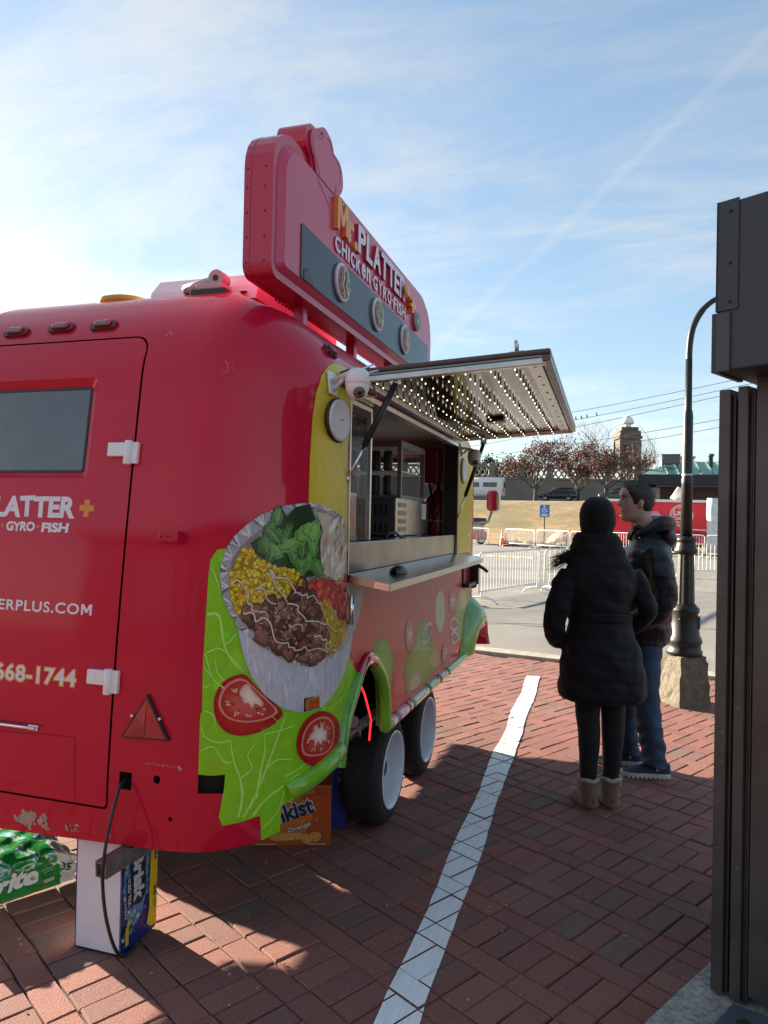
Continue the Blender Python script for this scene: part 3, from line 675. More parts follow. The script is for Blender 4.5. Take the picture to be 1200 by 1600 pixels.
# ---- the red catering trailer behind the man
def red_trailer():
    t = thing('red_catering_trailer', 'long bright red food trailer with white roof trim behind the man', 'trailer', (-.25, 41.8, 0), .17)
    rp = mat('bright_red', (.82, .012, .035), .45); wt = mat('trim_white', (.8, .79, .76), .5)
    m = MB(); m.box(0, 7.4, 0, 2.2, .45, 2.78, bev=.04); m.build('body', rp, t)
    m = MB(); m.box(-.08, 7.5, -.08, 2.28, 2.78, 2.92); m.build('roof_trim', wt, t)
    m = MB(); m.box(-.05, .06, -.05, .06, .45, 2.78); m.build('corner_trim', wt, t)
    m = MB(); m.box(1.55, 2.9, -.03, .02, 1.15, 2.15); m.build('serving_window', mat('hatch_dark', (.05, .06, .055), .4), t)
    m = MB(); m.add([(.75, -.02, 2.0), (1.95, -.02, 2.28), (2.9, -.02, 2.28), (2.9, -.75, 2.02), (.75, -.75, 1.98)], [(0, 1, 2, 3, 4)]); m.add([(.75, -.02, 1.95), (2.9, -.02, 1.95), (2.9, -.75, 1.95), (.75, -.75, 1.93)], [(0, 1, 2, 3)]); m.build('awning_flap', mat('pale_pink', (.75, .35, .36), .6), t)
    m = MB(); m.box(1.5, 2.95, -.06, -.005, 1.08, 1.16); m.build('window_sill', wt, t)
    fn = plane_fn((0, -.012, 0), (1, 0, 0), (0, 0, 1)); p = Print(fn, .002, .002); cx, cz = 4.15, 2.05; c = (.80, .76, .68)
    ring = lambda r_, n=28: [(cx+r_*math.cos(2*PI*i/n), cz+r_*.98*math.sin(2*PI*i/n)) for i in range(n)]
    p.poly(ring(.62), c, holes=[ring(.57)]); p.poly(ring(.53), c, holes=[ring(.505)])
    p.text('Little', (cx-.42, cx+.42, cz+.02, cz+.30), c, .03); p.text('Caesars', (cx-.45, cx+.45, cz-.22, cz-.02), c, .02)
    p.line([(cx-.33, cz-.30), (cx-.1, cz-.38), (cx+.12, cz-.36), (cx+.3, cz-.29)], .05, c); p.line([(cx-.2, cz+.40), (cx, cz+.45), (cx+.2, cz+.40)], .04, c)
    p.line([(cx+.3, cz-.73), (cx+2.0, cz-.8)], .06, c)
    p.line([(3.2, 1.0), (4.3, 1.12), (5.2, 1.05), (6.4, .8)], .25, (.40, .008, .02))
    p.build('printed_logo', mat('print_far', (1, 1, 1), .5, attr=True), t)
    car_wheels(t, (3.4, 4.3), 1.1, .33)
    for w in [o for o in t.children if o.name.startswith('wheel')]: w.location.y += 1.1
    m = MB(); m.tube([(-1.4, 1.1, .5), (0, 1.1, .5)], .05); m.box(-.1, 7.4, .3, 1.9, .33, .45); m.build('chassis', mat('black_steel', (.02, .02, .02), .5), t)
red_trailer()
def white_column():
    t = thing('wrapped_column', 'pale plastic wrapped pole in front of the red trailer right of the lamp post', 'pole', (5.15, 40.4, 0))
    m = MB(); m.lathe([(.30, 0), (.31, .6), (.28, 1.4), (.32, 2.2), (.29, 2.95)], 14); m.build('wrap', mat('plastic_wrap', (.62, .63, .62), .4, noise=(5, .25)), t)
    m = MB(); m.lathe([(.42, 0), (.42, .12), (.33, .14)], 14); m.build('foot', mat('kerb_concrete', (.5, .47, .4), .9), t)
white_column()
def board():
    t = thing('roof_board', 'small white board tilted on top of the red trailer', 'board', (3.6, 43.0, 2.93), .17); m = MB(); M_ = Matrix.Rotation(.75, 4, 'X') @ Matrix.Rotation(.3, 4, 'Y'); m.box(-.35, .35, -.03, .03, .0, .85, M_); m.build('panel', mat('trim_white', (.8, .79, .76), .5), t)
    m = MB(); m.tube([(0, .1, -.02), (0, -.3, .4)], .02); m.build('prop', MATS['black_steel'], t)
board()

# ---- crowd barricades
BAR_W = mat('barricade_white', (.72, .73, .71), .4, coat=.2, noise=(9, .08)); bar_count = [0]
def barricade(p0, p1, label, near, h_=1.06, feet=(1, 1)):
    a, b = Vector((*p0, 0)), Vector((*p1, 0)); L = (b-a).length; t = thing('crowd_barricade', label, 'barricade', a, math.atan2(b.y-a.y, b.x-a.x), 'white steel crowd barricades')
    r_ = .019 if near else .026; rc = .12; lo = .22; pts = []
    pts += [(0, 0, lo-.02)]+[(0, 0, h_-rc)]+[(rc-rc*math.cos(q), 0, h_-rc+rc*math.sin(q)) for q in (PI/6, PI/3, PI/2)]+[(L-rc+rc*math.sin(q), 0, h_-rc+rc*math.cos(q)) for q in (0, PI/6, PI/3, PI/2)]+[(L, 0, lo-.02)]
    m = MB(); m.tube(pts, r_, 7); m.build('frame', BAR_W, t)
    m = MB(); m.tube([(0, 0, lo), (L, 0, lo)], r_*.9, 7); m.build('bottom_rail', BAR_W, t)
    n = max(8, int(L/.125)); bar = MB(); bar.tube([(0, 0, lo), (0, 0, h_-.005)], .0085 if near else .013, 5, cap=False)
    if near:
        bm_ = bar.mesh('bar'); bm_.materials.append(BAR_W)
        for i in range(1, n): o = link(bm_, 'bar', t); o.location = (L*i/n, 0, 0)
    else:
        q = MB()
        for i in range(1, n): q.tube([(L*i/n, 0, lo), (L*i/n, 0, h_-.005)], .013, 4, cap=False)
        o = q.build('bars', BAR_W, t); o['kind'] = 'stuff'
    for x, on in ((.12, feet[0]), (L-.12, feet[1])):
        if on:
            m = MB(); m.tube([(x, 0, lo), (x, 0, .12)], r_, 7, cap=False); m.tube([(x, -.33, .0), (x, -.27, .07), (x, -.12, .115), (x, .12, .115), (x, .27, .07), (x, .33, .0)], r_, 7); m.build('foot', BAR_W, t)
barricade((-2.28, 13.45), (-1.42, 16.3), 'nearest white barricade just right of the trailer front', True, .95)
barricade((-4.6, 12.3), (-2.42, 13.3), 'white barricade mostly hidden behind the trailer front', True, .95)
barricade((-1.32, 16.45), (.7, 17.9), 'near white barricade behind the woman in black', True, .95)
barricade((2.0, 22.8), (4.3, 23.9), 'white barricade between the lamp post and the dark kiosk', True, 1.0)
far = [((-9.9, 48.2), (-7.25, 46.3), 'far white barricade left of the traffic cone'), ((-6.05, 45.2), (-4.05, 42.9), 'far white barricade just right of the traffic cone'), ((-3.9, 42.7), (-2.0, 40.9), 'far white barricade below the blue parking sign'), ((-1.9, 40.8), (.0, 39.4), 'far white barricade at the left end of the red trailer'), ((.1, 39.3), (2.2, 38.2), 'far white barricade hidden mostly behind the man'), ((2.3, 38.1), (4.4, 37.2), 'far white barricade right of the man before the red trailer'), ((4.5, 37.2), (6.7, 36.3), 'far white barricade behind the plastic wrapped pole')]
for a, b, lab in far: barricade(a, b, lab, False, 1.08)
def cone():
    t = thing('traffic_cone', 'orange traffic cone with pale collars between two far barricades', 'cone', (-6.25, 45.2, 0)); og = mat('cone_orange', (.75, .09, .02), .5); wb = mat('cone_white', (.75, .72, .68), .5)
    m = MB(); m.box(-.24, .24, -.24, .24, 0, .05, bev=.012); m.build('foot', mat('cone_black', (.03, .03, .03), .7), t)
    prof = lambda z: .19-.155*(z-.05)/.95
    m = MB(); m.lathe([(prof(.05), .05), (prof(.5), .5)], 18, cap=False); m.lathe([(prof(.66), .66), (prof(.74), .74)], 18, cap=False); m.lathe([(prof(.84), .84), (prof(1.0), 1.0), (.02, 1.02)], 18, cap=False); m.build('shell', og, t)
    for a, b in ((.5, .66), (.74, .84)): m = MB(); m.lathe([(prof(a)+.003, a), (prof(b)+.003, b)], 18, cap=False); m.build('reflective_collar', wb, t)
cone()
def p_sign():
    t = thing('parking_sign', 'blue parking sign with white figure on a green post below the bank', 'sign', (-3.7, 45.2, 0), 0); m = MB(); m.box(-.03, .03, 0, .05, 0, 2.6); m.build('post', mat('post_green', (.03, .07, .05), .6), t)
    m = MB(); m.box(-.30, .30, -.03, -.005, 1.86, 2.62, bev=.01); m.build('plate', mat('sign_blue', (.02, .20, .55), .4), t)
    p = Print(plane_fn((0, -.03, 0), (1, 0, 0), (0, 0, 1)), .004, .003); w = (.8, .8, .8)
    k = lambda L: [(x*.8, 1.92+(z-1.5)*.66) for x, z in L]; p.blob(k([(-.02+.06*math.cos(q*PI/5), 2.42+.08*math.sin(q*PI/5)) for q in range(10)]), w); p.line(k([(-.04, 2.34), (-.02, 2.1), (.14, 2.08), (.2, 1.9)]), .05, w); p.line(k([(-.08, 2.2), (-.18, 2.05), (-.12, 1.9), (.03, 1.86), (.1, 1.93)]), .04, w); p.line(k([(-.24, 1.68), (.24, 1.68)]), .045, w); p.line(k([(-.24, 1.55), (.24, 1.55)]), .045, w)
    p.build('symbol', mat('print_far', (1, 1, 1), .5, attr=True), t)
p_sign()
def tarp():
    t = thing('covered_heap', 'crumpled pale tarp over a heap right of the blue parking sign', 'tarp', (-1.6, 46.4, 0)); r = random.Random(4); m = MB(); n = 22; vs = []
    for j in range(n+1):
        for i in range(n+1):
            x = -2.2+4.4*i/n; y = -1.5+3*j/n; e = max(0, 1-(x/2.2)**2)*max(0, 1-(y/1.5)**2); vs.append((x+r.uniform(-.05, .05), y, 1.05*e**.6*(1-.18*x/2.2)+.14*math.sin(x*3.1+y*2.2)*e+r.uniform(-.04, .06)*e))
    m.add(vs, [(j*(n+1)+i, j*(n+1)+i+1, (j+1)*(n+1)+i+1, (j+1)*(n+1)+i) for j in range(n) for i in range(n)]); m.build('cover', mat('tarp_olive', (.33, .30, .20), .7, noise=(3, .25)), t)
    t = thing('rubble_heap', 'grey rubble lying behind the far barricades below the sign', 'rubble', (-4.3, 44.6, 0)); m = MB()
    for i in range(60):
        bm = bmesh.new(); bmesh.ops.create_icosphere(bm, subdivisions=1, radius=r.uniform(.1, .3)); 
        for q in bm.verts: q.co *= r.uniform(.7, 1.2)
        x = r.uniform(-1.8, 3.6); m.bm(bm, Matrix.Translation((x, -.6*x+r.uniform(-.3, .5), r.uniform(0, .25))))
    o = m.build('stone', mat('rubble', (.20, .19, .17), .95, noise=(3, .3)), t); o['kind'] = 'stuff'
tarp()
def mower():
    t = thing('red_generator', 'red and black wheeled machine behind the far left barricade', 'machine', (-8.7, 48.4, 0), .3); m = MB(); m.box(-.9, .9, -.5, .5, .3, .85, bev=.06); m.build('body', mat('dull_red', (.28, .02, .03), .4), t)
    m = MB(); m.box(-.55, .75, -.42, .42, .85, 1.3, bev=.08); m.build('tank', mat('dull_grey', (.35, .34, .33), .5), t)
    m = MB(); m.box(-.3, .9, -.4, .4, 1.3, 1.75, bev=.12); m.build('hood', mat('cone_black', (.03, .03, .03), .7), t); car_wheels(t, (-.55, .55), .55, .25)
mower()
def hump():
    t = thing('speed_hump', 'low yellow and white striped bump on the lot behind the near barricade', 'speed bump', (-5.6, 32.0, 0), -.25)
    for i in range(9):
        m = MB(); m.prism([(-.17, 0), (.17, 0), (.1, .05), (-.1, .05)], 0, .3, Matrix.Translation((i*.3, 0, 0)) @ Matrix(((0, 0, 1, 0), (1, 0, 0, 0), (0, 1, 0, 0), (0, 0, 0, 1)))); m.build('segment', mat('hump_yellow', (.75, .48, .12), .6) if i % 2 else mat('hump_white', (.75, .73, .68), .6), t)
hump()
def lot_shadow_patches():
    # broad cast shadows on the lot, painted as flat darker patches
    m = MB(); m.add([(-6.4, 22.6, .004), (-2.2, 23.6, .004), (-1.6, 24.6, .004), (-6.6, 24.2, .004)], [(0, 1, 2, 3)]); m.add([(-4.5, 18.2, .004), (-1.4, 18.0, .004), (1.4, 19.2, .004), (-1.5, 19.9, .004), (-4.8, 19.4, .004)], [(0, 1, 2, 3, 4)]); m.add([(-2.4, 14.2, .004), (.8, 14.0, .004), (1.6, 15.6, .004), (-1.2, 16.6, .004)], [(0, 1, 2, 3)])
    tag(m.build('painted_shadows', mat('shadowed_asphalt', (.15, .15, .145), .9, noise=(2, .25), bump=(60, .5, .02))), kind='structure')
lot_shadow_patches()
# ---- overhead wires and their pole
def wires():
    t = thing('utility_pole', 'distant wooden utility pole top above the kiosk slats', 'utility pole', (19.4, 74, 0)); m = MB(); m.tube([(0, 0, 0), (0, 0, 17.3)], [.2, .13], 9); m.build('pole', mat('pole_wood', (.14, .11, .085), .9, noise=(3, .3)), t); m = MB(); m.box(-1.1, 1.1, -.08, .08, 16.2, 16.4); m.build('crossarm', MATS['pole_wood'], t)
    for i, (z, zl, lab) in enumerate(((16.9, 14.6, 'topmost overhead wire above the stone tower'), (16.3, 13.5, 'second overhead wire from the top with birds on it'), (15.9, 12.5, 'third overhead wire from the top'), (13.3, 10.9, 'fourth overhead wire crossing the tower cornice'), (12.6, 9.9, 'lowest overhead wire crossing the tower'))):
        L = []
        for k in range(25): u = k/24; L.append((19.4-62*u+u*0, 74+30*u, z+(zl-z)*u*1.9-4*1.1*u*(1-u)))
        m = MB(); m.tube(L, .028, 4, cap=False); tag(m.build('overhead_wire', mat('wire', (.06, .06, .065), .7)), lab, 'wire', 'overhead wires')
        if i == 1:
            for j, u in enumerate((.335, .352, .362, .372)):
                p = Vector(L[0])+(Vector(L[24])-Vector(L[0]))*u; k = u*24; a = int(k); p = Vector(L[a])+(Vector(L[a+1])-Vector(L[a]))*(k-a)
                m = MB(); m.ball((p.x, p.y, p.z+.16), (.09, .12, .15), 8); m.ball((p.x-.05, p.y, p.z+.32), .07, 8); m.add([(p.x+.05, p.y-.03, p.z+.1), (p.x+.05, p.y+.03, p.z+.1), (p.x+.22, p.y, p.z-.08)], [(0, 1, 2)])
                tag(m.build('perched_bird', mat('bird', (.04, .04, .045), .8)), ('rightmost bird perched on the second overhead wire', 'second bird from the right on the overhead wire', 'third bird from the right on the overhead wire', 'leftmost bird perched on the second overhead wire')[j], 'bird', 'birds on the wire')
wires()

# ---------------------------------------------------------------- food trailer: shell surface
XS=-0.95; XL=-2.95; Y0=2.1; Y1=5.72; RC=.45; ZR=2.05; RHO=.42
HP=PI/2
LS=Y1-Y0-2*RC; LR=XS-XL-2*RC; CA=RC*HP
def outline(s):
    """s=0 where the flat right side starts behind the rear corner; +s forward, -s round the rear."""
    if s<-CA:
        d=-s-CA
        if d<=LR: return (XS-RC-d, Y0, 0.,-1.)
        a=min((d-LR)/RC,HP); return (XL+RC-RC*math.sin(a), Y0+RC-RC*math.cos(a), -math.sin(a), -math.cos(a)) if d<LR+CA else (XL, Y0+RC+d-LR-CA, -1.,0.)
    if s<0:
        a=-s/RC; return (XS-RC+RC*math.cos(a), Y0+RC-RC*math.sin(a), math.cos(a), -math.sin(a))
    if s<=LS: return (XS, Y0+RC+s, 1.,0.)
    d=s-LS
    if d<=CA:
        a=d/RC; return (XS-RC+RC*math.cos(a), Y1-RC+RC*math.sin(a), math.cos(a), math.sin(a))
    d-=CA
    if d<=LR: return (XS-RC-d, Y1, 0.,1.)
    a=min((d-LR)/RC,HP); return (XL+RC-RC*math.sin(a), Y1-RC+RC*math.cos(a), -math.sin(a), math.cos(a))
def inset(v,ny):
    """v: height up to ZR, then arc length over the roof edge; returns inset and z"""
    if v<=ZR: i,z=0.,v
    else:
        a=(v-ZR)/RHO
        if a<=1.4: i,z=RHO*(1-math.cos(a)), ZR+RHO*math.sin(a)
        else:
            e=(a-1.4)*RHO; i=RHO*(1-math.cos(1.4))+e*.985; z=ZR+RHO*math.sin(1.4)+e*.17-e*e*.10
    w=min(1.,max(0.,(v-1.5)/.55)); rear=max(0.,-ny); z-=.10*(1-rear*rear)*w*w*(3-2*w)
    if z<.62: i+=.02*((.62-z)/.2)**2
    i+=rear*rear*.15*max(0.,(min(z,2.35)-.45)/1.65)**1.5
    return i,z
def bpt(s,v,off=0.):
    x,y,nx,ny=outline(s); i,z=inset(v,ny); i1,z1=inset(v+.002,ny); i0,z0=inset(v-.002,ny)
    tz,ti=(z1-z0),(i1-i0); l=math.hypot(tz,ti)
    nh,nz=tz/l, ti/l
    return (x-nx*i+off*nx*nh, y-ny*i+off*ny*nh, z+off*nz),(nx*nh,ny*nh,nz)
def bfn(u,v,off):
    p,n=bpt(u,v,off); return Vector(p),Vector(n)
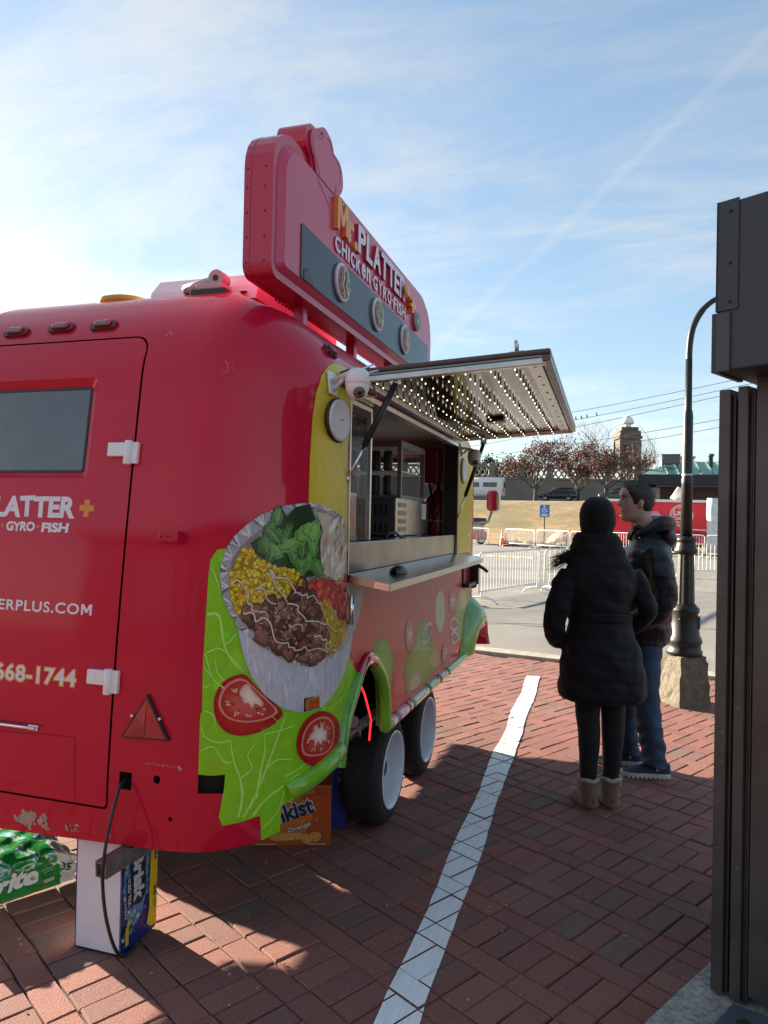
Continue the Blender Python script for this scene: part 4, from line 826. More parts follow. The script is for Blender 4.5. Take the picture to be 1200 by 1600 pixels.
T={"band":[[-0.204,1.573],[-0.204,1.652],[-0.2,1.81],[-0.19,1.991],[-0.176,2.078],[-0.139,2.157],[-0.089,2.205],[-0.029,2.234],[0.052,2.247],[0.119,2.243],[0.121,2.232],[0.033,1.898],[0.048,1.579],[0.057,1.427],[-0.117,1.502]],"bandrim":[[-0.187,1.992],[-0.171,2.079],[-0.134,2.154],[-0.09,2.194],[-0.04,2.22],[0.027,2.23],[0.078,2.225]],"leaf":[[-0.575,1.399],[-0.549,1.434],[-0.516,1.439],[-0.45,1.39],[-0.308,1.127],[-0.066,1.103],[0.127,1.111],[0.096,1.004],[0.158,0.96],[0.199,0.919],[0.128,0.848],[0.053,0.768],[0.01,0.69],[-0.057,0.639],[-0.196,0.605],[-0.284,0.57],[-0.303,0.566],[-0.302,0.473],[-0.369,0.455],[-0.378,0.544],[-0.434,0.531],[-0.502,0.521],[-0.515,0.55],[-0.5,0.642],[-0.497,0.69],[-0.544,0.687],[-0.587,0.69],[-0.588,0.884],[-0.582,0.895],[-0.586,1.046],[-0.583,1.216],[-0.58,1.345]],"rim_out":[[-0.536,1.348],[-0.53,1.395],[-0.512,1.441],[-0.484,1.482],[-0.439,1.521],[-0.389,1.555],[-0.326,1.585],[-0.261,1.602],[-0.198,1.61],[-0.135,1.6],[-0.065,1.574],[0.016,1.536],[0.023,1.412],[0.029,1.308],[0.234,1.292],[0.228,1.21],[0.17,1.134],[0.113,1.089],[-0.015,1.047],[-0.103,1.033],[-0.184,1.024],[-0.257,1.041],[-0.31,1.066],[-0.385,1.111],[-0.434,1.149],[-0.464,1.172],[-0.499,1.229],[-0.523,1.28]],"rim_in":[[-0.497,1.309],[-0.501,1.36],[-0.488,1.407],[-0.463,1.442],[-0.426,1.477],[-0.376,1.513],[-0.313,1.551],[-0.261,1.584],[-0.191,1.594],[-0.135,1.582],[-0.064,1.552],[0.017,1.515],[0.023,1.412],[0.029,1.308],[0.16,1.298],[0.135,1.219],[0.089,1.158],[0.036,1.1],[-0.045,1.062],[-0.123,1.043],[-0.192,1.043],[-0.251,1.052],[-0.304,1.08],[-0.373,1.13],[-0.428,1.172],[-0.465,1.212],[-0.488,1.258]],"foil":[[-0.466,1.178],[-0.385,1.119],[-0.31,1.075],[-0.251,1.047],[-0.184,1.03],[-0.103,1.04],[-0.015,1.054],[0.123,1.094],[0.097,1.025],[0.008,0.944],[-0.088,0.889],[-0.147,0.87],[-0.227,0.869],[-0.303,0.894],[-0.371,0.947],[-0.42,1.018],[-0.451,1.104]],"lettuce":[[-0.426,1.46],[-0.388,1.483],[-0.357,1.531],[-0.345,1.575],[-0.319,1.595],[-0.293,1.551],[-0.261,1.591],[-0.206,1.604],[-0.183,1.554],[-0.151,1.516],[-0.158,1.454],[-0.153,1.381],[-0.173,1.345],[-0.218,1.341],[-0.232,1.365],[-0.286,1.372],[-0.338,1.379],[-0.375,1.402],[-0.406,1.419]],"bread":[[-0.179,1.574],[-0.126,1.569],[-0.051,1.536],[0.017,1.515],[0.023,1.412],[0.029,1.321],[-0.042,1.313],[-0.101,1.336],[-0.148,1.351],[-0.153,1.399],[-0.162,1.454],[-0.142,1.503]],"rice":[[-0.498,1.326],[-0.494,1.366],[-0.463,1.407],[-0.444,1.442],[-0.407,1.431],[-0.375,1.396],[-0.325,1.379],[-0.26,1.369],[-0.232,1.336],[-0.246,1.3],[-0.286,1.278],[-0.324,1.25],[-0.368,1.228],[-0.417,1.229],[-0.465,1.223],[-0.488,1.269]],"rice2":[[-0.15,1.259],[-0.109,1.238],[-0.063,1.196],[0.014,1.155],[0.045,1.112],[0.0,1.08],[-0.058,1.064],[-0.114,1.06],[-0.125,1.11],[-0.135,1.173],[-0.154,1.217]],"meat":[[-0.447,1.223],[-0.398,1.229],[-0.362,1.251],[-0.324,1.274],[-0.273,1.284],[-0.232,1.312],[-0.195,1.274],[-0.154,1.235],[-0.135,1.173],[-0.115,1.109],[-0.123,1.049],[-0.192,1.046],[-0.251,1.055],[-0.311,1.09],[-0.373,1.133],[-0.422,1.172]],"tomcut":[[-0.203,1.323],[-0.173,1.342],[-0.121,1.331],[-0.068,1.321],[0.029,1.308],[0.032,1.256],[0.038,1.165],[-0.037,1.199],[-0.099,1.243],[-0.155,1.26],[-0.195,1.286]],"sauce":[[[-0.483,1.323],[-0.455,1.321],[-0.43,1.286],[-0.417,1.246],[-0.392,1.226],[-0.361,1.205]],[[-0.405,1.304],[-0.387,1.306],[-0.368,1.274],[-0.331,1.25]],[[-0.356,1.367],[-0.34,1.326],[-0.312,1.285],[-0.292,1.255]],[[-0.35,1.367],[-0.312,1.338],[-0.28,1.319],[-0.266,1.283],[-0.232,1.276],[-0.214,1.266],[-0.187,1.274],[-0.159,1.242],[-0.145,1.216]],[[-0.447,1.223],[-0.423,1.223],[-0.404,1.194],[-0.374,1.205],[-0.355,1.187],[-0.342,1.146],[-0.311,1.116],[-0.285,1.102],[-0.265,1.089],[-0.223,1.097],[-0.168,1.085],[-0.114,1.063]],[[-0.292,1.249],[-0.252,1.241],[-0.224,1.198],[-0.186,1.183],[-0.135,1.167],[-0.096,1.15],[-0.035,1.136]],[[-0.285,1.173],[-0.259,1.177],[-0.231,1.151]],[[-0.185,1.129],[-0.152,1.129],[-0.12,1.11],[-0.109,1.071],[-0.071,1.078],[-0.033,1.104]]],"tom1":[[-0.544,0.928],[-0.536,0.959],[-0.52,0.988],[-0.495,1.007],[-0.469,1.017],[-0.436,1.022],[-0.398,0.974],[-0.337,0.92],[-0.296,0.879],[-0.321,0.853],[-0.359,0.832],[-0.404,0.818],[-0.454,0.814],[-0.494,0.826],[-0.523,0.851],[-0.539,0.889]],"tom1in":[[-0.528,0.931],[-0.516,0.97],[-0.487,0.998],[-0.443,1.01],[-0.398,0.967],[-0.345,0.917],[-0.314,0.885],[-0.345,0.867],[-0.397,0.857],[-0.455,0.86],[-0.499,0.875],[-0.523,0.904]],"tom1core":[[-0.461,0.959],[-0.447,0.987],[-0.427,0.997],[-0.406,0.967],[-0.364,0.922],[-0.371,0.901],[-0.398,0.924],[-0.408,0.897],[-0.424,0.926],[-0.442,0.919],[-0.446,0.941]],"tom2":[[-0.25,0.741],[-0.248,0.784],[-0.233,0.822],[-0.201,0.85],[-0.154,0.862],[-0.113,0.855],[-0.063,0.83],[-0.014,0.793],[-0.001,0.75],[-0.017,0.699],[-0.056,0.655],[-0.12,0.647],[-0.177,0.671],[-0.222,0.7]],"tom2in":[[-0.232,0.744],[-0.228,0.788],[-0.205,0.825],[-0.159,0.842],[-0.106,0.835],[-0.062,0.801],[-0.049,0.755],[-0.067,0.713],[-0.115,0.699],[-0.178,0.707],[-0.217,0.719]],"tom2core":[[-0.2,0.79],[-0.18,0.801],[-0.17,0.829],[-0.147,0.798],[-0.131,0.825],[-0.121,0.788],[-0.098,0.791],[-0.104,0.761],[-0.096,0.736],[-0.129,0.756],[-0.134,0.73],[-0.158,0.759],[-0.178,0.726],[-0.174,0.766],[-0.204,0.769]],"veins":[[[-0.435,0.545],[-0.4,0.606],[-0.365,0.687],[-0.332,0.768],[-0.305,0.837],[-0.289,0.875]],[[-0.452,0.547],[-0.44,0.61],[-0.448,0.674],[-0.471,0.738],[-0.483,0.802]],[[-0.403,0.549],[-0.356,0.6],[-0.294,0.632],[-0.235,0.664]],[[-0.393,0.605],[-0.38,0.689],[-0.366,0.758],[-0.368,0.815]],[[-0.579,1.039],[-0.547,1.005],[-0.516,0.97]],[[-0.574,1.089],[-0.528,1.104],[-0.489,1.076],[-0.451,1.04]],[[-0.438,0.546],[-0.407,0.578]],[[-0.579,0.767],[-0.539,0.781],[-0.502,0.732],[-0.474,0.731]],[[-0.483,0.802],[-0.525,0.795],[-0.57,0.816],[-0.582,0.85]],[[-0.367,0.815],[-0.305,0.822],[-0.255,0.83]],[[-0.358,0.7],[-0.32,0.723],[-0.262,0.714]],[[-0.367,0.499],[-0.316,0.549],[-0.294,0.618]],[[-0.448,0.674],[-0.409,0.706],[-0.424,0.749],[-0.396,0.789]],[[-0.291,0.661],[-0.235,0.679],[-0.178,0.696]],[[-0.498,0.991],[-0.533,1.026],[-0.542,1.068]],[[0.113,0.926],[0.021,0.88],[-0.086,0.85]],[[-0.573,0.899],[-0.543,0.886],[-0.534,0.851]]],"veinleaf":[[[-0.578,1.216],[-0.533,1.211],[-0.511,1.115],[-0.474,1.053],[-0.444,1.03]],[[-0.566,1.371],[-0.544,1.325],[-0.529,1.28]],[[-0.578,1.086],[-0.55,1.008],[-0.507,0.974]],[[-0.511,1.115],[-0.488,1.132],[-0.47,1.155]],[[-0.579,0.973],[-0.555,0.985]]],"lamporange":[[-0.22,0.91],[-0.152,0.913],[-0.147,0.882],[-0.216,0.875]],"handle":[[0.053,1.256],[0.059,1.145]],"latch_in":[[0.034,1.223]],"s_let1":[[0.366,0.99],[0.444,1.022],[0.528,1.029],[0.618,1.001],[0.685,0.922],[0.73,0.878],[0.691,0.838],[0.648,0.708],[0.546,0.752],[0.474,0.841]],"s_tom":[[0.69,0.701],[0.701,0.836],[0.784,0.877],[0.892,0.798],[0.956,0.741],[0.96,0.683],[0.821,0.68]],"s_let2":[[0.961,0.669],[0.913,0.832],[1.056,0.888],[1.14,0.985],[1.261,1.013],[1.395,0.982],[1.483,0.854],[1.605,0.745],[1.695,0.679],[1.407,0.654]],"s_garlic":[[0.997,0.671],[1.03,0.739],[1.145,0.752],[1.229,0.715],[1.247,0.66]],"s_cuc":[[1.827,0.989],[1.824,0.949],[1.806,0.916],[1.776,0.891],[1.738,0.878],[1.695,0.878],[1.651,0.891],[1.612,0.914],[1.58,0.945],[1.558,0.982],[1.549,1.021],[1.552,1.059],[1.568,1.091],[1.595,1.116],[1.631,1.13],[1.673,1.133],[1.716,1.123],[1.758,1.101],[1.792,1.069],[1.816,1.03]],"s_cuc2":[[1.691,0.722],[1.687,0.706],[1.671,0.694],[1.645,0.687],[1.613,0.686],[1.577,0.69],[1.541,0.7],[1.509,0.713],[1.483,0.729],[1.466,0.746],[1.459,0.763],[1.463,0.778],[1.478,0.79],[1.502,0.797],[1.532,0.799],[1.568,0.796],[1.604,0.787],[1.638,0.774],[1.665,0.758],[1.684,0.74]],"s_rad1":[[1.103,0.95],[1.1,0.922],[1.087,0.898],[1.066,0.881],[1.038,0.872],[1.007,0.873],[0.976,0.883],[0.947,0.9],[0.924,0.924],[0.909,0.951],[0.902,0.979],[0.905,1.006],[0.917,1.029],[0.937,1.047],[0.963,1.056],[0.993,1.057],[1.025,1.048],[1.054,1.031],[1.079,1.008],[1.096,0.98]],"s_rad2":[[2.201,1.014],[2.196,0.988],[2.177,0.967],[2.146,0.951],[2.106,0.944],[2.062,0.945],[2.018,0.955],[1.978,0.971],[1.946,0.993],[1.925,1.017],[1.916,1.043],[1.92,1.067],[1.937,1.088],[1.966,1.104],[2.003,1.112],[2.047,1.112],[2.091,1.104],[2.133,1.089],[2.168,1.067],[2.191,1.041]],"s_rad3":[[1.966,0.701],[1.962,0.682],[1.947,0.667],[1.923,0.657],[1.892,0.653],[1.857,0.657],[1.822,0.666],[1.791,0.681],[1.765,0.699],[1.749,0.72],[1.742,0.74],[1.745,0.759],[1.759,0.774],[1.782,0.784],[1.811,0.788],[1.846,0.785],[1.881,0.777],[1.913,0.762],[1.94,0.744],[1.959,0.723]],"s_on1":[[1.442,0.903],[1.413,0.891],[1.379,0.883],[1.343,0.878],[1.308,0.878],[1.279,0.882],[1.258,0.89],[1.246,0.901],[1.244,0.915],[1.253,0.929],[1.272,0.943],[1.299,0.955],[1.332,0.964],[1.368,0.969],[1.403,0.97],[1.434,0.966],[1.458,0.958],[1.471,0.947],[1.473,0.933],[1.463,0.918]],"s_on2":[[2.216,0.859],[2.211,0.848],[2.194,0.839],[2.166,0.835],[2.131,0.834],[2.093,0.838],[2.054,0.845],[2.02,0.855],[1.993,0.867],[1.975,0.879],[1.968,0.892],[1.973,0.902],[1.989,0.91],[2.014,0.915],[2.048,0.916],[2.086,0.913],[2.124,0.907],[2.16,0.897],[2.189,0.885],[2.209,0.872]],"s_on3":[[2.225,0.768],[2.221,0.758],[2.206,0.751],[2.183,0.747],[2.154,0.746],[2.121,0.75],[2.089,0.757],[2.06,0.766],[2.037,0.777],[2.022,0.788],[2.016,0.799],[2.02,0.809],[2.033,0.816],[2.055,0.82],[2.083,0.821],[2.115,0.818],[2.148,0.811],[2.178,0.802],[2.202,0.791],[2.219,0.779]],"s_front":[[2.206,0.741],[2.174,1.076],[2.562,1.077],[2.703,0.934],[2.484,0.891],[2.407,0.723]],"s_frcuc":[[2.547,0.983],[2.543,0.962],[2.528,0.945],[2.502,0.933],[2.47,0.927],[2.433,0.928],[2.397,0.935],[2.364,0.948],[2.337,0.966],[2.319,0.986],[2.311,1.007],[2.315,1.027],[2.329,1.044],[2.353,1.056],[2.384,1.063],[2.42,1.063],[2.457,1.056],[2.491,1.043],[2.52,1.026],[2.539,1.005]],"s_panel":[[0.063,1.316],[2.313,1.216],[2.483,1.138],[2.527,0.704],[2.412,0.678],[0.649,0.693],[0.573,0.789],[0.491,0.877],[0.405,0.935],[0.292,0.969],[0.18,0.973],[0.118,1.012]]}   # outlines of the printed wrap in shell coordinates (s, v)

RED = mat('trailer_red', (.50, .004, .032), .45, coat=.55, spec=.12, noise=(1.7, .06, 6), bump=(2.2, .07, .05))
PRINT = mat('wrap_print', (1, 1, 1), .38, coat=.12, spec=.22, attr=True, noise=(38, .07, 6))
STEEL = mat('brushed_steel', (.46, .44, .42), .24, 1.0, bump=(30, .06)); ALU = mat('aluminium', (.70, .69, .67), .38, 1.0, noise=(20, .1))
BLACK = mat('black_plastic', (.014, .014, .015), .42); BLACKM = mat('black_gap', (.006, .006, .007), .8); WHITEP = mat('white_plastic', (.78, .78, .78), .35, coat=.2)
CHROME = mat('chrome', (.8, .8, .8), .09, 1.0); GLASSD = mat('tinted_glass', (.085, .10, .115), .12, spec=.9, noise=(3.5, .35, 8))
S0, S1 = -(CA+LR+CA+LS), LS+CA+LR+CA; VT = ZR+RHO*1.4+.08
def vbot(s):
    K = [(S0, .575), (-3.2, .575), (-2.9, .45), (-2.2, .42), (-1.4, .392), (-.93, .411), (-.54, .430), (-.376, .455), (-.302, .471), (-.3015, .570), (-.057, .637), (.011, .659), (.053, .768), (.128, .848), (.199, .919), (.25, .955), (.32, .968), (.40, .940), (.49, .877), (.56, .800), (.585, .70), (.587, .585), (2.75, .575), (3.3, .57), (S1, .575)]
    for (a, p), (b, q) in zip(K, K[1:]):
        if s <= b: return p+(q-p)*(s-a)/(b-a)
    return K[-1][1]
def rrect(u0, u1, v0, v1, r, n=6, rs=None):
    P = []
    for i, (cx, cy, a0) in enumerate(((u1, v0, -PI/2), (u1, v1, 0), (u0, v1, PI/2), (u0, v0, PI))):
        q = rs[i] if rs else r; cx += -q if cx == u1 else q; cy += q if cy == v0 else -q
        P += [(cx+q*math.cos(a0+PI/2*k/n), cy+q*math.sin(a0+PI/2*k/n)) for k in range(n+1)]
    return P
def shell(loops, name, m, parent, off=0., su=.045, sv=.045):
    V, F_ = cdt(loops, su, sv, .03); vs = []; ns = []
    for p in V: q, n_ = bpt(p.x, p.y, off); vs.append(q); ns.append(n_)
    fs = []
    for f in F_:
        a, b, c = (Vector(vs[i]) for i in f)
        fs.append(tuple(f) if (b-a).cross(c-a).dot(Vector(ns[f[0]])) > 0 else tuple(reversed(f)))
    me = bpy.data.meshes.new(name); me.from_pydata(vs, [], fs); me.polygons.foreach_set('use_smooth', [True]*len(fs)); me.update(); me.normals_split_custom_set_from_vertices(ns)
    return link(me, name, parent, m)
def strip(A, offa, B, offb, name, m, parent):
    n = len(A); vs = [bpt(*p, offa)[0] for p in A]+[bpt(*p, offb)[0] for p in B]; mb = MB(); mb.add(vs, [(i, (i+1) % n, n+(i+1) % n, n+i) for i in range(n)], False); return mb.build(name, m, parent)
def frame_at(s, v, off=0.):
    """a matrix whose x runs along the shell (forward), y up the shell, z outwards"""
    p, n_ = bpt(s, v, off); e = 1e-3; a = Vector(bpt(s+e, v)[0])-Vector(bpt(s-e, v)[0]); n_ = Vector(n_); x = a.normalized(); y = n_.cross(x).normalized(); x = y.cross(n_)
    return Matrix(((x.x, y.x, n_.x, p[0]), (x.y, y.y, n_.y, p[1]), (x.z, y.z, n_.z, p[2]), (0, 0, 0, 1)))
TR = thing('food_trailer', 'glossy red rounded food trailer with printed rice bowl and open serving hatch', 'food trailer', (0, 0, 0))
WIN = (.045, 2.13, 1.335, 2.165); DOOR = (-1.955, -.928, .533, 2.218)
def build_shell():
    st = [S0+(S1-S0)*i/260 for i in range(261)]+[-.302, -.3015, -.057, .011, .053, .128, .199, .25, .32, .40, .49, .56, .585, .587]; st = sorted(st)
    outer = [(s, vbot(s)) for s in st]+[(s, VT) for s in reversed(st)]
    win = rrect(*WIN, .02, 3); door = rrect(*DOOR, .06, 6, [.02, .07, .07, .02]); sq = [(-.886, .612), (-.836, .612), (-.836, .670), (-.886, .670)]; slot = [(-.587, .628), (-.500, .628), (-.498, .690), (-.587, .690)]
    hole = [(-.738+.014*math.cos(i*PI/6), .660+.014*math.sin(i*PI/6)) for i in range(12)]; hole2 = [(-.682+.008*math.cos(i*PI/5), .536+.008*math.sin(i*PI/5)) for i in range(10)]
    wsL = rrect(LS+.30, LS+CA+LR+CA-.30, 1.48, 2.12, .08, 5)
    shell([outer, win, door, sq, slot, hole, hole2, wsL], 'body', RED, TR); shell([wsL], 'windscreen', mat('clear_glass', (.04, .05, .05), .03, alpha=.62), TR, -.004, .15, .15)
    cap = [Vector(bpt(S0+(S1-S0)*i/80, VT)[0]) for i in range(80)]; c = Vector((-1.95, 3.9, 2.42)); m = MB(); m.add([*cap, c], [(i, (i+1) % 80, 80) for i in range(80)], True); m.build('roof', RED, TR)
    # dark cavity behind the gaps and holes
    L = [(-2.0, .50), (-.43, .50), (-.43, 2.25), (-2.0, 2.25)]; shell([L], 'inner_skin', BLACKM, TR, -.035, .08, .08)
    # door with its window
    dp = rrect(DOOR[0]+.008, DOOR[1]-.008, DOOR[2]+.008, DOOR[3]-.008, .06, 6, [.014, .062, .062, .014]); rec = rrect(-1.757, -1.122, 1.677, 2.055, .02, 4); gl = rrect(-1.722, -1.157, 1.702, 2.024, .012, 4)
    d = shell([dp, rec], 'rear_door', RED, TR, .001); strip(dp, .001, [(p[0], p[1]) for p in dp], -.03, 'door_edge', RED, d)
    strip(rec, .001, gl, -.022, 'window_recess', RED, d)
    g = shell([gl], 'window', GLASSD, d, -.021, .1, .1)
    gi = rrect(-1.714, -1.165, 1.710, 2.016, .01, 4); V, F_ = cdt([gl, gi], .1, .1, .05)
    mb = MB(); vs = [bpt(p.x, p.y, -.0185)[0] for p in V]; mb.add(vs, F_); mb.build('gasket', BLACK, d)
    # handle: a thin bar; its groove is only painted
    m = MB(); A = [Vector(bpt(-1.66+.42*i/8, .779, .012)[0]) for i in range(9)]; m.tube(A, .0055, 8); 
    for s in (-1.655, -1.255): M_ = frame_at(s, .779, 0); m.box(-.022, .022, -.010, .010, 0, .007, M_, bev=.003)
    m.build('door_handle', CHROME, d)
    P = Print(bfn, .0018, 0, .06); P.line([(-1.75, .79), (-1.21, .79)], .004, (.12, .004, .012)); P.line([(-1.075, .765), (-1.065, .56)], .003, (.25, .004, .012)); P.line([(-1.40, .752), (-1.075, .765)], .003, (.25, .004, .012)); P.build('crease_shade', PRINT, d)  # groove and creases are flat dark lines, their shade painted on
    for v, nm in ((1.775, 'hinge'), (.977, 'hinge')):
        h_ = bpy.data.objects.new(nm, None); COL.objects.link(h_); h_.parent = TR; h_.matrix_world = Matrix.Identity(4)
        M_ = frame_at(-.945, v, 0); m = MB(); m.box(-.085, -.012, -.022, .028, 0, .022, M_, bev=.003); m.build('door_leaf', WHITEP, h_)
        m = MB(); m.box(.012, .038, -.048, .030, 0, .016, M_, bev=.003); m.build('frame_leaf', WHITEP, h_)
        m = MB(); R_ = M_ @ Matrix.Rotation(-PI/2, 4, 'X'); m.lathe([(.0135, -.034), (.0145, -.033), (.0145, .05), (.0135, .052)], 12, M_ @ Matrix.Translation((0, 0, .016)) @ Matrix.Rotation(PI/2, 4, 'X')); m.build('knuckle', WHITEP, h_)
        m = MB()
        for q in ((-.05, .012), (-.05, -.006), (.026, .012), (.026, -.028)): m.lathe([(.003, .02), (.003, .0235)], 8, M_ @ Matrix.Translation((*q, 0 if q[0] < 0 else -.006)))
        m.build('screw', ALU, h_)
    # clearance lights over the door and on the side
    lens = mat('lens_dark_red', (.16, .008, .012), .2, coat=.6); rust = mat('rusty_lens', (.20, .055, .03), .45, noise=(30, .4))
    for s, v, mm in ((-1.589, 2.278, lens), (-1.375, 2.286, lens), (-1.175, 2.283, lens), (.001, 2.292, rust)):
        M_ = frame_at(s, v, 0); m = MB(); m.prism([(q[0]*(.058 if mm is lens else .042), q[1]*.024) for q in ((-1, -.6), (-.75, -1), (.75, -1), (1, -.6), (1, .6), (.75, 1), (-.75, 1), (-1, .6))], -.004, .010, M_); b = m.build('marker_light', mat('marker_base', (.10, .012, .016), .5), TR)
        m = MB(); m.box(-.036 if mm is lens else -.028, .036 if mm is lens else .028, -.016, .016, .008, .022, M_, bev=.006); m.build('lens', mm, b)
    # reflector triangle, small red block, amber side lamp, chrome pull
    a, b_, c_ = (-.786, .938), (-.880, .787), (-.693, .794); V = [Vector(bpt(*q, .012)[0]) for q in (a, b_, c_)]; V0 = [Vector(bpt(*q, -.003)[0]) for q in (a, b_, c_)]; m = MB(); m.add(V+V0, [(0, 1, 2), (0, 3, 4, 1), (1, 4, 5, 2), (2, 5, 3, 0)]); t = m.build('reflector', BLACK, TR)
    ce = (V[0]+V[1]+V[2])/3; nn = (V[1]-V[0]).cross(V[2]-V[0]).normalized(); nn = nn if nn.dot(Vector((0, -1, 0))) > 0 else -nn; I = [ce+(q-ce)*.88+nn*.002 for q in V]; m = MB(); pk = ce+nn*.006
    mids = [(I[i]+I[(i+1) % 3])/2 for i in range(3)]
    for i in range(3): m.add([I[i], mids[i], pk+nn*.0], [(0, 1, 2)]); m.add([mids[i], I[(i+1) % 3], pk-nn*.003], [(0, 1, 2)])
    m.build('lens', mat('reflector_red', (.36, .006, .012), .18, coat=.8, noise=(9, .3), bump=(260, .4, .002)), t)
    for s, v in ((-.842, .862), (-.733, .862)): m = MB(); m.lathe([(.006, 0), (.006, .014), (.003, .016)], 9, frame_at(s, v, 0)); m.build('screw', ALU, t)
    M_ = frame_at(-.74, 1.472, 0); m = MB(); m.box(-.05, .012, -.017, .017, 0, .014, M_, bev=.002); m.box(.012, .045, -.020, .019, 0, .042, M_, bev=.002); t = m.build('latch_block', RED, TR)
    m = MB(); [m.lathe([(.004, .0135), (.004, .0145)], 8, M_ @ Matrix.Translation((x, 0, 0))) for x in (-.04, -.012)]; m.build('screw_hole', BLACKM, t)
    lo = T['lamporange']; s, v = sum(p[0] for p in lo)/4, sum(p[1] for p in lo)/4; M_ = frame_at(s, v, 0); m = MB(); m.box(-.032, .032, -.020, .020, 0, .014, M_, bev=.005); t = m.build('amber_lamp', mat('amber', (.42, .10, .012), .3, coat=.5, noise=(60, .3)), TR)
    m = MB(); m.box(-.036, .036, -.023, .023, -.002, .005, M_); m.build('lamp_base', BLACK, t)
    hs = T['handle']; m = MB(); s = hs[0][0]; v0, v1 = hs[1][1], hs[0][1]; M_ = frame_at(s, (v0+v1)/2, 0); hh = (v1-v0)/2
    m.tube([M_ @ Vector((0, -hh, .022)), M_ @ Vector((0, hh, .022))], .0095, 12); m.box(-.008, .008, hh-.016, hh-.004, 0, .022, M_); m.box(-.008, .008, -hh+.004, -hh+.016, 0, .022, M_); m.build('pull_handle', CHROME, TR)
    # scraped paint above the bumper edge, scratch
    P = Print(bfn, .0012, .00003, .05); r = random.Random(9); cream = (.42, .37, .30)
    for (s0, s1, v0, v1, n_, sz) in ((-1.33, -1.18, .42, .475, 40, .013), (-1.30, -1.24, .44, .47, 14, .022), (-1.11, -1.05, .435, .46, 14, .006), (-1.0, -.9, .43, .45, 6, .005), (-.79, -.655, .706, .712, 40, .0025), (-.66, -.645, .700, .710, 4, .006), (-.56, -.50, 2.06, 2.12, 22, .004), (-.87, -.84, 2.21, 2.23, 5, .006)):
        for i in range(n_):
            cs, cv = r.uniform(s0, s1), r.uniform(v0, v1); k = r.randint(5, 8); q = sz*r.uniform(.3, 1); P.blob([(cs+q*r.uniform(.5, 1.1)*math.cos(2*PI*j/k), cv+q*r.uniform(.6, 1.5)*math.sin(2*PI*j/k)) for j in range(k)], tuple(c*r.uniform(.7, 1.1) for c in cream) if sz > .005 else (.55, .22, .22))
    P.build('scraped_paint', PRINT, TR)['kind'] = 'stuff'
build_shell()

